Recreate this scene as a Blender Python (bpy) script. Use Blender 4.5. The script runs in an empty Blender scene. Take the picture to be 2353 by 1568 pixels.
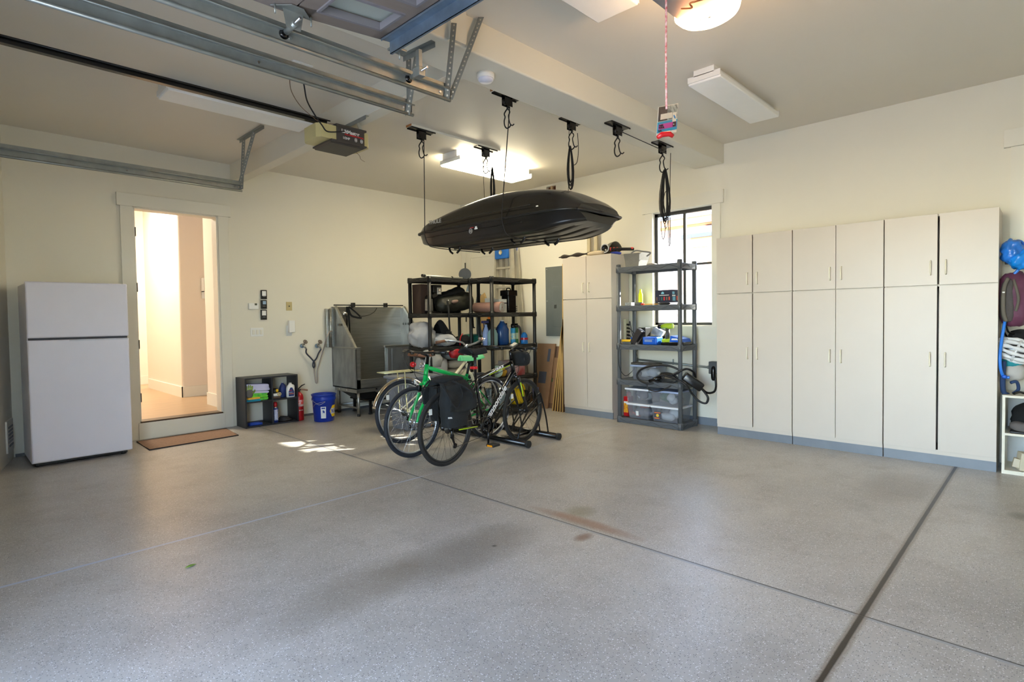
import bpy, bmesh, math, random
from mathutils import Vector, Matrix, noise

SC = bpy.context.scene
COL = SC.collection
PI = math.pi

# ------------------------------------------------------------------ camera
F_PX, CX, CY = 1283.5, 1176.5, 784.0 - 13.59
YAW, PITCH, ROLL = 0.7992, -0.0309, -0.0145
CAM = Vector((-6.3476, -7.3717, 1.308))
D = Vector((math.sin(YAW) * math.cos(PITCH), math.cos(YAW) * math.cos(PITCH), math.sin(PITCH)))
_r = Vector((math.cos(YAW), -math.sin(YAW), 0))
_u = _r.cross(D)
R_ = math.cos(ROLL) * _r + math.sin(ROLL) * _u
U_ = -math.sin(ROLL) * _r + math.cos(ROLL) * _u
cd = bpy.data.cameras.new('camera')
cam = bpy.data.objects.new('camera', cd)
COL.objects.link(cam)
M = Matrix((R_, U_, -D)).transposed().to_4x4()
M.translation = CAM
cam.matrix_world = M
cd.sensor_width = 36
cd.lens = F_PX * 36 / 2353
cd.shift_y = -13.59 / 2353
cd.clip_start = 0.02
SC.camera = cam

def at(u, v, x=None, y=None, z=None):
    """point of the real plane x= / y= / z= seen at pixel u, v of the photograph"""
    r = D + R_ * ((u - CX) / F_PX) - U_ * ((v - CY) / F_PX)
    i, w = (0, x) if x is not None else ((1, y) if y is not None else (2, z))
    return CAM + r * ((w - CAM[i]) / r[i])

# ------------------------------------------------------------------ light and exposure
SC.view_settings.view_transform = 'Standard'
SC.view_settings.look = 'None'
SC.view_settings.gamma = 1.0
SC.view_settings.exposure = 0.62
SC.view_settings.use_curve_mapping = False

def srgb(r, g, b):
    f = lambda c: c / 12.92 if c <= 0.04045 else ((c + 0.055) / 1.055) ** 2.4
    return (f(r / 255), f(g / 255), f(b / 255), 1)

world = bpy.data.worlds.new('sky')
SC.world = world
world.use_nodes = True
wn = world.node_tree
wn.nodes.clear()
wo = wn.nodes.new('ShaderNodeOutputWorld')
wb = wn.nodes.new('ShaderNodeBackground')
ws = wn.nodes.new('ShaderNodeTexSky')
ws.sky_type = 'NISHITA'
ws.sun_disc = False
ws.sun_elevation = math.radians(28)
ws.sun_rotation = math.radians(123)
ws.altitude = 2000
wm = wn.nodes.new('ShaderNodeMixRGB')
wm.inputs[0].default_value = 0.42
wm.inputs[2].default_value = (0.88, 0.91, 1.04, 1)
wn.links.new(ws.outputs[0], wm.inputs[1])
wn.links.new(wm.outputs[0], wb.inputs[0])
wb.inputs[1].default_value = 3.1
wn.links.new(wb.outputs[0], wo.inputs[0])

def lamp(name, kind, loc, energy, color, **kw):
    l = bpy.data.lights.new(name, kind)
    l.energy = energy
    l.color = color
    o = bpy.data.objects.new(name, l)
    o.location = loc
    for k, v in kw.items():
        if k == 'aim': o.rotation_euler = (Vector(v) - Vector(loc)).to_track_quat('-Z', 'Y').to_euler()
        else: setattr(l, k, v)
    COL.objects.link(o)
    return o

SUN_DIR = Vector((-3.7, 2.25, -2.40)).normalized()
lamp('sun', 'SUN', (8, -8, 8), 30, (1.0, 0.94, 0.84), angle=0.0093, aim=Vector((8, -8, 8)) + SUN_DIR)
# light of the lit fluorescent fixture, the opener's bulbs, and the hall's ceiling lamp
lamp('hall_lamp_light', 'AREA', (-4.7, 2.6, 3.42), 95, (1.0, 0.90, 0.76), shape='DISK', size=0.7)
lamp('stair_lamp_light', 'AREA', (-3.0, 5.0, 3.42), 110, (1.0, 0.92, 0.80), shape='DISK', size=0.6)

# ------------------------------------------------------------------ materials
MATS = {}
def mat(name, rgb, rough=0.5, metal=0.0, var=0.06, scale=8.0, bump=0.0, bscale=None, spec=0.5, rgb2=None,
        emit=0.0, alpha=1.0, trans=0.0, coat=0.0, stretch=None, sheen=0.0):
    if name in MATS: return MATS[name]
    m = bpy.data.materials.new(name)
    m.use_nodes = True
    nt = m.node_tree
    b = nt.nodes['Principled BSDF']
    tc = nt.nodes.new('ShaderNodeTexCoord')
    mp = nt.nodes.new('ShaderNodeMapping')
    if stretch: mp.inputs['Scale'].default_value = stretch
    nt.links.new(tc.outputs['Object'], mp.inputs[0])
    nz = nt.nodes.new('ShaderNodeTexNoise')
    nz.inputs['Scale'].default_value = scale
    nz.inputs['Detail'].default_value = 4
    nt.links.new(mp.outputs[0], nz.inputs['Vector'])
    cr = nt.nodes.new('ShaderNodeValToRGB')
    c = srgb(*rgb)
    if rgb2:
        c1, c2 = c, srgb(*rgb2)
    else:
        c1 = tuple(x * (1 - var) for x in c[:3]) + (1,)
        c2 = tuple(min(1, x * (1 + var)) for x in c[:3]) + (1,)
    cr.color_ramp.elements[0].color = c1
    cr.color_ramp.elements[0].position = 0.35
    cr.color_ramp.elements[1].color = c2
    cr.color_ramp.elements[1].position = 0.65
    nt.links.new(nz.outputs[0], cr.inputs[0])
    nt.links.new(cr.outputs[0], b.inputs['Base Color'])
    b.inputs['Roughness'].default_value = rough
    b.inputs['Metallic'].default_value = metal
    b.inputs['Specular IOR Level'].default_value = spec
    b.inputs['Transmission Weight'].default_value = trans
    b.inputs['Alpha'].default_value = alpha
    b.inputs['Coat Weight'].default_value = coat
    b.inputs['Sheen Weight'].default_value = sheen
    if emit:
        nt.links.new(cr.outputs[0], b.inputs['Emission Color'])
        b.inputs['Emission Strength'].default_value = emit
    if bump:
        bn = nt.nodes.new('ShaderNodeBump')
        bn.inputs['Strength'].default_value = bump
        bn.inputs['Distance'].default_value = 0.01
        n2 = nt.nodes.new('ShaderNodeTexNoise')
        n2.inputs['Scale'].default_value = bscale or scale * 4
        n2.inputs['Detail'].default_value = 5
        nt.links.new(mp.outputs[0], n2.inputs['Vector'])
        nt.links.new(n2.outputs[0], bn.inputs['Height'])
        nt.links.new(bn.outputs[0], b.inputs['Normal'])
    MATS[name] = m
    return m

wall_m = mat('wall_paint', (226, 221, 205), 0.75, var=0.012, scale=1.2, bump=0.03, bscale=60)
ceil_m = mat('ceiling_paint', (224, 217, 203), 0.5, var=0.015, scale=0.8, bump=0.03, bscale=20)
trim_m = mat('trim_paint', (224, 220, 206), 0.5, var=0.01, scale=2)
hall_m = mat('hall_paint', (226, 214, 198), 0.8, var=0.01, scale=2)
cab_m = mat('cabinet_laminate', (203, 193, 179), 0.38, var=0.012, scale=3, bump=0.02, bscale=120)
handle_m = mat('ivory_handle', (238, 232, 208), 0.4)
appl_m = mat('refrigerator_enamel', (220, 217, 226), 0.35, var=0.01, scale=4, bump=0.06, bscale=220)
galv_m = mat('galvanised_steel', (150, 154, 150), 0.36, 0.6, var=0.08, scale=14, bump=0.03, bscale=30)
galvb_m = mat('galvanised_strut', (140, 158, 176), 0.42, 0.8, var=0.14, scale=9)
steel_m = mat('brushed_stainless', (176, 176, 170), 0.30, 0.9, var=0.10, scale=3, stretch=(1, 1, 14), bump=0.04, bscale=40)
steeld_m = mat('worn_stainless', (158, 160, 160), 0.45, 0.75, var=0.18, scale=5, stretch=(2, 2, 0.8))
chrome_m = mat('chrome', (215, 215, 215), 0.12, 1.0, var=0.03)
alu_m = mat('aluminium', (200, 200, 190), 0.38, 0.7, var=0.06)
black_m = mat('black_plastic', (22, 22, 22), 0.42, var=0.15, scale=12)
blackg_m = mat('black_gloss', (14, 14, 15), 0.22, var=0.1)
rubber_m = mat('tyre_rubber', (30, 29, 28), 0.75, var=0.12, scale=30)
rubberb_m = mat('blue_black_rubber', (26, 31, 40), 0.7, var=0.12, scale=30)
fabric_m = mat('black_fabric', (18, 20, 21), 0.9, var=0.25, scale=25, bump=0.25, bscale=220)
cord_m = mat('black_cord', (16, 16, 17), 0.7, var=0.2, scale=60)
wood_m = mat('raw_wood', (176, 120, 66), 0.6, var=0.12, scale=6, stretch=(1, 1, 8))
boarde_m = mat('board_edge', (196, 160, 98), 0.6, var=0.08, scale=6)
boardf_m = mat('board_face', (104, 72, 50), 0.6, var=0.12, scale=5)
card_m = mat('cardboard', (152, 116, 84), 0.85, var=0.06, scale=7)
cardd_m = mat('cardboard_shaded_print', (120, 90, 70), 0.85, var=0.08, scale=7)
white_m = mat('white_plastic', (232, 232, 228), 0.4, var=0.01)
bblack_m = mat('shelf_black_resin', (20, 20, 19), 0.5, var=0.12, scale=10)
greyres_m = mat('shelf_grey_resin', (86, 90, 94), 0.45, var=0.05, scale=10)
kick_m = mat('grey_speckled_base', (120, 126, 134), 0.35, var=0.05)
red_m = mat('red_enamel', (178, 24, 30), 0.3, var=0.05)
blue_m = mat('blue_plastic', (22, 92, 200), 0.38, var=0.05)
yellow_m = mat('yellow_plastic', (240, 190, 30), 0.45, var=0.05)

# ------------------------------------------------------------------ mesh helpers
def frame(dirv):
    d = Vector(dirv).normalized()
    a = Vector((0, 0, 1)) if abs(d.z) < 0.9 else Vector((1, 0, 0))
    s = d.cross(a).normalized()
    return s, s.cross(d).normalized(), d

class B:
    def __init__(s):
        s.bm = bmesh.new(); s.mats = []; s.mi = 0
    def m(s, mt):
        if mt not in s.mats: s.mats.append(mt)
        s.mi = s.mats.index(mt); return s
    def face(s, vs, smooth=False):
        try:
            f = s.bm.faces.new(vs); f.smooth = smooth; f.material_index = s.mi; return f
        except ValueError: return None
    def box(s, a, b, bev=0.0, mtx=None):
        a, b = Vector(a), Vector(b)
        lo = Vector([min(a[i], b[i]) for i in range(3)]); hi = Vector([max(a[i], b[i]) for i in range(3)])
        cs = [(x, y, z) for x in (0, 1) for y in (0, 1) for z in (0, 1)]
        vs = []
        for c in cs:
            p = Vector([hi[i] if c[i] else lo[i] for i in range(3)])
            if mtx is not None: p = mtx @ p
            vs.append(s.bm.verts.new(p))
        fs = []
        for q in ((0, 1, 3, 2), (4, 6, 7, 5), (0, 4, 5, 1), (2, 3, 7, 6), (0, 2, 6, 4), (1, 5, 7, 3)):
            fs.append(s.face([vs[i] for i in q]))
        if bev > 0:
            es = list({e for f in fs for e in f.edges})
            r = bmesh.ops.bevel(s.bm, geom=es, offset=bev, segments=2, affect='EDGES', profile=0.6)
            for f in r['faces']: f.material_index = s.mi; f.smooth = True
        return s
    def cbox(s, c, size, bev=0.0, rot=None):
        """box centred at c with given size, rotated by euler rot"""
        h = Vector(size) / 2
        mt = Matrix.Translation(Vector(c))
        if rot is not None:
            from mathutils import Euler
            mt = mt @ Euler(rot).to_matrix().to_4x4()
        return s.box(-h, h, bev, mt)
    def cyl(s, p, q, r, r2=None, n=14, caps=True):
        p, q = Vector(p), Vector(q)
        r2 = r if r2 is None else r2
        a, b, d = frame(q - p)
        R = [[s.bm.verts.new(c + rr * (math.cos(2 * PI * i / n) * a + math.sin(2 * PI * i / n) * b)) for i in range(n)]
             for c, rr in ((p, r), (q, r2))]
        for i in range(n): s.face([R[0][i], R[0][(i + 1) % n], R[1][(i + 1) % n], R[1][i]], True)
        if caps:
            s.face(R[0][::-1]); s.face(R[1])
        return s
    def tube(s, pts, r, n=8, closed=False, caps=True):
        pts = [Vector(p) for p in pts]
        N = len(pts)
        rs = r if isinstance(r, (list, tuple)) else [r] * N
        rings = []; prev = None
        for i, p in enumerate(pts):
            if closed: t = pts[(i + 1) % N] - pts[i - 1]
            else: t = pts[min(i + 1, N - 1)] - pts[max(i - 1, 0)]
            if t.length < 1e-9: t = Vector((0, 0, 1))
            t.normalize()
            if prev is None: a, b, _ = frame(t)
            else:
                a = prev - t * prev.dot(t)
                if a.length < 1e-6: a, b, _ = frame(t)
                a.normalize(); b = a.cross(t)
            prev = a
            rings.append([s.bm.verts.new(p + rs[i] * (math.cos(2 * PI * k / n) * a + math.sin(2 * PI * k / n) * b)) for k in range(n)])
        for i in range(N if closed else N - 1):
            A, Bq = rings[i], rings[(i + 1) % N]
            for k in range(n): s.face([A[k], A[(k + 1) % n], Bq[(k + 1) % n], Bq[k]], True)
        if caps and not closed:
            s.face(rings[0][::-1]); s.face(rings[-1])
        return s
    def lathe(s, c, prof, axis=(0, 0, 1), n=24, caps=True):
        a, b, d = frame(axis); c = Vector(c)
        rings = [[s.bm.verts.new(c + d * h + r * (math.cos(2 * PI * k / n) * a + math.sin(2 * PI * k / n) * b)) for k in range(n)] for r, h in prof]
        for i in range(len(rings) - 1):
            for k in range(n): s.face([rings[i][k], rings[i][(k + 1) % n], rings[i + 1][(k + 1) % n], rings[i + 1][k]], True)
        if caps:
            s.face(rings[0][::-1]); s.face(rings[-1])
        return s
    def ring(s, c, axis, R, r, n=40, k=8, sy=1.0):
        a, b, d = frame(axis); c = Vector(c)
        return s.tube([c + R * (math.cos(2 * PI * i / n) * a + sy * math.sin(2 * PI * i / n) * b) for i in range(n)], r, k, closed=True)
    def prism(s, poly, off):
        """polygon of 3-D points extruded by vector off"""
        off = Vector(off)
        A = [s.bm.verts.new(Vector(p)) for p in poly]
        Bq = [s.bm.verts.new(Vector(p) + off) for p in poly]
        n = len(A)
        s.face(A[::-1]); s.face(Bq)
        for i in range(n): s.face([A[i], A[(i + 1) % n], Bq[(i + 1) % n], Bq[i]])
        return s
    def quad(s, *p):
        s.face([s.bm.verts.new(Vector(q)) for q in p]); return s
    def blob(s, c, size, amp=0.12, freq=2.2, seed=0, power=2.6, sub=3, rot=None, flat=None):
        """soft lump: superellipsoid with folds; flat = floor height it rests on"""
        from mathutils import Euler
        t = bmesh.new(); bmesh.ops.create_icosphere(t, subdivisions=sub, radius=1)
        c = Vector(c); sz = Vector(size) / 2
        mt = Euler(rot).to_matrix() if rot is not None else Matrix.Identity(3)
        mp = {}
        for v in t.verts:
            d = v.co.normalized()
            k = (abs(d.x) ** power + abs(d.y) ** power + abs(d.z) ** power) ** (-1 / power)
            nn = noise.noise(d * freq + Vector((seed * 7.3, seed, 0))) + 0.5 * noise.noise(d * freq * 2.3 + Vector((seed, 3, seed)))
            k *= 1 + amp * nn
            p = c + mt @ Vector((d.x * k * sz.x, d.y * k * sz.y, d.z * k * sz.z))
            if flat is not None and p.z < flat: p.z = flat
            mp[v.index] = s.bm.verts.new(p)
        for f in t.faces: s.face([mp[v.index] for v in f.verts], True)
        t.free(); return s
    def grid(s, fn, nu, nv, thick=None):
        """surface fn(u,v) with optional thickness vector field along its normal"""
        V = [[Vector(fn(i / nu, j / nv)) for j in range(nv + 1)] for i in range(nu + 1)]
        A = [[s.bm.verts.new(p) for p in row] for row in V]
        for i in range(nu):
            for j in range(nv): s.face([A[i][j], A[i + 1][j], A[i + 1][j + 1], A[i][j + 1]], True)
        if thick:
            Bv = []
            for i in range(nu + 1):
                row = []
                for j in range(nv + 1):
                    du = V[min(i + 1, nu)][j] - V[max(i - 1, 0)][j]
                    dv = V[i][min(j + 1, nv)] - V[i][max(j - 1, 0)]
                    nrm = du.cross(dv)
                    if nrm.length < 1e-9: nrm = Vector((0, 0, 1))
                    row.append(s.bm.verts.new(V[i][j] - nrm.normalized() * thick))
                Bv.append(row)
            for i in range(nu):
                for j in range(nv): s.face([Bv[i][j + 1], Bv[i + 1][j + 1], Bv[i + 1][j], Bv[i][j]], True)
            for i in range(nu):
                s.face([A[i + 1][0], A[i][0], Bv[i][0], Bv[i + 1][0]]); s.face([A[i][nv], A[i + 1][nv], Bv[i + 1][nv], Bv[i][nv]])
            for j in range(nv):
                s.face([A[0][j], A[0][j + 1], Bv[0][j + 1], Bv[0][j]]); s.face([A[nu][j + 1], A[nu][j], Bv[nu][j], Bv[nu][j + 1]])
        return s
    def obj(s, name, mt=None, parent=None, kind=None, label=None, group=None, cat=None, loc=None):
        me = bpy.data.meshes.new(name)
        root = Vector((0, 0, 0))
        if parent is not None:
            q = parent
            while q is not None: root = root + Vector(q.location); q = q.parent
        if loc is not None: root = Vector(loc)
        bmesh.ops.recalc_face_normals(s.bm, faces=s.bm.faces[:])
        for v in s.bm.verts: v.co -= root
        s.bm.to_mesh(me); s.bm.free()
        if s.mats:
            for q in s.mats: me.materials.append(q)
        else: me.materials.append(mt)
        o = bpy.data.objects.new(name, me)
        COL.objects.link(o)
        if parent is not None: o.parent = parent
        if loc is not None: o.location = loc
        if kind: o['kind'] = kind
        if label: o['label'] = label
        if group: o['group'] = group
        if cat: o['category'] = cat
        return o

def thing(name, label, cat, loc, group=None):
    o = bpy.data.objects.new(name, None)
    COL.objects.link(o)
    o.location = loc
    o.empty_display_size = 0.05
    o['label'] = label; o['category'] = cat
    if group: o['group'] = group
    return o

def dup(root, delta, label=None, rotz=None):
    def cp(o, par):
        c = o.copy(); COL.objects.link(c); c.parent = par
        for ch in [q for q in SC.objects if q.parent == o]: cp(ch, c)
        return c
    kids = [q for q in SC.objects if q.parent == root]
    r = root.copy(); COL.objects.link(r)
    r.location = Vector(root.location) + Vector(delta)
    if rotz is not None: r.rotation_euler.z = rotz
    if label: r['label'] = label
    for ch in kids: cp(ch, r)
    return r

def lettering(text, size, mt, parent, origin, xdir, ydir, ext=0.0006, bold=0.0, name='lettering', shear=0.0, align='LEFT', sx=1.0):
    cu = bpy.data.curves.new(name, 'FONT')
    cu.body = text; cu.size = size; cu.extrude = ext; cu.offset = bold; cu.shear = shear; cu.align_x = align
    o = bpy.data.objects.new(name, cu)
    COL.objects.link(o)
    dg = bpy.context.evaluated_depsgraph_get()
    me = bpy.data.meshes.new_from_object(o.evaluated_get(dg))
    COL.objects.unlink(o); bpy.data.objects.remove(o)
    me.materials.clear(); me.materials.append(mt)
    x = Vector(xdir).normalized(); y = Vector(ydir); y = (y - x * y.dot(x)).normalized(); z = x.cross(y)
    root = Vector((0, 0, 0)); q = parent
    while q is not None: root = root + Vector(q.location); q = q.parent
    T = Matrix((x * sx, y, z)).transposed().to_4x4(); T.translation = Vector(origin) - root
    me.transform(T)
    n = bpy.data.objects.new(name, me); COL.objects.link(n); n.parent = parent
    return n

def bez(pts, n=10):
    """catmull-rom through points"""
    P = [Vector(p) for p in pts]; out = []
    Q = [P[0]] + P + [P[-1]]
    for i in range(1, len(Q) - 2):
        for k in range(n):
            t = k / n
            a, b, c, d = Q[i - 1], Q[i], Q[i + 1], Q[i + 2]
            out.append(0.5 * ((2 * b) + (c - a) * t + (2 * a - 5 * b + 4 * c - d) * t * t + (3 * b - a - 3 * c + d) * t ** 3))
    out.append(P[-1]); return out
# ================================================================== THE SETTING
HC, HB = 3.263, 3.045
def holewall(name, plane, c, a0, a1, z1, holes, th, mt):
    """wall on plane x=c or y=c from a0 to a1, thickness th (signed), with rectangular holes (a,b,z0,z1)"""
    b = B(); 
    As = sorted({a0, a1, *[h[0] for h in holes], *[h[1] for h in holes]})
    for i in range(len(As) - 1):
        l, r = As[i], As[i + 1]; segs = [(0, z1)]
        for h in holes:
            if h[0] <= l + 1e-6 and h[1] >= r - 1e-6:
                ns = []
                for s0, s1 in segs:
                    if h[2] > s0: ns.append((s0, min(h[2], s1)))
                    if h[3] < s1: ns.append((max(h[3], s0), s1))
                segs = ns
        for s0, s1 in segs:
            if s1 - s0 < 1e-4: continue
            if plane == 'x': b.box((c, l, s0), (c + th, r, s1))
            else: b.box((l, c, s0), (r, c + th, s1))
    return b.obj(name, mt, kind='structure')

# floor: epoxy-coated concrete with speckle flakes, joints and stains
fm = bpy.data.materials.new('speckled_epoxy_floor'); fm.use_nodes = True
nt = fm.node_tree; bs = nt.nodes['Principled BSDF']; L = nt.links.new
def N(t, **kw):
    n = nt.nodes.new(t)
    for k, v in kw.items(): n.inputs[k].default_value = v
    return n
def math_(op, a, b=None, clamp=False):
    n = nt.nodes.new('ShaderNodeMath'); n.operation = op; n.use_clamp = clamp
    for i, q in enumerate((a, b)):
        if q is None: continue
        if isinstance(q, (int, float)): n.inputs[i].default_value = q
        else: L(q, n.inputs[i])
    return n.outputs[0]
def mixc(f, a, b):
    n = nt.nodes.new('ShaderNodeMixRGB')
    for i, q in enumerate((f, a, b)):
        if isinstance(q, (int, float)): n.inputs[i].default_value = q
        elif isinstance(q, tuple): n.inputs[i].default_value = q
        else: L(q, n.inputs[i])
    return n.outputs[0]
geo = nt.nodes.new('ShaderNodeNewGeometry')
sep = nt.nodes.new('ShaderNodeSeparateXYZ'); L(geo.outputs['Position'], sep.inputs[0])
X_, Y_ = sep.outputs[0], sep.outputs[1]
big = N('ShaderNodeTexNoise', Scale=0.9, Detail=5.0, Roughness=0.6); L(geo.outputs['Position'], big.inputs['Vector'])
med = N('ShaderNodeTexNoise', Scale=4.0, Detail=6.0, Roughness=0.65); L(geo.outputs['Position'], med.inputs['Vector'])
def ramp(src, p0, c0, p1, c1):
    r = nt.nodes.new('ShaderNodeValToRGB'); e = r.color_ramp.elements
    e[0].position, e[0].color, e[1].position, e[1].color = p0, c0, p1, c1
    L(src, r.inputs[0]); return r.outputs[0]
def thr(src, p0, p1):
    r = nt.nodes.new('ShaderNodeMapRange'); r.inputs[1].default_value = p0; r.inputs[2].default_value = p1
    L(src, r.inputs[0]); return r.outputs[0]
base = ramp(big.outputs[0], 0.3, srgb(157, 152, 144), 0.7, srgb(185, 180, 171))
base = mixc(math_('MULTIPLY', thr(med.outputs[0], 0.5, 0.75), 0.28), base, srgb(118, 106, 92))
vo = N('ShaderNodeTexVoronoi', Scale=150.0); L(geo.outputs['Position'], vo.inputs['Vector'])
vs = nt.nodes.new('ShaderNodeSeparateColor'); L(vo.outputs['Color'], vs.inputs[0])
near = thr(vo.outputs['Distance'], 0.42, 0.34)
wf = math_('MULTIPLY', near, thr(vs.outputs[0], 0.74, 0.76))
df = math_('MULTIPLY', near, thr(vs.outputs[1], 0.74, 0.76))
base = mixc(math_('MULTIPLY', wf, 0.75), base, srgb(225, 225, 225))
base = mixc(math_('MULTIPLY', df, 0.65), base, srgb(62, 62, 66))
def stain(cx, cy, rx, ry, col, k, rot=0.0):
    """dirty patch of its own shape on the floor"""
    global base
    dx, dy = math_('SUBTRACT', X_, cx), math_('SUBTRACT', Y_, cy)
    c, s = math.cos(rot), math.sin(rot)
    u = math_('ADD', math_('MULTIPLY', dx, c), math_('MULTIPLY', dy, s)); v = math_('SUBTRACT', math_('MULTIPLY', dy, c), math_('MULTIPLY', dx, s))
    d = math_('ADD', math_('POWER', math_('ABSOLUTE', math_('DIVIDE', u, rx)), 2.0), math_('POWER', math_('ABSOLUTE', math_('DIVIDE', v, ry)), 2.0))
    d = math_('ADD', d, math_('MULTIPLY', math_('SUBTRACT', med.outputs[0], 0.5), 1.6))
    base = mixc(math_('MULTIPLY', thr(d, 1.1, 0.1), k), base, col)
stain(-4.35, -5.02, 0.62, 0.26, srgb(92, 82, 70), 0.5, 0.0)
stain(-4.95, -4.95, 0.5, 0.22, srgb(104, 94, 82), 0.4, 0.2)
p = at(1335, 1175, z=0); stain(p.x, p.y, 0.12, 0.11, srgb(120, 112, 84), 0.6)
p = at(1340, 1235, z=0); stain(p.x, p.y, 0.09, 0.05, srgb(112, 76, 54), 0.8)
p = at(1340, 1200, z=0); stain(-3.52, p.y, 0.07, 0.45, srgb(138, 94, 62), 0.7)
p = at(1136, 1255, z=0); stain(p.x, p.y, 0.02, 0.02, srgb(40, 34, 28), 0.9)
p = at(2060, 1120, z=0); stain(p.x, p.y, 0.5, 0.25, srgb(110, 92, 70), 0.35)
p = at(2349, 1188, z=0); stain(p.x, p.y, 0.1, 0.08, srgb(96, 90, 74), 0.6)
def joint(coord, c, w, col, k, jn=0.006):
    global base
    w1 = math_('ADD', math_('ABSOLUTE', math_('SUBTRACT', coord, c)), math_('MULTIPLY', math_('SUBTRACT', med.outputs[0], 0.5), jn))
    f = thr(w1, w, w * 0.6)
    base = mixc(math_('MULTIPLY', f, k), base, col); return f
jw = joint(X_, -3.612, 0.016, srgb(150, 152, 154), 0.9)
jd = joint(math_('ADD', X_, -0.009), -3.612, 0.006, srgb(58, 52, 46), 0.9)
jb = joint(Y_, -3.613, 0.014, srgb(178, 188, 206), math_('ADD', 0.3, math_('MULTIPLY', thr(X_, -3.55, -3.65), 0.65)))
# the open saw-cut near the cabinets is full of brown dirt
jc = joint(Y_, -6.787, 0.030, srgb(120, 104, 84), 0.6, 0.02)
jc2 = joint(Y_, -6.787, 0.013, srgb(40, 30, 22), 0.98, 0.008)
L(base, bs.inputs['Base Color'])
rg = math_('ADD', 0.23, math_('MULTIPLY', med.outputs[0], 0.22)); L(rg, bs.inputs['Roughness'])
bs.inputs['Specular IOR Level'].default_value = 0.5
bmp = nt.nodes.new('ShaderNodeBump'); bmp.inputs['Strength'].default_value = 0.12; bmp.inputs['Distance'].default_value = 0.004
hn = N('ShaderNodeTexNoise', Scale=150.0, Detail=3.0); L(geo.outputs['Position'], hn.inputs['Vector'])
L(math_('SUBTRACT', hn.outputs[0], math_('MULTIPLY', math_('ADD', jc2, jd), 3.0)), bmp.inputs['Height']); L(bmp.outputs[0], bs.inputs['Normal'])
B().box((-6.9, -9.2, -0.1), (0.0, 0.0, 0)).obj('floor', fm, kind='structure')
B().box((-7.0, -9.4, HC), (0.2, 0.2, HC + 0.12)).obj('ceiling', ceil_m, kind='structure')

DL, DR, DZ0, DZ1 = -4.79, -3.925, 0.19, 2.60
holewall('wall_back', 'y', 0.0, -5.95, 0.15, HC, [(DL, DR, DZ0, DZ1)], 0.15, wall_m)
WY0, WY1, WZ0, WZ1 = -4.50, -3.70, 1.19, 2.60     # window opening
holewall('wall_right', 'x', 0.0, -9.2, 0.0, HC, [(WY0, WY1, WZ0, WZ1), (-2.13, -1.95, 3.09, 3.235)], 0.18, wall_m)
# left wall, a little splayed, then the garage-door wall behind the camera
b = B(); b.prism([(-5.862, 0, 0), (-6.085, -1.02, 0), (-6.985, -1.02, 0), (-6.985, 0.0, 0)], (0, 0, HC)); b.obj('wall_left', wall_m, kind='structure')
holewall('wall_front', 'x', -7.1, -9.2, -1.02, HC, [(-4.2, -1.42, 0, 2.5), (-7.62, -4.80, 0, 2.5)], 0.2, wall_m)
B().box((-7.1, -9.35, 0), (0.18, -9.2, HC)).obj('wall_near', wall_m, kind='structure')
# closed sectional door of the first bay, never in view of the camera
B().box((-7.02, -4.2, 0), (-6.97, -1.42, 2.5)).obj('door_3', mat('garage_door_paint', (150, 140, 132), 0.6), kind='structure')
# driveway and ground outside
dr_m = mat('driveway_concrete', (206, 202, 194), 0.85, var=0.1, scale=2, bump=0.1)
B().box((-22, -20, -0.22), (-6.9, 12, -0.02)).obj('floor_driveway', dr_m, kind='structure')
B().box((0.18, -20, -0.3), (14, 12, -0.12)).obj('floor_ground', mat('ground_gravel', (170, 162, 150), 0.9, var=0.15, scale=5), kind='structure')
# L of beams under the ceiling
b = B(); b.box((-6.9, -4.63, HB), (0.0, -4.27, HC + 0.01), 0.012); b.obj('trim_1', wall_m, kind='structure')
b = B(); b.box((-3.752, -4.28, HB + 0.001), (-3.632, 0.0, HC + 0.01), 0.004); b.obj('trim_2', wall_m, kind='structure')
# little post where the beam meets the door header
B().box((-4.06, -4.655, HB + 0.01), (-3.93, -4.62, HC)).obj('trim_3', wall_m, kind='structure')

# interior door: casing, jamb, riser
b = B()
b.box((DL - 0.125, -0.022, 0.0), (DL - 0.01, 0.0, 2.605), 0.002)
b.box((DR + 0.01, -0.022, 0.0), (DR + 0.125, 0.0, 2.605), 0.002)
b.box((DL - 0.155, -0.034, 2.605), (DR + 0.155, 0.0, 2.745), 0.002)
door1 = b.obj('door_1', trim_m, kind='structure')
b = B()
b.box((DL - 0.012, -0.01, DZ0), (DL + 0.012, 0.15, DZ1)); b.box((DR - 0.012, -0.01, DZ0), (DR + 0.012, 0.15, DZ1)); b.box((DL, -0.01, DZ1 - 0.012), (DR, 0.15, DZ1 + 0.01))
b.obj('door_jamb', trim_m, door1)
for z in (0.42, 1.02, 1.66, 2.28):
    B().box((DL + 0.01, -0.016, z), (DL + 0.019, 0.02, z + 0.10), 0.002).obj('hinge', black_m, door1)
B().box((DL, -0.03, DZ0 - 0.006), (DR, 0.15, DZ0 + 0.012), 0.003).obj('door_threshold', mat('bronze_threshold', (78, 60, 44), 0.4, 0.3), door1)
B().box((DL - 0.02, -0.03, 0.0), (DR + 0.02, 0.0, DZ0 - 0.005), 0.002).obj('riser_board', trim_m, door1)

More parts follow.
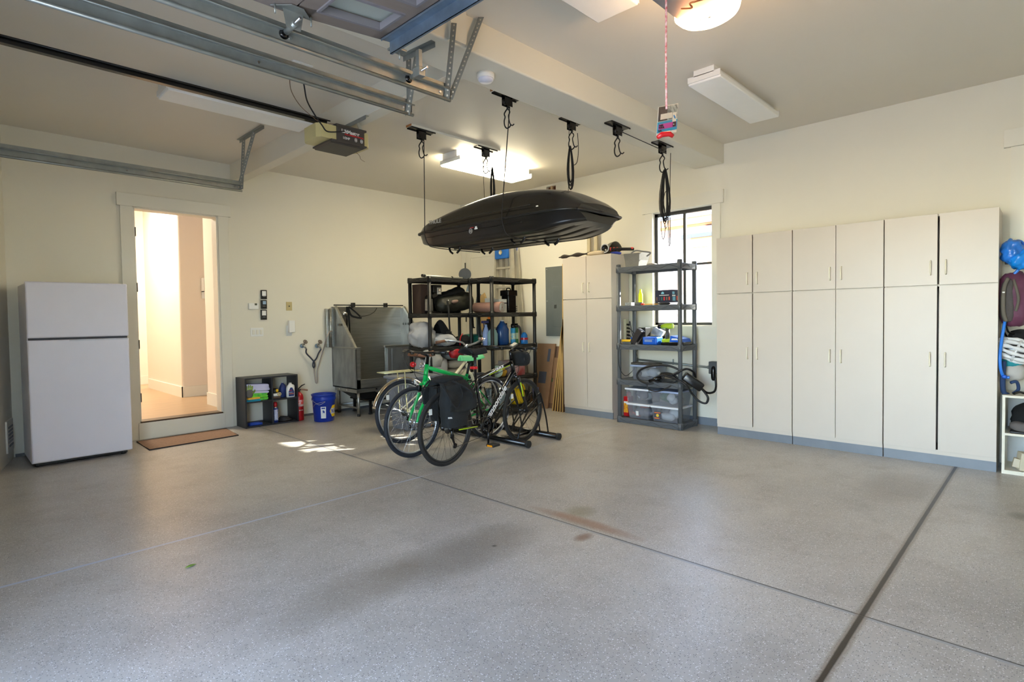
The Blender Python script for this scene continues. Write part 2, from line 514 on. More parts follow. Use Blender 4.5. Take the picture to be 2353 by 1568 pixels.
# hallway beyond
hw_m = mat('oak_floor', (170, 142, 108), 0.35, var=0.12, scale=3, stretch=(1.5, 22, 1))
B().box((-6.6, 0.15, 0.08), (-2.2, 7.0, 0.185)).obj('floor_hall', hw_m, kind='structure')
B().box((-6.6, 0.15, 3.45), (-2.2, 7.0, 3.55)).obj('ceiling_hall', hall_m, kind='structure')
B().box((-6.6, 0.15, 0), (-6.45, 7, 3.5)).obj('wall_hall_left', hall_m, kind='structure')
B().box((-6.6, 4.62, 0.18), (-3.36, 4.8, 3.5)).obj('wall_hall_back', hall_m, kind='structure')
B().box((-3.36, 6.0, 0.18), (-2.2, 6.2, 3.5)).obj('wall_hall_stair', hall_m, kind='structure')
b = B(); b.box((-3.81, 2.02, 0.18), (-2.2, 4.0, 3.5), 0.03); b.obj('wall_hall_pier', hall_m, kind='structure')
B().box((-3.79, 0.15, 0.18), (-2.2, 0.95, 3.5)).obj('wall_hall_right', hall_m, kind='structure')
B().box((-2.2, 0.1, 0), (-2.05, 7, 3.5)).obj('wall_hall_end', hall_m, kind='structure')
b = B(); b.box((-6.45, 4.6, 0.185), (-3.36, 4.62, 0.34)); b.obj('baseboard_hall_back', trim_m, kind='structure')
b = B(); b.box((-3.825, 2.0, 0.185), (-2.4, 2.02, 0.345)); b.box((-3.83, 2.0, 0.185), (-3.81, 3.9, 0.345)); b.obj('baseboard_hall_pier', trim_m, kind='structure')
B().box((-3.805, 0.16, 0.185), (-3.79, 0.95, 0.35)).obj('baseboard_hall_right', trim_m, kind='structure')
b = B(); b.box((-3.35, 4.35, 0.185), (-2.3, 5.9, 0.33), 0.01)
b.box((-3.05, 4.35, 0.33), (-2.3, 5.9, 0.5), 0.01); b.obj('stair_step', mat('carpet_runner', (160, 148, 132), 0.95, bump=0.3, bscale=80), kind='structure')

# window in the right wall
glass = bpy.data.materials.new('window_glass'); glass.use_nodes = True
g = glass.node_tree; g.nodes.clear()
go = g.nodes.new('ShaderNodeOutputMaterial'); gm = g.nodes.new('ShaderNodeMixShader'); gt = g.nodes.new('ShaderNodeBsdfTransparent'); gg = g.nodes.new('ShaderNodeBsdfGlossy')
gf = g.nodes.new('ShaderNodeFresnel'); gf.inputs[0].default_value = 1.45; gg.inputs['Roughness'].default_value = 0.02
gt.inputs[0].default_value = (0.93, 0.95, 0.95, 1)
g.links.new(gf.outputs[0], gm.inputs[0]); g.links.new(gt.outputs[0], gm.inputs[1]); g.links.new(gg.outputs[0], gm.inputs[2]); g.links.new(gm.outputs[0], go.inputs[0])
win = B()
win.box((-0.02, WY0 - 0.09, WZ0 - 0.02), (0.02, WY0 + 0.012, WZ1)); win.box((-0.02, WY1 - 0.012, WZ0 - 0.02), (0.02, WY1 + 0.09, WZ1))
win.box((-0.032, WY0 - 0.13, WZ1), (0.02, WY1 + 0.13, WZ1 + 0.15)); win.box((-0.06, WY0 - 0.11, WZ0 - 0.05), (0.1, WY1 + 0.11, WZ0 - 0.012)); win.box((-0.02, WY0 - 0.1, WZ0 - 0.17), (0.0, WY1 + 0.1, WZ0 - 0.05))
w1 = win.obj('window_1', trim_m, kind='structure')
bronze_m = mat('window_bronze', (62, 62, 60), 0.45)
b = B(); X0, X1 = 0.06, 0.10
b.box((X0, WY0, WZ0), (X1, WY0 + 0.035, WZ1)); b.box((X0, WY1 - 0.045, WZ0), (X1, WY1, WZ1)); b.box((X0, WY0, WZ0), (X1, WY1, WZ0 + 0.03)); b.box((X0, WY0, WZ1 - 0.045), (X1, WY1, WZ1))
b.box((X0 + 0.01, -4.12, WZ0), (X1 - 0.005, -4.085, WZ1)); b.box((X0 + 0.012, WY0, 1.915), (X1 - 0.012, WY1, 1.94)); b.obj('window_frame', bronze_m, w1)
B().box((X0 + 0.017, WY0 + 0.02, WZ0 + 0.02), (X0 + 0.021, WY1 - 0.02, WZ1 - 0.02)).obj('pane', glass, w1)
b = B(); b.box((0.0, WY0 - 0.001, WZ0 - 0.012), (0.18, WY0 + 0.004, WZ1)); b.box((0.0, WY1 - 0.004, WZ0 - 0.012), (0.18, WY1 + 0.001, WZ1)); b.box((0, WY0, WZ1 - 0.004), (0.18, WY1, WZ1)); b.obj('window_reveal', trim_m, w1)

# rough vent opening high on the right wall
b = B(); b.box((0.05, -2.15, 3.07), (0.2, -1.93, 3.25)); b.obj('trim_4', mat('bare_sheathing', (96, 58, 34), 0.8), kind='structure')
B().box((0.0, -2.055, 3.09), (0.04, -2.03, 3.235)).obj('trim_5', mat('bare_stud', (190, 160, 124), 0.8), kind='structure')

# white panelled door in the right wall, next to the corner
b = B(); b.box((-0.02, -0.12, 0), (0, -0.03, 2.5)); b.box((-0.02, -1.13, 0), (0, -1.04, 2.5)); b.box((-0.03, -1.16, 2.5), (0, -0.01, 2.62)); d2 = b.obj('door_2', trim_m, kind='structure')
b = B(); b.box((-0.012, -1.04, 0.02), (-0.001, -0.12, 2.5))
for z0, z1 in ((0.15, 1.0), (1.18, 2.34)):
    for a0, a1, c0, c1 in ((-0.90, -0.26, z0, z0 + 0.015), (-0.90, -0.26, z1 - 0.015, z1), (-0.90, -0.885, z0, z1), (-0.275, -0.26, z0, z1)):
        b.box((-0.018, a0, c0), (-0.012, a1, c1))
b.obj('door_panel', trim_m, d2)
for z in (0.3, 1.25, 2.15): B().box((-0.026, -0.135, z), (-0.012, -0.112, z + 0.11), 0.003).obj('hinge', bronze_m, d2)
# big cased opening at the right edge of the right wall
b = B(); b.box((-0.02, -7.5, 0), (0, -7.09, 2.68)); b.box((-0.045, -7.6, 2.68), (0, -7.045, 2.825), 0.002); b.obj('trim_6', trim_m, kind='structure')
# painted base strips
B().box((-0.012, -4.72, 0), (0, -3.36, 0.09)).obj('baseboard_right', kick_m, kind='structure')
b = B(); b.box((-3.70, -0.012, 0), (-0.02, 0, 0.03)); b.box((-5.85, -0.012, 0), (DL - 0.14, 0, 0.03)); b.obj('baseboard_back', mat('scuffed_base', (92, 92, 94), 0.6), kind='structure')

# outside the window: stone house with tiled eave, timber fascia and chimney
st = bpy.data.materials.new('rubble_stone'); st.use_nodes = True; nt = st.node_tree; bs = nt.nodes['Principled BSDF']; L = nt.links.new
geo = nt.nodes.new('ShaderNodeNewGeometry'); vo = N('ShaderNodeTexVoronoi', Scale=2.6); vo.feature = 'DISTANCE_TO_EDGE'; L(geo.outputs['Position'], vo.inputs['Vector'])
vc = N('ShaderNodeTexVoronoi', Scale=2.6); L(geo.outputs['Position'], vc.inputs['Vector']); sc_ = nt.nodes.new('ShaderNodeSeparateColor'); L(vc.outputs['Color'], sc_.inputs[0])
c = ramp(sc_.outputs[0], 0.1, srgb(214, 176, 158), 0.9, srgb(226, 220, 214)); c = mixc(thr(vo.outputs['Distance'], 0.05, 0.02), c, srgb(178, 160, 150)); L(c, bs.inputs['Base Color']); bs.inputs['Roughness'].default_value = 0.9
hs = thing('stone_house', 'stone house with tiled roof and orange fascia outside the window', 'house', (5.2, -1.0, -0.1))
B().box((5.0, -5.6, -0.12), (5.4, 3.5, 3.25)).obj('wall', st, hs)
tim_m = mat('timber_fascia', (214, 150, 104), 0.7)
b = B(); b.box((4.75, -5.8, 3.22), (4.85, 3.6, 3.36)); b.box((4.85, -5.7, 3.2), (5.3, 3.6, 3.25)); b.obj('fascia', tim_m, hs)
b = B(); b.prism([(4.7, -5.9, 3.36), (4.7, -5.9, 3.42), (7.6, -5.9, 3.9), (7.6, -5.9, 3.84)], (0, 9.6, 0)); b.obj('roof', mat('clay_tile', (176, 168, 170), 0.8, var=0.15, scale=3), hs)
B().box((6.4, -1.45, 3.5), (6.9, -0.95, 4.3)).obj('chimney', tim_m, hs)
b = B(); b.prism([(3.9, -3.6, 2.86), (3.9, -3.6, 2.92), (5.0, -3.6, 3.2), (5.0, -3.6, 3.14)], (0, 1.5, 0)); b.obj('porch_roof', MATS['clay_tile'], hs)
B().box((3.88, -3.6, 2.80), (3.93, -2.08, 2.88), 0.01).obj('gutter', mat('dark_gutter', (90, 92, 96), 0.5), hs)
B().box((3.94, -3.5, 2.62), (4.02, -2.25, 2.82)).obj('beam', tim_m, hs)
B().box((3.93, -2.78, 1.6), (4.08, -2.6, 2.7)).obj('post', tim_m, hs)
B().box((3.9, -2.95, -0.12), (4.4, -2.45, 1.6)).obj('pier', st, hs)
# ================================================================== CEILING HARDWARE
holes_m = mat('hole_dark', (60, 60, 58), 0.8)
def fixture(name, label, x0, x1, y0, y1, zb, lit=0.0):
    t = thing(name, label, 'ceiling light', ((x0 + x1) / 2, (y0 + y1) / 2, HC), 'fluorescent ceiling fixtures')
    b = B(); b.box((x0 + 0.0, y0 + 0.05, zb + 0.05), (x1, y1 - 0.05, HC), 0.003)
    b.box((x0, y0, zb + 0.015), (x0 + 0.012, y1, zb + 0.06), 0.002); b.box((x1 - 0.012, y0, zb + 0.015), (x1, y1, zb + 0.06), 0.002)
    b.box((x0 + 0.012, y0 + 0.05, zb + 0.045), (x1 - 0.012, y1 - 0.05, zb + 0.06))
    b.obj('housing', white_m, t)
    lm = mat('lit_diffuser', (255, 242, 208), 0.5, emit=22.0, var=0.0) if lit else mat('prismatic_diffuser', (246, 246, 242), 0.35, var=0.01, bump=0.15, bscale=160)
    b = B(); b.box((x0 + 0.012, y0, zb), (x1 - 0.012, y1, zb + 0.044), 0.008); b.obj('diffuser', lm, t)
    return t
fixture('fluorescent_fixture', 'lit fluorescent fixture glowing warm white over the roof box', -2.10, -0.86, -2.44, -2.08, 3.13, 1)
fixture('fluorescent_fixture', 'unlit white fixture on the ceiling above the wall cabinets', -2.06, -0.76, -5.49, -5.22, 3.16)
fixture('fluorescent_fixture', 'tan-lit fixture behind the black rail of the garage opener', -5.03, -3.81, -2.33, -2.05, 3.15)
fixture('fluorescent_fixture', 'fixture cut off by the top edge beside the red cord', -4.62, -3.38, -5.58, -5.29, 3.15)

def track(label, y, x1, z, side, x0=-6.86):
    t = thing('garage_door_track', label, 'track', (x1, y, z), 'galvanised horizontal door tracks')
    b = B()
    b.box((x0, y - 0.0015, z), (x1, y + 0.0015, z + 0.062))
    b.tube([(x0, y + side * 0.012, z - 0.002), (x1, y + side * 0.012, z - 0.002)], 0.011, 8)
    b.box((x0, y, z + 0.060), (x1, y + side * 0.030, z + 0.063)); b.tube([(x0, y + side * 0.031, z + 0.058), (x1, y + side * 0.031, z + 0.058)], 0.005, 6)
    b.obj('rail', galv_m, t)
    b = B(); yo = y - side * 0.004
    b.box((x0, yo - 0.0015, z + 0.035), (x1 + 0.0, yo + 0.0015, z + 0.10)); b.box((x0, yo, z + 0.098), (x1, yo - side * 0.03, z + 0.1015)); b.obj('stiffener_angle', galv_m, t)
    for x in (x1 - 0.03, x1 - 0.07, x1 - 1.0, x1 - 2.1): B().cyl((x, y, z + 0.035), (x, y + side * 0.008, z + 0.035), 0.007, n=10).obj('bolt_head', chrome_m, t)
    b = B()
    n = 6; pts = [(x0 - 0.0 - 0.35 * math.sin(a * PI / 2 / n), y, z + 0.03 - 0.35 * (1 - math.cos(a * PI / 2 / n))) for a in range(n + 1)]
    return t
T1 = track('lowest steel door track running above the interior doorway', -1.30, -4.10, 2.665, -1)
T2 = track('steel door track ending beside the garage opener, left of its neighbour', -4.285, -4.10, 2.665, -1)
T3 = track('steel door track holding the rollers of the raised garage door', -4.67, -4.10, 2.655, -1)

def hanger(label, segs, bar=None):
    base = segs[0][1]
    t = thing('track_hanger', label, 'bracket', base, 'perforated steel track hangers')
    for p, q in segs:
        p, q = Vector(p), Vector(q)
        d = (q - p); L_ = d.length; a, bb, dd = frame(d)
        # angle iron: one flange facing the camera, the other running back
        s1 = Vector((0.717, -0.697, 0)); s1 = (s1 - dd * s1.dot(dd)).normalized(); s2 = dd.cross(s1).normalized()
        if s2.dot(D) < 0: s2 = -s2
        b = B().m(galv_m)
        w = 0.034; th = 0.0025
        def sl(o, u, v, uu, vv):
            b.prism([o, o + u * uu, o + u * uu + v * vv, o + v * vv], d)
        sl(p, s1, s2, w, th); sl(p, s1, s2, th, w)
        b.m(holes_m if False else mat('punched_hole', (205, 200, 185), 0.8))
        k = int(L_ / 0.034)
        for i in range(k):
            c = p + dd * (0.02 + i * L_ / k) + s1 * (w * 0.55) - s2 * 0.0012
            vs = [b.bm.verts.new(c + 0.0052 * (math.cos(j * PI / 4) * s1 + 1.35 * math.sin(j * PI / 4) * dd)) for j in range(8)]
            b.face(vs)
        b.obj('punched_angle', galv_m, t)
    if bar:
        p, q = Vector(bar[0]), Vector(bar[1]); b = B(); d = (q - p).normalized(); s = Vector((-d.y, d.x, 0))
        b.prism([p, p + s * 0.032, p + s * 0.032 - Vector((0, 0, 0.003)), p - Vector((0, 0, 0.003))], q - p)
        b.prism([p, p + s * 0.003, p + s * 0.003 - Vector((0, 0, 0.034)), p - Vector((0, 0, 0.034))], q - p)
        b.obj('ceiling_angle', galv_m, t)
    return t
z = HC - 0.003
hanger('hanger of the lowest track, in front of the left beam',
       [(at(551, 435, y=-1.32), at(556, 322, y=-1.2)), (at(548, 417, y=-1.3), at(580, 302, y=-1.45))],
       (at(607, 288, z=z), at(551, 322, z=z)))
hanger('bluish hanger of the track that ends beside the opener',
       [(at(930, 262, y=-4.29), at(955, 108, y=-4.33)), (at(935, 258, y=-4.28), at(933, 135, y=-4.23))],
       (at(1000, 96, z=HB - 0.002), at(927, 130, z=HB - 0.002)))
hanger('hanger of the raised door track, splaying up to the tan beam',
       [(at(1020, 226, y=-4.68), at(1037, 52, y=-4.665)), (at(1028, 226, y=-4.68), at(1106, 22, y=-4.665))])

# raised sectional door of the second bay
gd_m = mat('garage_door_inner_face', (132, 120, 112), 0.6, var=0.05, scale=4, stretch=(1, 6, 1))
gdr_m = mat('garage_door_stile', (128, 124, 128), 0.55, var=0.04, scale=5)
pane_m = mat('frosted_pane', (176, 182, 172), 0.25, var=0.03, scale=3)
gd = thing('garage_door', 'raised sectional garage door with framed panes lying in its overhead tracks', 'garage door', (-4.5, -6.2, 2.75))
secs = [(-4.53, -5.13, 2.835, 2.775), (-5.13, -5.74, 2.775, 2.765), (-5.74, -6.35, 2.765, 2.76), (-6.35, -6.86, 2.76, 2.76)]
yA, yB = -4.735, -7.66
for si, (xa, xb, za, zb2) in enumerate(secs):
    sl_ = (zb2 - za) / (xb - xa)
    def zz(x, off=0.0): return za + (x - xa) * sl_ + off
    def slab(b, x0, x1, y0, y1, lo, hi):
        P_ = [(x0, y0, zz(x0, lo)), (x1, y0, zz(x1, lo)), (x1, y0, zz(x1, hi)), (x0, y0, zz(x0, hi))]
        b.prism(P_, (0, y1 - y0, 0))
    b = B(); x0, x1 = xb + 0.004, xa - 0.004
    st_ = 0.10
    if si == 0:
        slab(b, x1 - 0.15, x1, yB, yA, 0, 0.045); slab(b, x0, x0 + 0.09, yB, yA, 0, 0.045)
        n = 9; w = (yA - yB - st_) / n
        for k in range(n + 1):
            yc = yA - st_ - k * w if k else yA - 0.0
            y1_ = yA - k * w; slab(b, x0, x1, y1_ - st_, y1_, 0, 0.045)
        b.obj('door_section', gd_m, gd)
        # moulded stiles under the section and recessed frosted panes
        b = B(); slab(b, x0 + 0.09, x1 - 0.15, yB + 0.02, yA - 0.02, 0.040, 0.046); o = b.obj('pane', pane_m, gd)
        b = B()
        for k in range(n):
            y1_ = yA - k * w - st_; y0_ = y1_ - (w - st_)
            for (c0, c1, d0, d1) in ((x0 + 0.085, x0 + 0.10, y0_, y1_), (x1 - 0.165, x1 - 0.15, y0_, y1_), (x0 + 0.09, x1 - 0.15, y0_ - 0.004, y0_ + 0.012), (x0 + 0.09, x1 - 0.15, y1_ - 0.012, y1_ + 0.004)):
                slab(b, c0, c1, d0, d1, -0.008, 0.03)
        b.obj('pane_moulding', gdr_m, gd)
    else:
        slab(b, x0, x1, yB, yA, 0, 0.045)
        b.obj('door_section', gd_m, gd)
# steel struts across the sections
def strut(x, zt, h=0.06, w=0.05):
    b = B()
    b.box((x, yB, zt - h), (x + 0.003, yA - 0.02, zt)); b.box((x - w, yB, zt - 0.003), (x, yA - 0.02, zt)); b.box((x, yB, zt - h), (x + 0.014, yA - 0.02, zt - h + 0.003)); b.box((x - w, yB, zt - 0.014), (x - w + 0.003, yA - 0.02, zt))
    b.box((x + 0.003, yB, zt - 0.003), (x + 0.02, yA - 0.02, zt))
    return b.obj('steel_strut', galvb_m, gd)
strut(-4.58, 2.822, 0.066, 0.055)
strut(-5.62, 2.765)
# hinge and rollers on the near edge of the door
def roller(xc, zc, top=False):
    b = B().m(chrome_m)
    b.cyl((xc, -4.655, zc), (xc, -4.85, zc + 0.012), 0.0065, n=8)
    b.m(galv_m); b.cyl((xc, -4.70, zc), (xc, -4.80, zc + 0.006), 0.014, n=12)
    b.m(blackg_m); b.lathe((xc, -4.672, zc), [(0.010, -0.016), (0.024, -0.014), (0.024, 0.0), (0.018, 0.004), (0.018, 0.006), (0.008, 0.008)], (0, -1, 0), 18)
    b.m(galv_m)
    if not top:
        b.prism([(xc - 0.10, -4.76, zc + 0.066), (xc + 0.10, -4.76, zc + 0.066), (xc + 0.03, -4.83, zc + 0.066), (xc - 0.03, -4.83, zc + 0.066)], (0, 0, 0.004))
        b.prism([(xc - 0.035, -4.78, zc - 0.015), (xc + 0.035, -4.78, zc - 0.015), (xc + 0.05, -4.78, zc + 0.07), (xc - 0.05, -4.78, zc + 0.07)], (0, 0.003, 0))
        for dx in (-0.085, -0.03, 0.04, 0.09): b.cyl((xc + dx, -4.775, zc + 0.03), (xc + dx, -4.775, zc + 0.075), 0.004, n=8)
    else:
        b.box((xc - 0.02, -4.80, zc - 0.02), (xc + 0.025, -4.74, zc + 0.03), 0.004); b.box((xc - 0.012, -4.79, zc + 0.02), (xc + 0.012, -4.76, zc + 0.13), 0.002)
    return b.obj('roller_hinge', galv_m, gd)
roller(-5.13, 2.70); roller(-4.40, 2.70, True)
b = B(); b.box((-4.56, -4.76, 2.80), (-4.47, -4.70, 2.812), 0.003); b.cyl((-4.5, -4.73, 2.76), (-4.5, -4.73, 2.81), 0.004); b.obj('top_bracket', galv_m, gd)

# ceiling outlet with plug
t = thing('ceiling_outlet', 'white ceiling outlet plate with a black plug above the tracks', 'outlet', at(683, 148, z=HC))
p = at(683, 148, z=HC); b = B(); b.box((p.x - 0.06, p.y - 0.06, HC - 0.006), (p.x + 0.1, p.y + 0.06, HC), 0.002); b.obj('plate', white_m, t)
B().cyl((p.x, p.y, HC - 0.006), (p.x, p.y, HC - 0.07), 0.016, 0.011).obj('plug', black_m, t)
plug_end = Vector((p.x, p.y, HC - 0.07))

# ---- garage opener of the first bay
op_m = mat('opener_casing', (62, 58, 54), 0.5, var=0.05)
lens_m = mat('yellowed_lens', (196, 184, 130), 0.4, var=0.05, scale=5)
yn, yf = -3.02, -2.72
P0 = at(776, 325, y=yn); P1 = at(838, 337, y=yn); xl, xr = P0.x, P1.x; zb_, zt_ = P0.z, at(768, 283, y=yn).z
zb_ = (P0.z + P1.z) / 2
t = thing('garage_door_opener', 'dark garage door opener with yellowed lenses hung below the left beam', 'garage door opener', ((xl + xr) / 2, (yn + yf) / 2, zb_))
b = B(); b.box((xl, yn, zb_), (xr, yf, zt_), 0.004); b.box((xl - 0.012, yn - 0.004, zt_ - 0.012), (xr + 0.02, yf + 0.004, zt_ + 0.004), 0.003); b.box((xl - 0.06, yn - 0.004, zb_ - 0.006), (xr + 0.02, yf + 0.03, zb_ + 0.008), 0.003)
b.prism([(xl - 0.06, yn + 0.02, zb_ - 0.006), (xr + 0.015, yn + 0.02, zb_ - 0.006), (xr + 0.0, yn + 0.03, zb_ - 0.016), (xl - 0.04, yn + 0.03, zb_ - 0.016)], (0, yf - yn - 0.01, 0))
b.obj('casing', op_m, t)
def lens(x0, x1):
    b = B(); s = 1 if x1 > x0 else -1
    prof = [(x0, 0.0), (x1 - s * 0.03, 0.0), (x1, 0.03)]
    poly = [(x0, yn + 0.02, 0), (x1 - s * 0.03, yn + 0.02, 0), (x1, yn + 0.06, 0), (x1, yf - 0.04, 0), (x1 - s * 0.03, yf, 0), (x0, yf, 0)]
    b.prism([Vector(q) + Vector((0, 0, zb_ + 0.012)) for q in poly], (0, 0, zt_ - zb_ - 0.025))
    return b.obj('light_lens', lens_m, t)
lens(xl, xl - 0.165); lens(xr, xr + 0.075)
wl_m = mat('opener_print_white', (215, 215, 210), 0.5); wr_m = mat('opener_print_red', (200, 30, 36), 0.5)
H_ = zt_ - zb_
lettering('LiftMaster', H_ * 0.30, wl_m, t, (xl + 0.035, yn - 0.0045, zb_ + H_ * 0.56), (1, 0, 0.0), (0, 0, 1), bold=0.0012, sx=0.98)
lettering('PROFESSIONAL', H_ * 0.115, wr_m, t, (xl + 0.065, yn - 0.0045, zb_ + H_ * 0.45), (1, 0, 0), (0, 0, 1), bold=0.0005, sx=1.65)
lettering('1/2HP', H_ * 0.19, wl_m, t, (xl + 0.045, yn - 0.0045, zb_ + H_ * 0.20), (1, 0, 0), (0, 0, 1), bold=0.0008)
b = B()
for dx in (0.17, 0.225):
    b.ring((xl + dx, yn - 0.0045, zb_ + H_ * 0.32), (0, 1, 0), 0.010, 0.0022, 12, 4); b.ring((xl + dx, yn - 0.0045, zb_ + H_ * 0.25), (0, 1, 0), 0.010, 0.0022, 12, 4)
b.obj('printed_marks', wl_m, t)
# hanging bracket of the opener
b = B(); q0 = at(840, 264, z=HB); q1 = at(768, 300, z=HB)
b.prism([q0, q0 + Vector((0.035, 0, 0)), q0 + Vector((0.035, 0, -0.003)), q0 + Vector((0, 0, -0.003))], q1 - q0)
b.prism([q0, q0 + Vector((0.003, 0, 0)), q0 + Vector((0.003, 0, -0.035)), q0 + Vector((0, 0, -0.035))], q1 - q0)
for q, xx in ((q0 + Vector((0, 0.16, -0.01)), xr - 0.03), (q1 + Vector((0, 0.12, -0.01)), xl + 0.02)):
    e = Vector((xx, q.y + 0.02, zt_)); e.y = min(max(q.y, yn + 0.03), yf - 0.03); b.prism([q, q + Vector((0.034, 0, 0)), q + Vector((0.034, 0.003, 0)), q + Vector((0, 0.003, 0))], e - q)
b.obj('hanging_bracket', galv_m, t)
# rail of the opener
ra, rb = at(0, 96, y=-2.87), at(728, 273, y=-2.87); zr = rb.z - 0.01
t2 = thing('opener_rail', 'long black perforated rail running to the dark garage opener', 'rail', (rb.x, -2.87, zr))
b = B(); b.box((-6.86, -2.885, zr - 0.02), (xl - 0.02, -2.855, zr + 0.02), 0.002); b.box((-6.86, -2.893, zr - 0.028), (xl - 0.05, -2.847, zr - 0.018), 0.002); b.obj('rail', blackg_m, t2)
b = B(); b.tube([(-6.86, -2.900, zr + 0.008), (xl, -2.900, zr + 0.008)], 0.006, 6); b.tube([(-6.86, -2.85, zr + 0.03), (xl, -2.85, zr + 0.03)], 0.005, 6); b.obj('chain', black_m, t2)
# cords from the ceiling outlet to the opener
def cordthing(name, label, cat, pts, r, m_, n=6, group=None, part_of=None):
    b = B(); pp = bez(pts, 8); b.tube(pp, r, n)
    if part_of is not None: return b.obj(name, m_, part_of)
    o = b.obj(name, m_, loc=pp[0]); o['label'] = label; o['category'] = cat
    if group: o['group'] = group
    return o
cordthing('power_cord', 'black power cord sagging from the ceiling outlet to the opener', 'cord',
          [plug_end, at(697, 190, y=-3.2), at(705, 230, y=-3.15), at(722, 262, y=-3.1), at(740, 288, y=-3.06), at(752, 302, y=-3.05), at(778, 303, y=-3.04), Vector((xl + 0.06, -3.03, zt_ - 0.05))], 0.0055, cord_m, part_of=t)
cordthing('sensor_wire', 'thin sensor wires drooping from the ceiling beside the outlet', 'wire',
          [at(667, 145, z=HC), at(666, 190, y=-3.2), at(672, 215, y=-3.18), at(690, 243, y=-3.1), at(715, 266, y=-3.05), at(740, 283, y=-2.99), at(770, 285, y=-2.98)], 0.003, mat('wire_tan', (120, 96, 70), 0.6))
cordthing('antenna_wire', 'short loose antenna wire dangling under the opener', 'wire',
          [at(818, 350, y=-2.85), at(826, 358, y=-2.85), at(829, 366, y=-2.85), at(838, 372, y=-2.85)], 0.0018, mat('wire_tan', (120, 96, 70), 0.6))
# ---- lit opener of the second bay (top of the photo)
t = thing('garage_door_opener', 'garage opener with glowing slotted lamp cover at the top edge', 'garage door opener', (-3.7, -6.1, 2.82))
b = B(); b.box((-3.96, -6.21, 2.84), (-3.60, -5.95, 3.02), 0.006); b.obj('casing', mat('opener_grey', (120, 120, 122), 0.45), t)
glow_m = mat('glowing_lens', (255, 206, 150), 0.4, emit=26.0, var=0.02)
b = B(); GX, GY, GZ = -3.60, -6.08, 2.92
def lensf(u, v):
    a = (u - 0.5) * PI; e = v * PI
    return Vector((GX + 0.20 * max(0, math.cos(a)) ** 0.6 * math.sin(e) ** 0.5, GY + 0.16 * math.sin(a), GZ - 0.12 * math.cos(e) * max(0.0, math.cos(a)) ** 0.35))
b.grid(lensf, 24, 18); b.obj('lamp_cover', glow_m, t)
slot_m = mat('lens_slot', (176, 140, 112), 0.6)
b = B()
for k in range(8):
    def near_(u, v):
        best = None
        for i in range(41):
            for j in range(41):
                p = lensf(i / 40, j / 40); w = p - CAM; z = w.dot(D)
                e = (w.dot(R_) / z * F_PX + CX - u) ** 2 + (CY - w.dot(U_) / z * F_PX - v) ** 2 + 400 * z * z
                if best is None or e < best[0]: best = (e, p)
        return best[1]
    p0 = near_(1592 + k * 9.5, 30 - k * 3.0); p1 = near_(1597 + k * 9.5, 45 - k * 3.5)
    if (p1 - p0).length > 0.004: o_ = (CAM - p0).normalized() * 0.004; b.cyl(p0 + o_, p1 + o_, 0.0036, 0.002, 6)
b.obj('vent_slots', slot_m, t)
b = B(); b.box((-6.86, -6.115, 3.0), (-3.9, -6.085, 3.04)); b.obj('rail', black_m, t)
cordthing('wire_loop', 'orange-lit wire loop on the glowing lamp cover', 'wire', [at(1566, 20, y=-6.2), at(1590, 18, y=-6.26), at(1585, 8, y=-6.27), at(1600, 3, y=-6.3), at(1625, -4, y=-6.3)], 0.0035, mat('wire_orange', (190, 110, 60), 0.6))

# red release cord, card and handle
rc = at(1530, 0, y=-6.08)
t = thing('release_cord', 'red striped release cord hanging from above with a red handle', 'cord', (rc.x, rc.y, 2.2))
b = B(); z0 = at(1530, 252, y=-6.08).z; b.tube([(rc.x, rc.y, 3.0), (rc.x + 0.003, rc.y, 2.7), (rc.x - 0.002, rc.y, 2.5), (rc.x, rc.y - 0.0, at(1530, 250, y=rc.y).z)], 0.0048, 8)
rs_m = mat('red_white_cord', (196, 60, 66), 0.7, scale=60, rgb2=(240, 200, 200)); b.obj('cord', rs_m, t)
hp = at(1529, 314, y=-6.16); b = B(); sr_ = Vector((R_.x, R_.y, 0)) * 0.034
b.tube([hp - sr_ + Vector((0, 0, -0.004)), hp - sr_ * 0.5 + Vector((0, 0, 0.008)), hp + sr_ * 0.5 + Vector((0, 0, 0.012)), hp + sr_ + Vector((0, 0, 0.0))], [0.008, 0.012, 0.012, 0.008], 12); b.obj('handle', red_m, t)
ca = [at(1513, 246, y=-6.05), at(1558, 238, y=-6.03), at(1554, 304, y=-6.07), at(1508, 314, y=-6.09)]
t = thing('hang_tag', 'printed cardboard tag with cyan and magenta bands on the release cord', 'tag', ca[3])
def card(u0, v0, u1, v1, off=0.0):
    def q(u, v): return (ca[0] * (1 - u) + ca[1] * u) * (1 - v) + (ca[3] * (1 - u) + ca[2] * u) * v
    nrm = (ca[1] - ca[0]).cross(ca[3] - ca[0]).normalized()
    if nrm.dot(CAM - ca[0]) < 0: nrm = -nrm
    return [q(u0, v0) + nrm * off, q(u1, v0) + nrm * off, q(u1, v1) + nrm * off, q(u0, v1) + nrm * off], nrm
def cardrect(name, u0, v0, u1, v1, off, m_):
    q, nrm = card(u0, v0, u1, v1, off); b = B(); b.prism(q, nrm * 0.0006); return b.obj(name, m_, t)
cardrect('card', 0, 0, 1, 1, 0.0, white_m)
cardrect('photo_panel', 0.02, 0.02, 0.45, 0.52, 0.001, mat('tag_dark', (52, 46, 54), 0.5, scale=30, var=0.4))
cardrect('photo_panel', 0.45, 0.02, 0.98, 0.52, 0.001, mat('tag_pale', (176, 190, 196), 0.5, scale=40, rgb2=(90, 100, 104)))
cardrect('phone_print', 0.12, 0.28, 0.7, 0.47, 0.0018, mat('tag_white', (228, 226, 220), 0.5))
cardrect('cyan_band', 0.0, 0.54, 1, 0.9, 0.001, mat('tag_cyan', (30, 158, 208), 0.5))
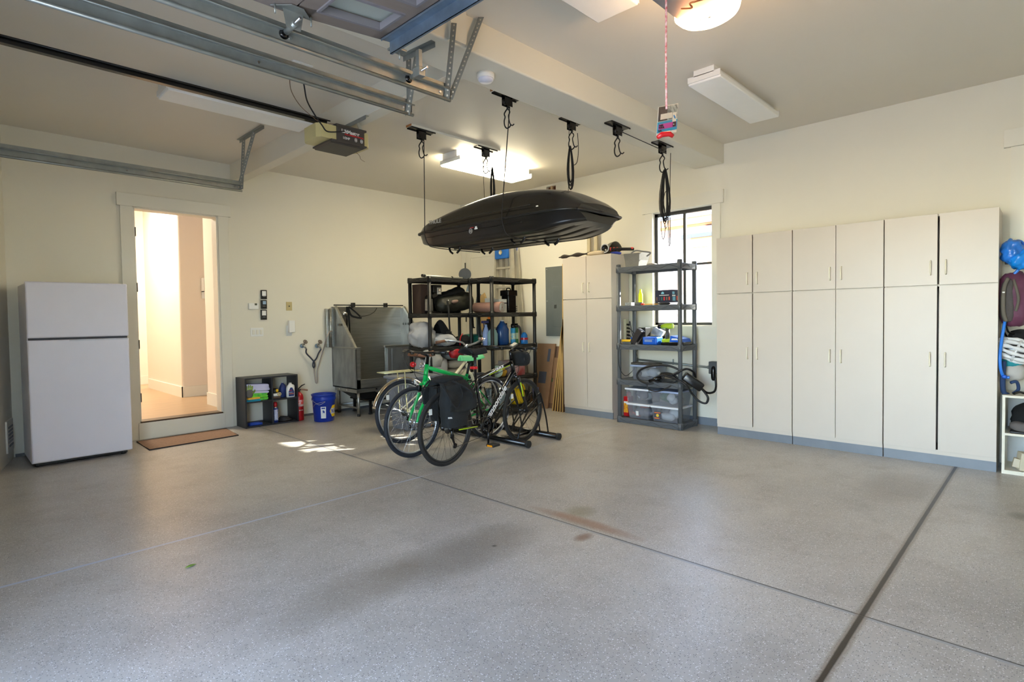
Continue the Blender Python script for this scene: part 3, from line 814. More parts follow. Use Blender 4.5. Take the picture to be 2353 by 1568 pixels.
cardrect('magenta_band', 0.06, 0.62, 0.94, 0.80, 0.0018, mat('tag_magenta', (200, 60, 170), 0.5))
cardrect('black_square', 0.76, 0.63, 0.92, 0.79, 0.0026, blackg_m)
cardrect('white_slip', 0.72, 0.30, 0.92, 0.62, 0.0028, mat('tag_white', (228, 226, 220), 0.5))
q, nrm = card(0.74, 0.40, 0.90, 0.52, 0.0036); b = B(); c = sum(q, Vector()) / 4; b.cyl(c, c + nrm * 0.0006, 0.0095, n=16); b.obj('blue_dot', mat('tag_blue', (50, 130, 200), 0.5), t)
q, nrm = card(0.09, 0.70, 0.5, 0.8, 0.0026)
xd, yd = (ca[1] - ca[0]), (ca[0] - ca[3])
lettering('Download', 0.013, blackg_m, t, card(0.10, 0.695, 1, 1, 0.0026)[0][0], xd, yd, bold=0.0003, sx=0.8)
lettering('the myQ app', 0.013, blackg_m, t, card(0.10, 0.765, 1, 1, 0.0026)[0][0], xd, yd, bold=0.0003, sx=0.8)
lettering('myQ', 0.008, white_m, t, card(0.78, 0.73, 1, 1, 0.0034)[0][0], xd, yd, sx=0.8)
lettering('WE ARE', 0.010, mat('tag_navy', (20, 40, 80), 0.5), t, card(0.08, 0.87, 1, 1, 0.002)[0][0], xd, yd, bold=0.0003)

# smoke detector
p = at(1116, 170, z=HB); t = thing('smoke_detector', 'round white smoke detector under the beam', 'smoke detector', p)
B().lathe(p, [(0.062, 0), (0.062, -0.03), (0.056, -0.036)], n=28).obj('base', white_m, t)
B().lathe(p, [(0.052, -0.034), (0.054, -0.045), (0.044, -0.056), (0.0, -0.058)], n=28, caps=False).obj('sensor_cap', mat('detector_cap', (214, 216, 230), 0.35), t)

# ---- hoist boards, pulleys, hooks
def board(label, x0, x1, yc, z1):
    t = thing('hoist_board', label, 'board', (x0, yc, z1), 'white hoist boards on the ceiling')
    B().box((x0, yc - 0.045, z1 - 0.022), (x1, yc + 0.045, z1), 0.002).obj('plank', trim_m, t)
    B().box((x0 - 0.004, yc - 0.044, z1 - 0.021), (x0, yc + 0.044, z1 - 0.001)).obj('raw_end', mat('raw_wood_end', (158, 106, 62), 0.7), t)
board('white board on the ceiling beside the lit fixture, with two pulleys', -2.985, -1.74, -2.70, HC)
board('white board tucked against the beam, with two pulleys', -2.99, -1.74, -3.935, HC)

def carabiner(b, p, s=1.0, yaw=0.0, twist=1):
    """open double hook like a lyre hanging from p"""
    c, sn = math.cos(yaw), math.sin(yaw)
    def q(x, z): return Vector((p.x + c * x * s, p.y + sn * x * s, p.z + z * s))
    b.tube(bez([q(0, 0), q(-0.028, -0.045), q(-0.022, -0.075), q(-0.030, -0.11), q(-0.026, -0.15), q(-0.008, -0.172), q(0.016, -0.160), q(0.028, -0.14)], 4), 0.0062 * s, 6)
    b.tube(bez([q(0, 0), q(0.020, -0.03), q(0.008, -0.062), q(0.012, -0.10), q(0.022, -0.135), q(0.040, -0.148), q(0.056, -0.135)], 4), 0.0055 * s, 6)
    b.cyl(q(0, 0.012), q(0, -0.012), 0.009 * s, n=8)

def pulley(label, p, fwd=True, hook=True, yaw=-0.8):
    """pulley plate 0.27 long along X under plate point p"""
    t = thing('hoist_pulley', label, 'pulley', p, 'black hoist pulleys')
    x, y, z = p
    b = B(); b.box((x - 0.15, y - 0.042, z - 0.014), (x + 0.15, y - 0.036, z + 0.0), 0.001); b.box((x - 0.15, y + 0.036, z - 0.014), (x + 0.15, y + 0.042, z), 0.001); b.box((x - 0.15, y - 0.042, z - 0.005), (x + 0.15, y + 0.042, z), 0.001)
    b.obj('mounting_plate', black_m, t)
    b = B(); b.box((x - 0.05, y - 0.020, z - 0.095), (x + 0.045, y - 0.016, z - 0.005), 0.002); b.box((x - 0.05, y + 0.016, z - 0.095), (x + 0.045, y + 0.020, z - 0.005), 0.002)
    for xx in (x - 0.03, x + 0.03): b.cyl((xx, y - 0.026, z - 0.07), (xx, y + 0.026, z - 0.07), 0.006, n=8)
    b.obj('wheel_housing', blackg_m, t)
    b = B()
    for xx in (x - 0.028, x + 0.022): b.lathe((xx, y - 0.012, z - 0.062), [(0.012, 0), (0.026, 0.002), (0.022, 0.012), (0.026, 0.022), (0.012, 0.024)], (0, 1, 0), 16)
    b.obj('wheel', black_m, t)
    b = B(); carabiner(b, Vector((x, y, z - 0.11)), 1.0, yaw); b.obj('hook', cord_m, t)
    return t
zb1 = HC - 0.022
PA = [Vector((-2.83, -2.70, zb1)), Vector((-1.93, -2.70, zb1)), Vector((-2.83, -3.935, zb1)), Vector((-1.93, -3.935, zb1)), Vector((-1.98, -4.50, HB)), Vector((-1.17, -4.50, HB))]
pulley('pulley at the wooden end of the far ceiling board, left of the lit fixture', PA[0])
pulley('pulley in front of the lit fluorescent fixture', PA[1])
pulley('pulley at the wooden end of the board beside the beam', PA[2])
pulley('pulley with a long bunched rope above the roof box nose', PA[3])
pulley('pulley under the beam with an empty hook', PA[4])
pulley('pulley under the beam in front of the window, rope bundle below', PA[5])
def ropeline(label, pts, r=0.0032):
    return cordthing('hoist_rope', label, 'rope', pts, r, cord_m, 5, 'hoist ropes')
# ================================================================== LEFT PART OF THE BACK WALL
# refrigerator
FX0, FX1, FYF, FH = -5.79, -5.02, -0.755, 1.70
t = thing('refrigerator', 'white top-freezer refrigerator left of the interior doorway', 'refrigerator', ((FX0 + FX1) / 2, -0.4, 0))
B().box((FX0 + 0.004, FYF + 0.075, 0.03), (FX1 - 0.004, -0.06, FH - 0.012), 0.006).obj('cabinet_body', appl_m, t)
ft = thing  # alias
B().box((FX0, FYF, 1.185), (FX1, FYF + 0.07, FH), 0.012).obj('freezer_door', appl_m, t)
dd = B().box((FX0, FYF, 0.045), (FX1, FYF + 0.07, 1.165), 0.012).obj('fridge_door', appl_m, t)
B().box((FX0 + 0.012, FYF + 0.012, 1.163), (FX1 - 0.012, FYF + 0.075, 1.188)).obj('door_gasket', mat('gasket_dark', (50, 52, 60), 0.6), t)
B().box((FX0 + 0.3, FYF - 0.001, 1.150), (FX1 - 0.01, FYF + 0.02, 1.163), 0.003).obj('grip_ledge', mat('grip_grey', (200, 202, 212), 0.4), t)
B().box((FX0 + 0.03, FYF + 0.08, 0.012), (FX1 - 0.03, -0.1, 0.045)).obj('base_grille', black_m, t)
for x in (FX0 + 0.05, FX1 - 0.06):
    B().lathe((x, FYF + 0.10, 0), [(0.024, 0), (0.024, 0.02), (0.014, 0.045)], n=14).obj('levelling_foot', black_m, t)
# dog-flap style wall vent near the fridge on the splayed wall
q = [at(24, 972, y=-0.16), at(38, 966, y=-0.02), at(38, 1015, y=-0.02), at(25, 1022, y=-0.16)]
t = thing('wall_vent', 'small white wall register low beside the refrigerator', 'vent', (-5.9, -0.2, 0.3))
def wl(y, z, o=0.0): return Vector((-5.862 - 0.2186 * (-y) + o, y, z))
b = B(); b.prism([wl(-0.06, 0.10), wl(-0.34, 0.10), wl(-0.34, 0.40), wl(-0.06, 0.40)], (0.014, 0, 0)); b.obj('frame', trim_m, t)
b = B()
for k in range(6): b.prism([wl(-0.10, 0.15 + 0.035 * k, 0.014), wl(-0.30, 0.15 + 0.035 * k, 0.014), wl(-0.30, 0.17 + 0.035 * k, 0.014), wl(-0.10, 0.17 + 0.035 * k, 0.014)], (0.004, 0, 0))
b.obj('louvre', mat('louvre_grey', (150, 152, 156), 0.5), t)

# door mat
t = thing('door_mat', 'tan ribbed door mat with dark binding in front of the doorway', 'mat', (-4.42, -0.42, 0))
mm = mat('mat_pile', (150, 118, 94), 0.95, var=0.12, scale=60, bump=0.4, bscale=260)
B().prism([(-4.87, -0.72, 0.001), (-3.98, -0.66, 0.001), (-3.93, -0.12, 0.001), (-4.86, -0.15, 0.001)], (0, 0, 0.008)).obj('pile', mm, t)
B().tube([(-4.87, -0.72, 0.006), (-3.98, -0.66, 0.006), (-3.93, -0.12, 0.006), (-4.86, -0.15, 0.006)], 0.007, 6, closed=True).obj('binding', mat('mat_binding', (46, 40, 40), 0.9), t)
# green leaf on the floor
p = at(439, 1303, z=0.0); b = B()
b.grid(lambda u, v: Vector((p.x - 0.03 + 0.06 * u, p.y + (v - 0.5) * 0.026 * math.sin(PI * u) + 0.012 * u, 0.003 + 0.006 * math.sin(PI * u) * abs(v - 0.5))), 8, 4, 0.0008)
o = b.obj('leaf', mat('leaf_green', (120, 160, 60), 0.5), loc=p); o['label'] = 'small green leaf lying alone on the floor'; o['category'] = 'leaf'

# hall things: key shelf, switch, handrail
wk = at(478, 640, y=2.0)
t = thing('key_shelf', 'small white mail and key shelf on the hallway wall', 'shelf', (wk.x, 2.0, 1.5))
a, c = at(467, 640, y=1.9), at(483, 671, y=1.9)
b = B(); b.box((a.x, 1.90, c.z), (a.x + 0.012, 2.0, a.z)); b.box((a.x, 1.90, c.z), (a.x + 0.25, 2.0, c.z + 0.012)); b.box((a.x, 1.90, a.z), (a.x + 0.25, 2.0, a.z + 0.012)); b.box((a.x, 1.985, c.z - 0.10), (a.x + 0.25, 2.0, c.z)); b.obj('box', white_m, t)
B().box((a.x + 0.045, 1.895, c.z + 0.012), (a.x + 0.22, 1.98, a.z - 0.03)).obj('letters', black_m, t)
b = B()
for k in range(3): b.tube(bez([(a.x + 0.06 + k * 0.05, 1.975, c.z - 0.01), (a.x + 0.06 + k * 0.05, 1.955, c.z - 0.06), (a.x + 0.06 + k * 0.05, 1.93, c.z - 0.05)], 4), 0.005, 6)
b.obj('key_hook', black_m, t)
a = at(478, 738, y=2.0); t = thing('light_switch', 'white switch plate inside the hallway', 'switch', a)
B().box((a.x - 0.03, 1.99, a.z - 0.06), (a.x + 0.08, 2.0, a.z + 0.06), 0.002).obj('plate', white_m, t)
B().box((a.x + 0.0, 1.985, a.z - 0.03), (a.x + 0.05, 1.992, a.z + 0.03), 0.002).obj('rocker', trim_m, t)
t = thing('handrail', 'scrolled iron stair handrail at the end of the hallway', 'handrail', at(398, 758, y=4.35))
A_ = [at(414, 744, y=4.5), at(403, 749, y=4.4), at(394, 754, y=4.35), at(389, 760, y=4.35), at(389, 766, y=4.35), at(394, 769, y=4.35), at(399, 766, y=4.35), at(399, 760, y=4.35), at(395, 759, y=4.35)]
B().tube(bez([A_[0] + (A_[0] - A_[1]) * 6] + A_, 6), 0.02, 8).obj('rail', mat('iron_pewter', (130, 124, 112), 0.35, 0.7), t)
B().tube([at(396, 763, y=4.35), at(402, 768, y=4.45), at(404, 770, y=4.62)], 0.014, 8).obj('bracket', MATS['iron_pewter'], t)

# black cube shelf
CX0, CX1, CYF, CH = -3.765, -3.10, -0.31, 0.615
cube_m = mat('black_laminate', (40, 42, 48), 0.42, var=0.06)
t = thing('cube_shelf', 'black four-cube shelf unit standing by the door casing', 'shelf', ((CX0 + CX1) / 2, -0.16, 0))
th = 0.018
B().box((CX0, CYF, CH - th), (CX1, -0.015, CH), 0.001).obj('top_panel', cube_m, t)
B().box((CX0 + th, CYF, 0.002), (CX1 - th, -0.015, th)).obj('bottom_panel', cube_m, t)
B().box((CX0, CYF, 0), (CX0 + th, -0.015, CH - th)).obj('side_panel', cube_m, t)
B().box((CX1 - th, CYF, 0), (CX1, -0.015, CH - th)).obj('side_panel', cube_m, t)
xm = (CX0 + CX1) / 2
B().box((xm - th / 2, CYF, th), (xm + th / 2, -0.015, CH - th)).obj('divider', cube_m, t)
zs = 0.305
b = B(); b.box((CX0 + th, CYF, zs), (xm - th / 2, -0.015, zs + th)); b.box((xm + th / 2, CYF, zs), (CX1 - th, -0.015, zs + th)); b.obj('middle_shelf', cube_m, t)
zt = zs + th
def soft(name, label, cat, c, size, m_, seed=0, amp=0.14, power=2.6, rot=None, flat=None, group=None, freq=2.2, sub=3):
    o = B().blob(c, size, amp, freq, seed, power, sub, rot, flat).obj(name, m_, loc=(c[0], c[1], flat if flat is not None else c[2] - size[2] / 2))
    o['label'] = label; o['category'] = cat
    if group: o['group'] = group
    return o
lav_m = mat('lavender_cloth', (196, 196, 226), 0.95, var=0.05, bump=0.2, bscale=60)
def folded(name, label, c, w, d, h, n, m_, cat='cloth', rot=0.0, wav=0.012, sag=0.0, seed=0):
    """stack of n folded layers ending in rounded folds"""
    b = B(); cz, sn = math.cos(rot), math.sin(rot)
    for k in range(n):
        z0 = c[2] + h * k / n; hh = h / n
        pts = []
        for i in range(13):
            a = -PI / 2 + PI * i / 12
            pts.append((w / 2 - hh / 2 + hh / 2 * math.cos(a) * 1.3, z0 + hh / 2 + hh / 2 * math.sin(a)))
        pts = pts + [(-w / 2, z0 + hh), (-w / 2, z0)]
        rows = []
        for j in range(9):
            y = -d / 2 + d * j / 8
            row = []
            for (x, z) in pts:
                wv = wav * noise.noise(Vector((x * 9 + seed, y * 9, k * 2.1 + seed)))
                X = x + wv; Z = z + wv * 0.8 - sag * abs(x + w / 2) / w
                row.append(b.bm.verts.new(Vector((c[0] + cz * X - sn * y, c[1] + sn * X + cz * y, Z))))
            rows.append(row)
        m = len(pts)
        for j in range(8):
            for i in range(m): b.face([rows[j][i], rows[j][(i + 1) % m], rows[j + 1][(i + 1) % m], rows[j + 1][i]], True)
        b.face(rows[0]); b.face(rows[-1][::-1])
    o = b.obj(name, m_, loc=c); o['label'] = label; o['category'] = cat; return o
folded('microfibre_towel', 'blue and teal folded cloth beneath the yellow one on the cube shelf', (-3.655, -0.235, zt + 0.001), 0.17, 0.13, 0.022, 2, mat('teal_cloth', (26, 134, 160), 0.9), rot=-0.1, seed=2)
folded('microfibre_towel', 'yellow folded cloth under the grey work glove', (-3.66, -0.235, zt + 0.024), 0.15, 0.12, 0.022, 1, mat('mustard_cloth', (222, 170, 60), 0.9), rot=0.15, seed=3)
folded('cleaning_cloth', 'green and lime cloths bunched under the pale towels', (-3.575, -0.19, zt + 0.001), 0.20, 0.16, 0.105, 3, mat('green_cloth', (44, 150, 84), 0.95, scale=18, rgb2=(120, 220, 60)), rot=0.0, wav=0.03, seed=5)
folded('towel', 'pile of pale lavender folded towels in the upper left cube', (-3.60, -0.17, zt + 0.108), 0.27, 0.22, 0.105, 4, lav_m, rot=0.05, wav=0.022, sag=0.02, seed=7)
# work glove with lime fingertips
t = thing('work_glove', 'grey work glove with lime finger tips propped at the cube edge', 'glove', (-3.705, -0.27, zt + 0.046))
gz = zt + 0.047
B().blob((-3.70, -0.275, gz + 0.055), (0.085, 0.035, 0.11), 0.08, 2, 3, 3).obj('palm', mat('glove_grey', (96, 94, 92), 0.9, bump=0.2, bscale=80), t)
b = B()
for i, (dx, h) in enumerate(((-0.032, 0.05), (-0.011, 0.062), (0.010, 0.058), (0.030, 0.045))):
    b.tube(bez([(-3.70 + dx, -0.275, gz + 0.09), (-3.70 + dx * 1.1, -0.280, gz + 0.10 + h * 0.5), (-3.70 + dx * 1.2, -0.285, gz + 0.10 + h)], 4), [0.012] * 5 + [0.012, 0.011, 0.008, 0.004], 8)
b.tube([(-3.665, -0.28, gz + 0.055), (-3.645, -0.285, gz + 0.075), (-3.635, -0.285, gz + 0.095)], [0.013, 0.012, 0.007], 8)
b.obj('finger', mat('glove_lime', (160, 196, 60), 0.9, scale=14, rgb2=(80, 80, 78)), t)
# right upper cube: sander with tape, jugs
t = thing('orbital_sander', 'small white and dark sander with a yellow knob in the upper right cube', 'tool', (-3.365, -0.22, zt))
B().box((-3.42, -0.27, zt), (-3.31, -0.18, zt + 0.03), 0.008).obj('sanding_pad', mat('pad_brown', (92, 76, 66), 0.7), t)
B().lathe((-3.365, -0.225, zt + 0.03), [(0.052, 0), (0.058, 0.012), (0.052, 0.03), (0.03, 0.036)], n=20).obj('skirt', white_m, t)
B().lathe((-3.365, -0.225, zt + 0.065), [(0.03, 0), (0.04, 0.02), (0.036, 0.05), (0.015, 0.062)], n=18).obj('motor_housing', black_m, t)
B().blob((-3.355, -0.265, zt + 0.10), (0.036, 0.03, 0.04), 0.02, 2, 1, 2.2).obj('knob', yellow_m, t)
b = B(); b.ring((-3.335, -0.285, zt + 0.055), (0.2, 1, 0.1), 0.018, 0.007, 20, 8)
o = b.obj('tape_roll', mat('masking_tape', (196, 176, 132), 0.7), loc=(-3.335, -0.285, zt + 0.03)); o['label'] = 'small roll of tape leaning on the sander'; o['category'] = 'tape'
def jug(name, label, cx, cy, z, w, d, h, body, lab, cap=white_m, ltr=None, group=None, handle=True, rot=0):
    t = thing(name, label, 'bottle', (cx, cy, z), group)
    b = B(); N_ = 16; rows = []
    prof = [(0.88, 0), (1, 0.03), (1, 0.62), (0.86, 0.75), (0.52, 0.88), (0.36, 0.93), (0.36, 0.96)]
    for s, hz in prof:
        row = []
        for k in range(N_):
            a = 2 * PI * k / N_; ca_, sa = math.cos(a), math.sin(a)
            q = 4 if hz < 0.7 else 2.2
            kk = (abs(ca_) ** q + abs(sa) ** q) ** (-1 / q)
            sx_ = s if hz < 0.8 else min(s, 0.4)
            row.append(b.bm.verts.new((cx + w / 2 * s * ca_ * kk, cy + d / 2 * sx_ * sa * kk, z + h * hz)))
        rows.append(row)
    for i in range(len(rows) - 1):
        for k in range(N_): b.face([rows[i][k], rows[i][(k + 1) % N_], rows[i + 1][(k + 1) % N_], rows[i + 1][k]], True)
    b.face(rows[0][::-1]); b.face(rows[-1])
    if handle: b.tube(bez([(cx + w * 0.22, cy, z + h * 0.86), (cx + w * 0.46, cy, z + h * 0.78), (cx + w * 0.5, cy, z + h * 0.6)], 4), w * 0.07, 8)
    b.obj('body', body, t)
    B().cyl((cx, cy, z + h * 0.95), (cx, cy, z + h), w * 0.17, n=16).obj('cap', cap, t)
    if lab: B().prism([(cx - w * 0.34, cy - d / 2 - 0.001, z + h * 0.08), (cx + w * 0.34, cy - d / 2 - 0.001, z + h * 0.08), (cx + w * 0.34, cy - d / 2 - 0.001, z + h * 0.42), (cx + w * 0.12, cy - d / 2 - 0.001, z + h * 0.68), (cx - w * 0.12, cy - d / 2 - 0.001, z + h * 0.68), (cx - w * 0.34, cy - d / 2 - 0.001, z + h * 0.42)], (0, -0.0012, 0)).obj('printed_label', lab, t)
    return t
navy_m = mat('label_navy', (34, 56, 120), 0.5, scale=40, rgb2=(30, 48, 108))
j = jug('cleaner_bottle', 'white handled bottle with navy arched label in the cube shelf', -3.185, -0.27, zt, 0.105, 0.06, 0.185, white_m, navy_m)
lettering('BISSELL', 0.014, mat('label_red', (210, 60, 50), 0.5), j, (-3.212, -0.3035, zt + 0.085), (1, 0, 0), (0, 0, 1), bold=0.0003, sx=0.85)
lettering('PRO OXY', 0.012, wl_m, j, (-3.215, -0.3035, zt + 0.06), (1, 0, 0), (0, 0, 1), bold=0.0003, sx=0.85)
B().box((-3.215, -0.3036, zt + 0.042), (-3.155, -0.3022, zt + 0.05)).obj('label_stripe', mat('label_orange', (230, 120, 60), 0.5), j)
jug('cleaner_bottle', 'dark blue bottle hidden behind the white one in the cube shelf', -3.255, -0.20, zt, 0.075, 0.07, 0.195, navy_m, None)
# lower cubes
t = thing('spray_can', 'tall blue spray can with red cap in the lower right cube', 'spray can', (-3.375, -0.25, th))
B().cyl((-3.375, -0.25, th), (-3.375, -0.25, th + 0.185), 0.030, n=20).obj('body', mat('can_blue', (50, 70, 150), 0.3, 0.3), t)
b = B()
for k in range(8):
    a0 = -PI / 2 - 1.0 + k * 0.25; a1 = a0 + 0.25
    b.quad((-3.375 + 0.0306 * math.cos(a0), -0.25 + 0.0306 * math.sin(a0), th + 0.03), (-3.375 + 0.0306 * math.cos(a1), -0.25 + 0.0306 * math.sin(a1), th + 0.03), (-3.375 + 0.0306 * math.cos(a1), -0.25 + 0.0306 * math.sin(a1), th + 0.165), (-3.375 + 0.0306 * math.cos(a0), -0.25 + 0.0306 * math.sin(a0), th + 0.165))
b.obj('printed_label', mat('can_label', (210, 214, 228), 0.4, scale=50, rgb2=(130, 140, 190)), t)
B().lathe((-3.375, -0.25, th + 0.185), [(0.030, 0), (0.018, 0.014), (0.016, 0.02)], n=18).obj('shoulder', steel_m, t)
B().lathe((-3.375, -0.25, th + 0.20), [(0.02, 0), (0.022, 0.02), (0.02, 0.055), (0.012, 0.06)], n=18).obj('cap', red_m, t)
b = B()
for k in range(4):
    R = 0.085 - 0.012 * k; b.ring((-3.24, -0.20, th + 0.012 + 0.011 * k), (0.05 * k, 0.03, 1), R, 0.008, 30, 6)
o = b.obj('hose_coil', mat('hose_black', (44, 42, 44), 0.6), loc=(-3.24, -0.20, th)); o['label'] = 'coil of black hose on the floor of the lower right cube'; o['category'] = 'hose'
b = B(); b.box((-3.70, -0.27, th), (-3.55, -0.19, th + 0.008), 0.003); b.box((-3.70, -0.27, th), (-3.55, -0.262, th + 0.03), 0.003); b.box((-3.70, -0.198, th), (-3.55, -0.19, th + 0.03), 0.003); b.box((-3.70, -0.27, th), (-3.692, -0.19, th + 0.03)); b.box((-3.558, -0.27, th), (-3.55, -0.19, th + 0.03))
o = b.obj('plastic_tray', mat('tray_blue', (30, 70, 170), 0.4), loc=(-3.62, -0.23, th)); o['label'] = 'shallow blue tray in the lower left cube'; o['category'] = 'tray'

# fire extinguisher
ex, ey = -3.055, -0.235
t = thing('fire_extinguisher', 'red fire extinguisher between the cube shelf and the bucket', 'fire extinguisher', (ex, ey, 0))
B().lathe((ex, ey, 0), [(0.052, 0), (0.056, 0.01), (0.056, 0.30), (0.050, 0.335), (0.026, 0.362), (0.018, 0.375)], n=26).obj('cylinder', red_m, t)
def band(cx, cy, r, z0, z1, a0, a1, n=12):
    b = B()
    for k in range(n):
        u0 = a0 + (a1 - a0) * k / n; u1 = a0 + (a1 - a0) * (k + 1) / n
        b.quad((cx + r * math.cos(u0), cy + r * math.sin(u0), z0), (cx + r * math.cos(u1), cy + r * math.sin(u1), z0), (cx + r * math.cos(u1), cy + r * math.sin(u1), z1), (cx + r * math.cos(u0), cy + r * math.sin(u0), z1))
    return b
band(ex, ey, 0.0568, 0.185, 0.27, -2.9, 0.5).obj('printed_label', mat('ext_label', (214, 214, 214), 0.4, scale=30, rgb2=(222, 60, 54)), t)
band(ex, ey, 0.0568, 0.185, 0.21, -2.9, 0.5).obj('label_band', white_m, t)
lettering('BADGER', 0.018, wl_m, t, (ex - 0.03, ey - 0.057, 0.13), (1, 0, 0), (0, 0, 1), bold=0.0005, sx=0.8)
b = B(); b.cyl((ex, ey, 0.37), (ex, ey, 0.40), 0.018, n=14); b.box((ex - 0.02, ey - 0.012, 0.392), (ex + 0.025, ey + 0.012, 0.41), 0.002); b.obj('valve', mat('valve_dark', (60, 56, 54), 0.4, 0.5), t)
b = B(); b.tube([(ex - 0.01, ey, 0.41), (ex + 0.04, ey, 0.452), (ex + 0.085, ey, 0.468)], [0.008, 0.009, 0.006], 8); b.obj('top_lever', black_m, t)
b = B(); b.tube([(ex + 0.02, ey, 0.402), (ex + 0.06, ey - 0.004, 0.398), (ex + 0.115, ey - 0.01, 0.385)], [0.012, 0.012, 0.012], 10); b.obj('discharge_nozzle', mat('nozzle_tan', (150, 116, 96), 0.5), t)
B().tube([(ex - 0.02, ey, 0.40), (ex - 0.05, ey, 0.392), (ex - 0.045, ey, 0.37)], 0.005, 6).obj('pull_pin', red_m, t)

# blue bucket
bx, by = -2.86, -0.53
t = thing('bucket', 'blue plastic bucket with yellow hexagon logo standing on the floor', 'bucket', (bx, by, 0))
bm_ = mat('bucket_blue', (16, 52, 160), 0.32, var=0.04)
B().lathe((bx, by, 0), [(0.118, 0), (0.125, 0.005), (0.142, 0.27), (0.150, 0.275), (0.152, 0.30), (0.147, 0.305), (0.149, 0.335), (0.156, 0.34), (0.156, 0.352), (0.150, 0.356), (0.143, 0.34), (0.136, 0.27), (0.115, 0.012), (0.0, 0.012)], n=44, caps=False).obj('body', bm_, t)
B().tube(bez([(bx - 0.152, by - 0.02, 0.29), (bx - 0.165, by - 0.03, 0.28), (bx - 0.13, by - 0.13, 0.235), (bx - 0.06, by - 0.152, 0.27), (bx - 0.15, by - 0.06, 0.235), (bx - 0.155, by - 0.03, 0.2)], 6), 0.0024, 5).obj('wire_bail', alu_m, t)
def rb(z): return 0.125 + (0.142 - 0.125) * z / 0.27 + 0.0012
def wrap(poly, m_, nm, a_c, par=t, off=0.0, cx=bx, cy=by):
    """flat polygon (arc metres, z) wrapped on the bucket side, subdivided"""
    bm2 = bmesh.new(); vs = [bm2.verts.new((p[0], 0, p[1])) for p in poly]; bm2.faces.new(vs)
    xs = [p[0] for p in poly]
    for i in range(1, 12):
        x = min(xs) + (max(xs) - min(xs)) * i / 12
        bmesh.ops.bisect_plane(bm2, geom=bm2.verts[:] + bm2.edges[:] + bm2.faces[:], plane_co=(x, 0, 0), plane_no=(1, 0, 0))
    b = B(); mp = {}
    for v in bm2.verts:
        r = rb(v.co.z) + off; a = a_c + v.co.x / 0.134
        mp[v.index] = None
    bm2.verts.index_update()
    for v in bm2.verts:
        r = rb(v.co.z) + off; a = a_c + v.co.x / 0.134
        mp[v.index] = b.bm.verts.new((cx + r * math.cos(a), cy + r * math.sin(a), v.co.z))
    for f in bm2.faces: b.face([mp[v.index] for v in f.verts], True)
    bm2.free(); return b.obj(nm, m_, par)
ac = -0.62 - 0.10
hexp = lambda w, h, z: [(-w, z), (-w * 0.62, z - h), (w * 0.62, z - h), (w, z), (w * 0.62, z + h), (-w * 0.62, z + h)]
wrap(hexp(0.105, 0.075, 0.135), mat('logo_yellow', (236, 196, 20), 0.4), 'logo_hexagon', ac)
wrap([(-0.088, 0.10), (0.088, 0.10), (0.088, 0.17), (-0.088, 0.17)], white_m, 'logo_band', ac, off=0.0006)
nb = mat('logo_blue', (20, 56, 150), 0.4)
def letter(ch, x0, w, z0, h):
    s = w * 0.26
    if ch == 'N': ps = [[(0, 0), (s, 0), (s, h), (0, h)], [(w - s, 0), (w, 0), (w, h), (w - s, h)], [(0, h), (s * 1.1, h), (w, 0), (w - s * 1.1, 0)]]
    if ch == 'A': ps = [[(0, 0), (s, 0), (w / 2 + s / 2, h), (w / 2 - s / 2, h)], [(w - s, 0), (w, 0), (w / 2 + s / 2, h), (w / 2 - s / 2, h)], [(w * .25, h * .25), (w * .75, h * .25), (w * .7, h * .4), (w * .3, h * .4)]]
    if ch == 'P': ps = [[(0, 0), (s, 0), (s, h), (0, h)], [(0, h * .82), (w * .9, h * .82), (w * .8, h), (0, h)], [(w - s, h * .5), (w, h * .5), (w, h * .9), (w - s, h)], [(0, h * .4), (w * .8, h * .4), (w, h * .55), (0, h * .57)]]
    for p in ps: wrap([(x0 + q[0], z0 + q[1]) for q in p], nb, 'logo_letter', ac, off=0.0012)
for i, ch in enumerate('NAPA'): letter(ch, -0.078 + i * 0.041, 0.035, 0.108, 0.055)
wa = -2.02 - 0.08
wrap([(-0.032, 0.05), (0.032, 0.05), (0.032, 0.20), (-0.032, 0.20)], white_m, 'warning_sticker', wa)
wrap([(-0.022, 0.172), (0.022, 0.172), (0.022, 0.19), (-0.022, 0.19)], nb, 'sticker_print', wa, off=0.0006)
wrap([(-0.016, 0.11), (-0.004, 0.125), (0.014, 0.115), (0.016, 0.14), (0.004, 0.155), (-0.014, 0.15), (-0.006, 0.135)], nb, 'sticker_print', wa, off=0.0006)

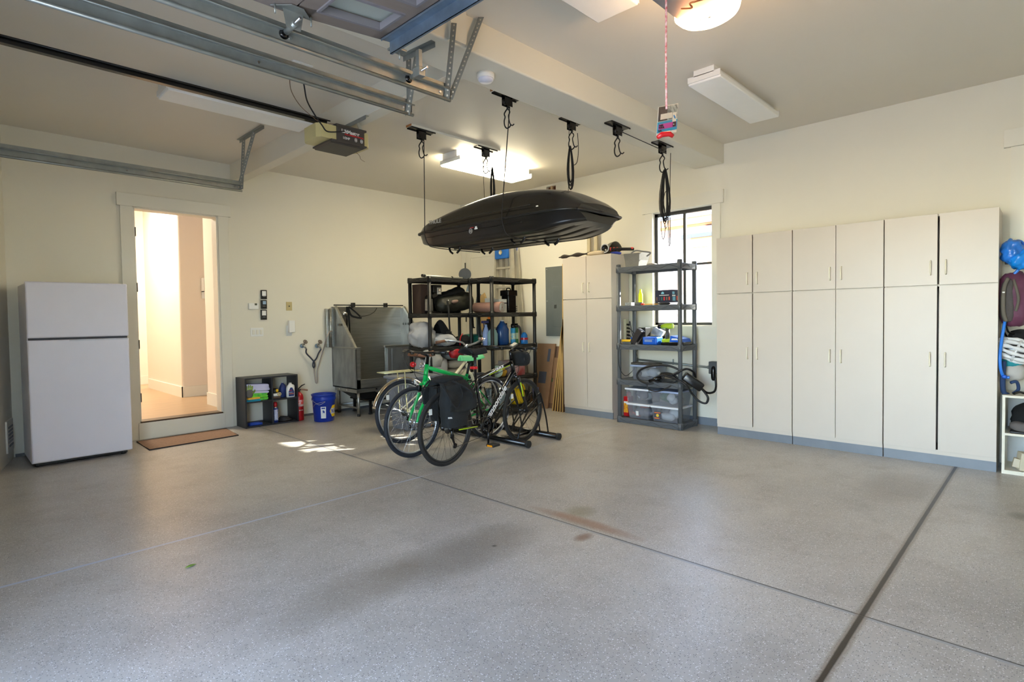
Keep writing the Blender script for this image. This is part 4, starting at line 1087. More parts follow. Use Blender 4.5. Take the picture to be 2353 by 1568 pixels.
# ---- things on the back wall
def wallthing(name, label, cat, u, v): 
    p = at(u, v, y=0.0); return thing(name, label, cat, p), p
def wrect(u0, v0, u1, v1, y0=0.0):
    a, c = at(u0, v0, y=y0), at(u1, v1, y=y0); return min(a.x, c.x), max(a.x, c.x), min(a.z, c.z), max(a.z, c.z)
t, p = wallthing('thermostat', 'white thermostat with a small dark screen', 'thermostat', 581, 704)
x0, x1, z0, z1 = wrect(570, 697, 593, 711); B().box((x0, -0.03, z0), (x1, 0, z1), 0.005).obj('body', white_m, t); B().box((x0 + 0.07, -0.032, z0 + 0.05), (x0 + 0.10, -0.029, z0 + 0.075)).obj('screen', mat('lcd_olive', (74, 78, 58), 0.3), t)
x1_ = x1
for i, (v0, v1, lab) in enumerate(((667, 688, 'topmost black garage remote panel with white button'), (690, 710, 'middle black garage remote panel with pale blue display'), (712, 735, 'lowest black garage remote panel, below a thin gap'))):
    t, p = wallthing('garage_remote_panel', lab, 'remote control', 604, (v0 + v1) / 2); t['group'] = 'black garage wall controls'
    x0, x1, z0, z1 = wrect(598, v0, 612, v1); B().box((x0, -0.024, z0), (x1, 0, z1), 0.003).obj('body', blackg_m, t)
    if i == 1: B().box((x0 + 0.022, -0.027, z1 - 0.055), (x1 - 0.012, -0.023, z1 - 0.012), 0.001).obj('display', mat('display_pale', (150, 176, 200), 0.4), t)
    else: B().box((x0 + 0.012, -0.028, z1 - 0.075), (x1 - 0.012, -0.023, z1 - 0.012), 0.002).obj('push_button', white_m, t)
    b = B(); b.box((x0 + 0.02, -0.026, z0 + 0.03), (x0 + 0.035, -0.023, z0 + 0.04)); b.box((x1 - 0.035, -0.026, z0 + 0.03), (x1 - 0.02, -0.023, z0 + 0.04)); b.obj('small_button', mat('button_grey', (110, 110, 112), 0.5), t)
t, p = wallthing('light_switch', 'white three-gang rocker switch plate below the remote panels', 'switch', 590, 764)
x0, x1, z0, z1 = wrect(575, 754, 605, 773); B().box((x0, -0.006, z0), (x1, 0, z1), 0.002).obj('plate', white_m, t)
for k in range(3): B().box((x0 + 0.022 + k * 0.047, -0.011, z0 + 0.025), (x0 + 0.054 + k * 0.047, -0.005, z1 - 0.025), 0.002).obj('rocker', trim_m, t)
t, p = wallthing('jack_plate', 'beige blank jack plate on the wall', 'wall plate', 664, 704)
x0, x1, z0, z1 = wrect(657, 694, 671, 714); B().box((x0, -0.006, z0), (x1, 0, z1), 0.002).obj('plate', mat('beige_plastic', (188, 172, 124), 0.5), t)
B().cyl(((x0 + x1) / 2, -0.006, (z0 + z1) / 2), ((x0 + x1) / 2, -0.012, (z0 + z1) / 2), 0.008, n=10).obj('jack', black_m, t)
t, p = wallthing('plug_in_chime', 'white plug-in box on a wall outlet', 'outlet', 666, 753)
x0, x1, z0, z1 = wrect(657, 745, 672, 772); B().box((x0, -0.008, z0), (x1 - 0.01, 0, z1 - 0.02), 0.002).obj('outlet_plate', white_m, t)
x0, x1, z0, z1 = wrect(664, 737, 678, 764, -0.05); B().box((x0, -0.06, z0), (x1, -0.008, z1), 0.004).obj('body', white_m, t)

# water valves with crossing hoses and pale hose to the tub
def valve(label, u, v):
    p = at(u, v, y=0.0); t = thing('hose_bib', label, 'faucet', p, 'wall hose valves')
    B().lathe(p, [(0.03, 0), (0.03, -0.012), (0.014, -0.02)], (0, 1, 0), 18).obj('wall_flange', mat('flange_blue_grey', (140, 160, 180), 0.4, 0.5), t)
    q = p + Vector((0, -0.055, 0)); b = B(); b.cyl(p, q, 0.012, n=10); b.cyl(q + Vector((-0.012, 0.01, 0.03)), q + Vector((0.028, -0.012, -0.045)), 0.014, 0.010, 10); b.obj('valve_body', steel_m, t)
    w = q + Vector((0.018, -0.01, 0.055)); b = B(); b.ring(w, (0.1, -1, 0.55), 0.026, 0.0055, 20, 6); b.cyl(w, q, 0.006, n=8)
    a, c, dd_ = frame((0.1, -1, 0.55))
    for k in range(5): b.cyl(w, w + 0.026 * (math.cos(k * 1.257) * a + math.sin(k * 1.257) * c), 0.005, n=6)
    b.obj('hand_wheel', mat('handwheel_pewter', (120, 104, 92), 0.4, 0.6), t)
    return q + Vector((0.028, -0.012, -0.045))
h1 = valve('left wall water valve feeding the crossed hoses', 694, 795)
h2 = valve('right wall water valve feeding the crossed hoses', 728, 795)
yh = -0.05
cordthing('supply_hose', 'dark supply hose curving from the left wall valve', 'hose', [h1, at(704, 812, y=yh), at(715, 824, y=yh), at(722, 833, y=yh), at(723, 842, y=yh), at(720, 846, y=yh)], 0.010, mat('hose_navy', (44, 48, 62), 0.6), 8)
cordthing('supply_hose', 'dark supply hose curving from the right wall valve', 'hose', [h2, at(732, 812, y=yh - .01), at(727, 824, y=yh - .01), at(720, 833, y=yh - .01), at(719, 842, y=yh - .01), at(722, 846, y=yh - .01)], 0.010, MATS['hose_navy'], 8)
cordthing('tub_hose', 'pale braided hose looping from the crossed hoses up to the dog tub', 'hose',
          [at(721, 846, y=yh), at(723, 862, y=yh), at(725, 878, y=yh), at(728, 880, y=yh - .01), at(728, 866, y=yh), at(729, 850, y=yh - .01), at(736, 826, y=yh - .02), at(744, 800, y=-0.2), at(750, 778, y=-0.5), at(757, 763, y=-0.42), at(763, 761, y=-0.36)], 0.008, mat('hose_braided', (168, 158, 152), 0.4, 0.2), 8)
# ================================================================== DOG TUB
TX0, TX1, TY = -2.45, -1.28, -0.66
t = thing('dog_tub', 'stainless steel dog washing tub with slanted splash sides against the back wall', 'tub', ((TX0 + TX1) / 2, -0.33, 0))
b = B()
b.box((TX0, -0.02, 0.37), (TX1, -0.005, 1.50)); b.obj('back_splash', steel_m, t)
b = B(); b.prism([(TX0, -0.01, 0.93), (TX0, TY + 0.04, 0.93), (TX0, -0.13, 1.485), (TX0, -0.01, 1.485)], (0.012, 0, 0)); b.obj('side_splash', steeld_m, t)
b = B(); b.prism([(TX1 - 0.012, -0.01, 0.93), (TX1 - 0.012, TY + 0.04, 0.93), (TX1 - 0.012, -0.13, 1.485), (TX1 - 0.012, -0.01, 1.485)], (0.012, 0, 0)); b.obj('side_splash', steeld_m, t)
b = B()
for x in (TX0, TX1 - 0.02): b.prism([(x - 0.004, TY + 0.03, 0.93), (x - 0.004, TY + 0.005, 0.93), (x - 0.004, -0.13, 1.51), (x - 0.004, -0.10, 1.495)], (0.03, 0, 0))
b.obj('splash_trim', steel_m, t)
b = B(); b.box((TX0 - 0.10, -0.06, 0.93), (TX0 - 0.0, -0.0, 1.475), 0.006); b.tube([(TX0 - 0.045, -0.075, 0.93), (TX0 - 0.045, -0.075, 1.475)], 0.018, 10); b.obj('service_panel', steel_m, t)
b = B(); b.box((TX0, TY, 0.37), (TX0 + 0.012, -0.01, 0.93)); b.box((TX1 - 0.012, TY, 0.37), (TX1, -0.01, 0.93)); b.box((TX0, TY, 0.37), (TX1, -0.01, 0.385)); b.obj('basin', steeld_m, t)
b = B(); b.box((TX0, TY, 0.37), (TX0 + 0.065, TY + 0.018, 0.93), 0.003); b.box((TX0, TY, 0.37), (TX1, TY + 0.018, 0.50), 0.003); b.box((TX0 + 0.45, TY, 0.48), (TX1, TY + 0.018, 0.93), 0.003)
b.box((TX0 - 0.012, TY - 0.012, 0.915), (TX0 + 0.075, TY + 0.03, 0.94), 0.003); b.box((TX0 - 0.012, TY - 0.005, 0.92), (TX0 + 0.01, -0.01, 0.94), 0.002); b.box((TX0 + 0.44, TY - 0.012, 0.92), (TX1 + 0.01, TY + 0.03, 0.945), 0.003)
b.obj('front_panel', steel_m, t)
b = B(); b.box((TX0 + 0.47, TY - 0.02, 0.49), (TX1 - 0.05, TY - 0.004, 0.915), 0.003); b.box((TX0 + 0.48, TY - 0.024, 0.49), (TX0 + 0.50, TY - 0.018, 0.90)); b.box((TX0 + 0.55, TY - 0.028, 0.49), (TX0 + 0.565, TY - 0.018, 0.90)); b.obj('sliding_gate', steeld_m, t)
b = B(); b.box((TX0 + 0.02, TY + 0.02, 0.32), (TX1 - 0.02, TY + 0.04, 0.375)); b.box((TX0 + 0.01, TY + 0.02, 0.32), (TX0 + 0.03, -0.05, 0.375)); b.obj('support_rail', steel_m, t)
for x in (TX0 + 0.05, TX1 - 0.05):
    for y in (TY + 0.05, -0.08):
        l = B().cyl((x, y, 0.03), (x, y, 0.36), 0.019, n=12).obj('leg', steel_m, t)
        B().cyl((x, y, 0), (x, y, 0.035), 0.024, 0.020, 12).obj('rubber_foot', black_m, l)
b = B()
b.cyl((TX0 + 0.05, TY + 0.05, 0.11), (TX0 + 0.05, -0.08, 0.11), 0.012); b.cyl((TX0 + 0.05, -0.08, 0.11), (TX1 - 0.05, -0.08, 0.11), 0.012); b.obj('cross_brace', steel_m, t)
b = B(); b.cyl((TX0 + 0.02, -0.05, 1.525), (TX1 + 0.02, -0.05, 1.525), 0.008, n=8)
for x in (TX0 + 0.33, TX0 + 0.88): b.box((x - 0.02, -0.07, 1.50), (x + 0.02, -0.01, 1.56), 0.004)
b.obj('tether_bar', black_m, t); tub_t = t
b = B()
for k in range(3): b.cyl((TX0 - 0.003, -0.20 - k * 0.05, 1.245), (TX0 + 0.0, -0.20 - k * 0.05, 1.245), 0.017, n=12)
b.obj('side_hole', blackg_m, t)
b = B()
for k in range(4): b.cyl((TX1 - 0.016, -0.10 - k * 0.065, 1.24), (TX1 - 0.012, -0.10 - k * 0.065, 1.24), 0.018, n=12)
b.obj('side_hole', blackg_m, t)
b = B(); b.cyl((TX0 + 0.3, TY - 0.001, 0.355), (TX0 + 0.3, TY - 0.006, 0.355), 0.01)
for y in (-0.2, -0.4): b.cyl((TX0 + 0.005, y, 0.35), (TX0 - 0.004, y, 0.35), 0.009)
b.obj('bolt', chrome_m, t)
# shower head on its holder
s0 = at(790, 722, y=-0.06); t = thing('shower_head', 'chrome hand shower clipped inside the dog tub', 'shower head', s0)
B().blob(s0 + Vector((0, -0.03, 0)), (0.085, 0.05, 0.07), 0.0, 1, 0, 2.2).obj('head', chrome_m, t)
B().tube(bez([s0 + Vector((-0.02, -0.02, -0.01)), s0 + Vector((-0.05, -0.02, -0.09)), s0 + Vector((-0.045, -0.02, -0.22)), s0 + Vector((-0.01, -0.02, -0.27))], 5), 0.013, 8).obj('handle', chrome_m, t)
def strap(name, label, cat, pts, w, m_, th=0.003, side=None, group=None):
    pp = bez(pts, 8); b = B(); rows = []
    for i, p in enumerate(pp):
        d = (pp[min(i + 1, len(pp) - 1)] - pp[max(i - 1, 0)]).normalized()
        s = Vector(side) if side is not None else d.cross(D)
        s = s - d * s.dot(d)
        if s.length < 1e-4: s = R_.copy()
        s.normalize(); n = d.cross(s)
        rows.append([b.bm.verts.new(p + s * a * w / 2 + n * c * th / 2) for a, c in ((-1, -1), (1, -1), (1, 1), (-1, 1))])
    for i in range(len(rows) - 1):
        for k in range(4): b.face([rows[i][k], rows[i][(k + 1) % 4], rows[i + 1][(k + 1) % 4], rows[i + 1][k]])
    b.face(rows[0]); b.face(rows[-1][::-1])
    o = b.obj(name, m_, loc=pp[0]); o['label'] = label; o['category'] = cat
    if group: o['group'] = group
    return o
strap('leash', 'black strap hanging straight down the tub back, left of its twin', 'strap', [at(797, 705, y=-0.08), at(797, 740, y=-0.085), at(797, 780, y=-0.09)], 0.024, fabric_m)
strap('leash', 'black strap with metal ring hanging longest into the tub', 'strap', [at(800, 705, y=-0.08), at(803, 750, y=-0.09), at(804, 806, y=-0.1)], 0.024, fabric_m)
strap('tether', 'black harness strap draped from the tether bar clamp towards the right', 'strap', [at(800, 706, y=-0.08), at(806, 724, y=-0.1), at(820, 730, y=-0.1), at(831, 731, y=-0.1)], 0.028, fabric_m)
strap('tether', 'upper loop of the harness strap on the tether bar', 'strap', [at(801, 705, y=-0.09), at(815, 716, y=-0.1), at(828, 728, y=-0.1)], 0.022, fabric_m)
cordthing('tether_cord', '', 'cord', [at(829, 728, y=-0.1), at(848, 724, y=-0.1), at(860, 717, y=-0.1), at(866, 708, y=-0.08)], 0.004, cord_m, part_of=tub_t)
# black folding step beneath the tub
t = thing('step_stool', 'black folding step pushed under the dog tub', 'step', (-1.95, -0.45, 0))
b = B(); b.box((-2.25, -0.62, 0.185), (-1.55, -0.12, 0.21), 0.006); b.obj('tread', blackg_m, t)
b = B(); b.prism([(-2.42, -0.5, 0.315), (-2.25, -0.5, 0.20), (-1.9, -0.5, 0.20), (-2.1, -0.5, 0.315)], (0, 0.3, 0)); b.obj('folded_flap', black_m, t)
for x in (-2.2, -1.6):
    for y in (-0.58, -0.16):
        l = B().box((x - 0.015, y - 0.015, 0.02), (x + 0.015, y + 0.015, 0.19)).obj('leg', black_m, t); B().box((x - 0.02, y - 0.02, 0), (x + 0.02, y + 0.02, 0.02)).obj('foot', rubber_m, l)

# ================================================================== RESIN SHELVING
def shelving(name, label, x0, x1, y0, y1, H, tiers, m_, rib='flat', capd=0.0, post=0.024, lip=0.055, group=None):
    t = thing(name, label, 'shelving unit', ((x0 + x1) / 2, (y0 + y1) / 2, 0), group)
    for z in tiers:
        b = B(); d_ = lip
        b.box((x0 + 0.01, y0 + 0.01, z - 0.012), (x1 - 0.01, y1 - 0.01, z - 0.004))
        b.box((x0, y0, z - d_), (x1, y0 + 0.012, z), 0.003); b.box((x0, y1 - 0.012, z - d_), (x1, y1, z), 0.003)
        b.box((x0, y0, z - d_), (x0 + 0.012, y1, z), 0.003); b.box((x1 - 0.012, y0, z - d_), (x1, y1, z), 0.003)
        for k in range(1, 6):
            xx = x0 + (x1 - x0) * k / 6; b.box((xx - 0.004, y0, z - 0.035), (xx + 0.004, y1, z - 0.01))
        o = b.obj('shelf_board', m_, t)
        # moulded relief on the long and short faces
        b = B()
        def relief(p, u, L_):
            # p start, u direction along the face; n outward
            n = Vector((u.y, -u.x, 0))
            if rib == 'flat':
                for s0, s1, zz_ in ((0.12, 0.40, -0.018), (0.60, 0.88, -0.018), (0.44, 0.56, -0.036)):
                    q0, q1 = p + u * L_ * s0 + Vector((0, 0, zz_)), p + u * L_ * s1 + Vector((0, 0, zz_)); b.tube([q0, q1], 0.0024, 4)
                for s0, s1 in ((0.40, 0.44), (0.60, 0.56)): b.tube([p + u * L_ * s0 + Vector((0, 0, -0.018)), p + u * L_ * s1 + Vector((0, 0, -0.036))], 0.0024, 4)
            else:
                n_ = max(2, int(L_ / 0.115)); pts = []
                for i in range(n_ + 1): pts.append(p + u * (0.03 + (L_ - 0.06) * i / n_) + Vector((0, 0, -0.012 if i % 2 else -d_ + 0.010)))
                b.tube(pts, 0.0022, 4)
        relief(Vector((x0, y0 - 0.001, z)), Vector((1, 0, 0)), x1 - x0); relief(Vector((x0 - 0.001, y0, z)), Vector((0, 1, 0)), y1 - y0)
        b.obj('moulded_ribs', mat('rib_' + m_.name, tuple(int(c * 1.0) for c in ((72, 70, 60) if rib == 'flat' else (58, 60, 64))), 0.4), o)
    for x in (x0 + post, x1 - post):
        for y in (y0 + post, y1 - post):
            b = B(); b.cyl((x, y, 0.0), (x, y, H), post, n=14)
            for z in tiers: b.cyl((x, y, z - lip - 0.005), (x, y, min(z + 0.012, H + 0.005)), post + 0.006, n=14)
            if capd: b.lathe((x, y, H), [(post + 0.004, -0.01), (post + 0.004, 0.006), (post, 0.012)], n=14)
            b.obj('post', m_, t)
    return t
AX0, AX1, AY0, AY1 = -2.01, -1.12, -1.70, -1.24
BX0, BX1, BY0, BY1 = -1.36, -0.49, -2.165, -1.705
TZ = [0.10, 0.52, 0.945, 1.38, 1.84]
shelving('shelving_unit', 'black resin shelving holding the dark duffel bag, nearest the dog tub', AX0, AX1, AY0, AY1, 1.845, TZ, bblack_m, group='black resin shelving units')
shelving('shelving_unit', 'black resin shelving holding blue jugs and spray cans, nearest the cardboard boxes', BX0, BX1, BY0, BY1, 1.845, TZ, bblack_m, group='black resin shelving units')
GX0, GX1, GY0, GY1 = -0.51, -0.11, -4.35, -3.49
GT = [0.065, 0.53, 0.963, 1.435, 1.905]
shelving('shelving_unit', 'grey resin shelving standing in front of the window', GX0, GX1, GY0, GY1, 1.93, GT, greyres_m, 'zig', 0.01, 0.024, 0.062)

def tagm(o, label, cat, group=None):
    o['label'] = label; o['category'] = cat
    if group: o['group'] = group
    return o
zt = TZ[4]
# pole with a black disc on top of unit A
p0, p1 = at(968, 633, y=-1.42), at(1064, 631, y=-1.42); zp = zt + 0.035
t = thing('telescoping_pole', 'silver pole with black round disc lying on top of the shelving', 'pole', ((p0.x + p1.x) / 2, -1.42, zt))
B().cyl((p0.x, -1.46, zp), (p1.x, -1.40, zp), 0.013, n=12).obj('tube', alu_m, t)
B().cyl((p0.x - 0.02, -1.462, zp), (p0.x + 0.03, -1.458, zp), 0.020, n=12).obj('end_cap', black_m, t); b = B(); xm_ = p0.x + (p1.x - p0.x) * 0.72; b.cyl((xm_ - 0.01, -1.418, zp), (xm_ + 0.01, -1.416, zp), 0.018, n=12); b.obj('collar', black_m, t)
pc = at(1069, 629, y=-1.39); b = B(); dv_ = Vector((-0.75, -0.66, 0)) * 0.012; dc_ = Vector((pc.x, -1.385, zt + 0.09)); b.cyl(dc_, dc_ + dv_, 0.088, n=36); b.cyl(dc_ + dv_, dc_ + dv_ * 1.6, 0.03, n=20); b.obj('disc', black_m, t)
z3 = TZ[3]
# coffee maker
cx, cy = -1.80, -1.50
t = thing('coffee_maker', 'black coffee maker with steel carafe on the upper shelf', 'coffee maker', (cx, cy, z3)); cm_t = t
b = B(); b.box((cx - 0.10, cy - 0.06, z3), (cx + 0.11, cy + 0.10, z3 + 0.03), 0.006); b.box((cx + 0.0, cy + 0.02, z3 + 0.03), (cx + 0.11, cy + 0.10, z3 + 0.36), 0.006); b.box((cx - 0.03, cy - 0.06, z3 + 0.27), (cx + 0.11, cy + 0.10, z3 + 0.375), 0.008); b.obj('body', blackg_m, t)
q = at(1000, 668, y=cy - 0.062); b = B(); b.box((cx + 0.03, cy - 0.064, z3 + 0.25), (cx + 0.10, cy - 0.058, z3 + 0.34), 0.003); b.obj('control_plate', steel_m, t)
b = B(); b.cyl((cx + 0.065, cy - 0.07, z3 + 0.305), (cx + 0.065, cy - 0.064, z3 + 0.305), 0.016, n=14); b.box((cx + 0.045, cy - 0.066, z3 + 0.262), (cx + 0.085, cy - 0.063, z3 + 0.275)); b.obj('dial', chrome_m, t)
B().lathe((cx - 0.075, cy - 0.02, z3 + 0.03), [(0.05, 0), (0.056, 0.01), (0.052, 0.15), (0.046, 0.16)], n=20).obj('carafe', steel_m, t)
B().lathe((cx - 0.075, cy - 0.02, z3 + 0.19), [(0.05, 0), (0.05, 0.03), (0.03, 0.045)], n=18).obj('carafe_lid', blackg_m, t)
# tall brown box
o = B().box((-1.955, -1.46, z3), (-1.80, -1.27, z3 + 0.385), 0.002).obj('wooden_box', mat('dark_brown_board', (62, 44, 34), 0.7), loc=(-1.88, -1.37, z3)); tagm(o, 'upright dark brown box behind the coffee maker', 'box')
cordthing('power_cord', '', 'cord', [Vector((-1.96, -1.60, z3 + 0.008)), Vector((-1.93, -1.64, z3 + 0.015)), Vector((-1.90, -1.60, z3 + 0.02)), Vector((-1.88, -1.55, z3 + 0.008))], 0.005, cord_m, part_of=cm_t)
# duffel / tent bag
duf = mat('olive_black_nylon', (36, 35, 24), 0.62, var=0.25, scale=9, bump=0.45, bscale=26)
t = thing('duffel_bag', 'big dark olive duffel bag lying aslant on the upper shelf', 'bag', (-1.42, -1.50, z3))
def softroll(p, q, r0, r1, seed, wr=0.10, n=22, k=28, flat=None):
    p, q = Vector(p), Vector(q); a, c2, d = frame(q - p); L_ = (q - p).length; b = B(); rows = []
    for i in range(n + 1):
        f = i / n; r = r0 + (r1 - r0) * f
        e = min(f, 1 - f) * L_ / (0.5 * r); r *= min(1.0, max(0.0, e)) ** 0.45 if e < 1 else 1
        row = []
        for j in range(k):
            th = 2 * PI * j / k; nn = noise.noise(Vector((math.cos(th) * 1.6, math.sin(th) * 1.6, f * 7 + seed))) + 0.5 * noise.noise(Vector((math.cos(th) * 4, math.sin(th) * 4, f * 16 + seed)))
            v = p + (q - p) * f + (r * (1 + wr * nn)) * (math.cos(th) * a + math.sin(th) * c2)
            if flat is not None and v.z < flat: v.z = flat
            row.append(v)
        rows.append(row)
    b.grid(lambda u, v: rows[round(u * n)][round(v * k) % k], n, k); return b
softroll((-1.78, -1.56, z3 + 0.10), (-1.15, -1.50, z3 + 0.185), 0.095, 0.135, 3, 0.14, flat=z3 + 0.001).obj('main_body', duf, t)
softroll((-1.80, -1.42, z3 + 0.155), (-1.18, -1.40, z3 + 0.305), 0.075, 0.085, 9, 0.16, flat=z3 + 0.004).obj('upper_roll', mat('black_nylon', (20, 20, 18), 0.7, var=0.3, bump=0.4, bscale=30), t)
softroll((-1.72, -1.45, z3 + 0.07), (-1.30, -1.45, z3 + 0.08), 0.07, 0.08, 5, 0.1, flat=z3 + 0.001).obj('lower_roll', MATS['black_nylon'], t)
B().blob((-1.55, -1.655, z3 + 0.155), (0.11, 0.05, 0.045), 0.1, 2, 2, 2.4, 3, (0, -0.15, 0)).obj('label_patch', mat('worn_patch', (120, 96, 84), 0.8), t)
for i, (x, l) in enumerate(((-1.70, 0.24), (-1.29, 0.19))):
    pts = [(x, -1.68, z3 + 0.16 + 0.05 * i), (x, -1.705, z3 + 0.05), (x - 0.005, -1.715, z3 - 0.05), (x + 0.005, -1.715, z3 - l)]
    b = B(); pp = bez(pts, 5)
    for j in range(len(pp) - 1): b.prism([pp[j] + Vector((-0.014, 0, 0)), pp[j] + Vector((0.014, 0, 0)), pp[j + 1] + Vector((0.014, 0, 0)), pp[j + 1] + Vector((-0.014, 0, 0))], (0, -0.003, 0))
    b.box((x - 0.05, -1.722, z3 - l - 0.014), (x + 0.035, -1.705, z3 - l), 0.003); b.obj('hanging_strap', fabric_m, t)
b = B()
for x, z in ((-1.69, 0.165), (-1.33, 0.22)): b.blob((x, -1.695, z3 + z), (0.02, 0.012, 0.02), 0, 1, 0, 2)
b.obj('snap_button', chrome_m, t)
b = B(); b.prism([(-1.22, -1.50, z3 + 0.30), (-1.17, -1.50, z3 + 0.305), (-1.13, -1.50, z3 + 0.39), (-1.175, -1.50, z3 + 0.40)], (0, 0.003, 0)); b.obj('care_tag', mat('pale_tag', (170, 184, 184), 0.5), t)
z2 = TZ[2]
# light grey fabric cover spilling over shelf A third level
grey_f = mat('light_grey_fabric', (168, 168, 168), 0.9, var=0.05, bump=0.2, bscale=60)
t = thing('fabric_cover', 'rumpled light grey fabric cover bulging out of the left end of the shelving', 'cloth', (-1.88, -1.60, z2))
B().blob((-1.97, -1.49, z2 + 0.15), (0.40, 0.32, 0.34), 0.26, 1.5, 11, 2.0, 4, (0.3, 0.45, 0.2), None).obj('fold', grey_f, t)
B().blob((-1.68, -1.56, z2 + 0.085), (0.36, 0.28, 0.17), 0.2, 1.6, 17, 2.2, 4, (0, 0.1, 0), z2 + 0.002).obj('fold', grey_f, t)
# black soft bag beside it, with red piping
t = thing('soft_bag', 'slumped black fabric bag with red edge behind the grey cover', 'bag', (-1.50, -1.50, z2))
def hump(u, v):
    x = -1.74 + 0.62 * u; h = 0.20 * math.exp(-((u - 0.12) / 0.22) ** 2) + 0.12 * (1 - u) + 0.03 + 0.012 * math.sin(19 * u)
    return Vector((x, -1.50 + 0.22 * (v - 0.5), z2 + 0.005 + max(0.02, h) * (math.sin(PI * v) ** 0.4)))
B().grid(hump, 26, 10).obj('body', fabric_m, t)
B().tube(bez([(-1.50, -1.69, z2 + 0.005), (-1.515, -1.705, z2 + 0.07), (-1.49, -1.70, z2 + 0.13), (-1.45, -1.69, z2 + 0.16)], 5), 0.007, 6).obj('piping', red_m, t)
B().blob((-1.38, -1.63, z2 + 0.07), (0.30, 0.14, 0.13), 0.15, 2, 5, 2.4, 3, None, z2 + 0.002).obj('side_pocket', fabric_m, t)
# teal printed bag
soft('printed_bag', 'teal green printed sack at the right of the third shelf', 'bag', (-1.20, -1.58, z2 + 0.075), (0.36, 0.22, 0.15), mat('teal_print', (22, 104, 104), 0.4, scale=26, rgb2=(60, 130, 96)), 6, 0.08, 3.4, None, z2 + 0.002)
z1 = TZ[1]
# lower, mostly hidden stores on unit A
tan_f = mat('tan_cushion', (176, 164, 142), 0.9, var=0.05, bump=0.15, bscale=50)
for i, (x, y, z, w, d, h, m_, lab) in enumerate((
        (-1.84, -1.50, z1 + 0.001, 0.40, 0.34, 0.30, grey_f, 'pale grey cushion bundle on the second shelf behind the green bike'),
        (-1.42, -1.50, z1 + 0.001, 0.46, 0.36, 0.12, tan_f, 'tan cushion at the bottom of the pile behind the saddles'),
        (-1.40, -1.50, z1 + 0.122, 0.44, 0.36, 0.11, tan_f, 'tan cushion in the middle of the pile behind the saddles'),
        (-1.42, -1.50, z1 + 0.234, 0.42, 0.34, 0.10, mat('grey_cushion', (120, 122, 120), 0.8, var=0.08), 'grey cushion topping the pile behind the saddles'))):
    soft('cushion', lab, 'cushion', (x, y, z + h / 2), (w, d, h), m_, 20 + i, 0.07, 3.6, None, z, 'cushions stored on the low shelf')
for i, (x, lab, m_) in enumerate(((-1.83, 'dark storage bag on the lowest shelf, left', fabric_m), (-1.38, 'folded white drop cloth on the lowest shelf', grey_f))):
    soft('storage_bag', lab, 'bag', (x, -1.48, TZ[0] + 0.13), (0.40, 0.36, 0.26), m_, 40 + i, 0.12, 3, None, TZ[0] + 0.001)

q = at(1048, 812, y=-1.66); soft('red_bag', 'small red and black bag wedged above the cushions behind the brown grips', 'bag', q, (0.22, 0.12, 0.14), mat('red_black_nylon', (190, 24, 36), 0.5, scale=9, rgb2=(40, 20, 22)), 31, 0.15, 2.6)
# ---- unit B contents
# rolled mat
t = thing('rolled_mat', 'pinkish tan roll lying on the upper shelf with a grey spiral end', 'roll', (-1.12, -1.98, z3))
ra_, rb2 = Vector((-1.275, -1.76, z3 + 0.071)), Vector((-1.225, -2.22, z3 + 0.071))
B().cyl(ra_, rb2, 0.068, n=26).obj('roll', mat('roll_pink', (150, 112, 96), 0.8, var=0.08), t)
b = B(); d_ = (rb2 - ra_).normalized(); a_, c_, _ = frame(d_)
b.tube([rb2 + d_ * 0.001 + (0.01 + 0.0030 * k / 3.0) * (math.cos(k * 0.45) * a_ + math.sin(k * 0.45) * c_) for k in range(56)], 0.0035, 5); b.obj('spiral_edge', mat('spiral_grey', (176, 178, 164), 0.7), t)
# white box and black case
t = thing('white_box', 'white carton with black mark behind the roll', 'box', (-1.06, -1.98, z3))
B().box((-1.14, -2.08, z3), (-1.00, -1.94, z3 + 0.18), 0.003, None).obj('carton', mat('carton_white', (214, 212, 200), 0.6), t)
B().box((-1.10, -2.083, z3 + 0.12), (-1.00, -2.079, z3 + 0.135)).obj('lid_gap', black_m, t)
B().box((-1.14, -1.935, z3), (-1.06, -1.80, z3 + 0.20)).obj('carton_flap', mat('carton_white', (214, 212, 200), 0.6), t)
o = B().box((-1.05, -1.92, z3), (-0.94, -1.76, z3 + 0.16), 0.008).obj('flat_case', blackg_m, loc=(-1.22, -1.83, z3)); tagm(o, 'flat black case behind the white carton', 'case')
t = thing('charger_case', 'tall black ribbed case with top handle on the upper right shelf', 'case', (-0.80, -1.92, z3))
b = B(); b.box((-0.885, -2.00, z3), (-0.73, -1.86, z3 + 0.30), 0.015); b.box((-0.90, -2.012, z3 + 0.23), (-0.715, -1.848, z3 + 0.31), 0.012)
for k in range(3): b.box((-0.895, -2.01, z3 + 0.03 + k * 0.025), (-0.72, -1.85, z3 + 0.04 + k * 0.025), 0.002)
b.obj('body', blackg_m, t); B().tube(bez([(-0.85, -1.93, z3 + 0.31), (-0.84, -1.93, z3 + 0.335), (-0.78, -1.93, z3 + 0.335), (-0.77, -1.93, z3 + 0.31)], 4), 0.009, 8).obj('handle', black_m, t)
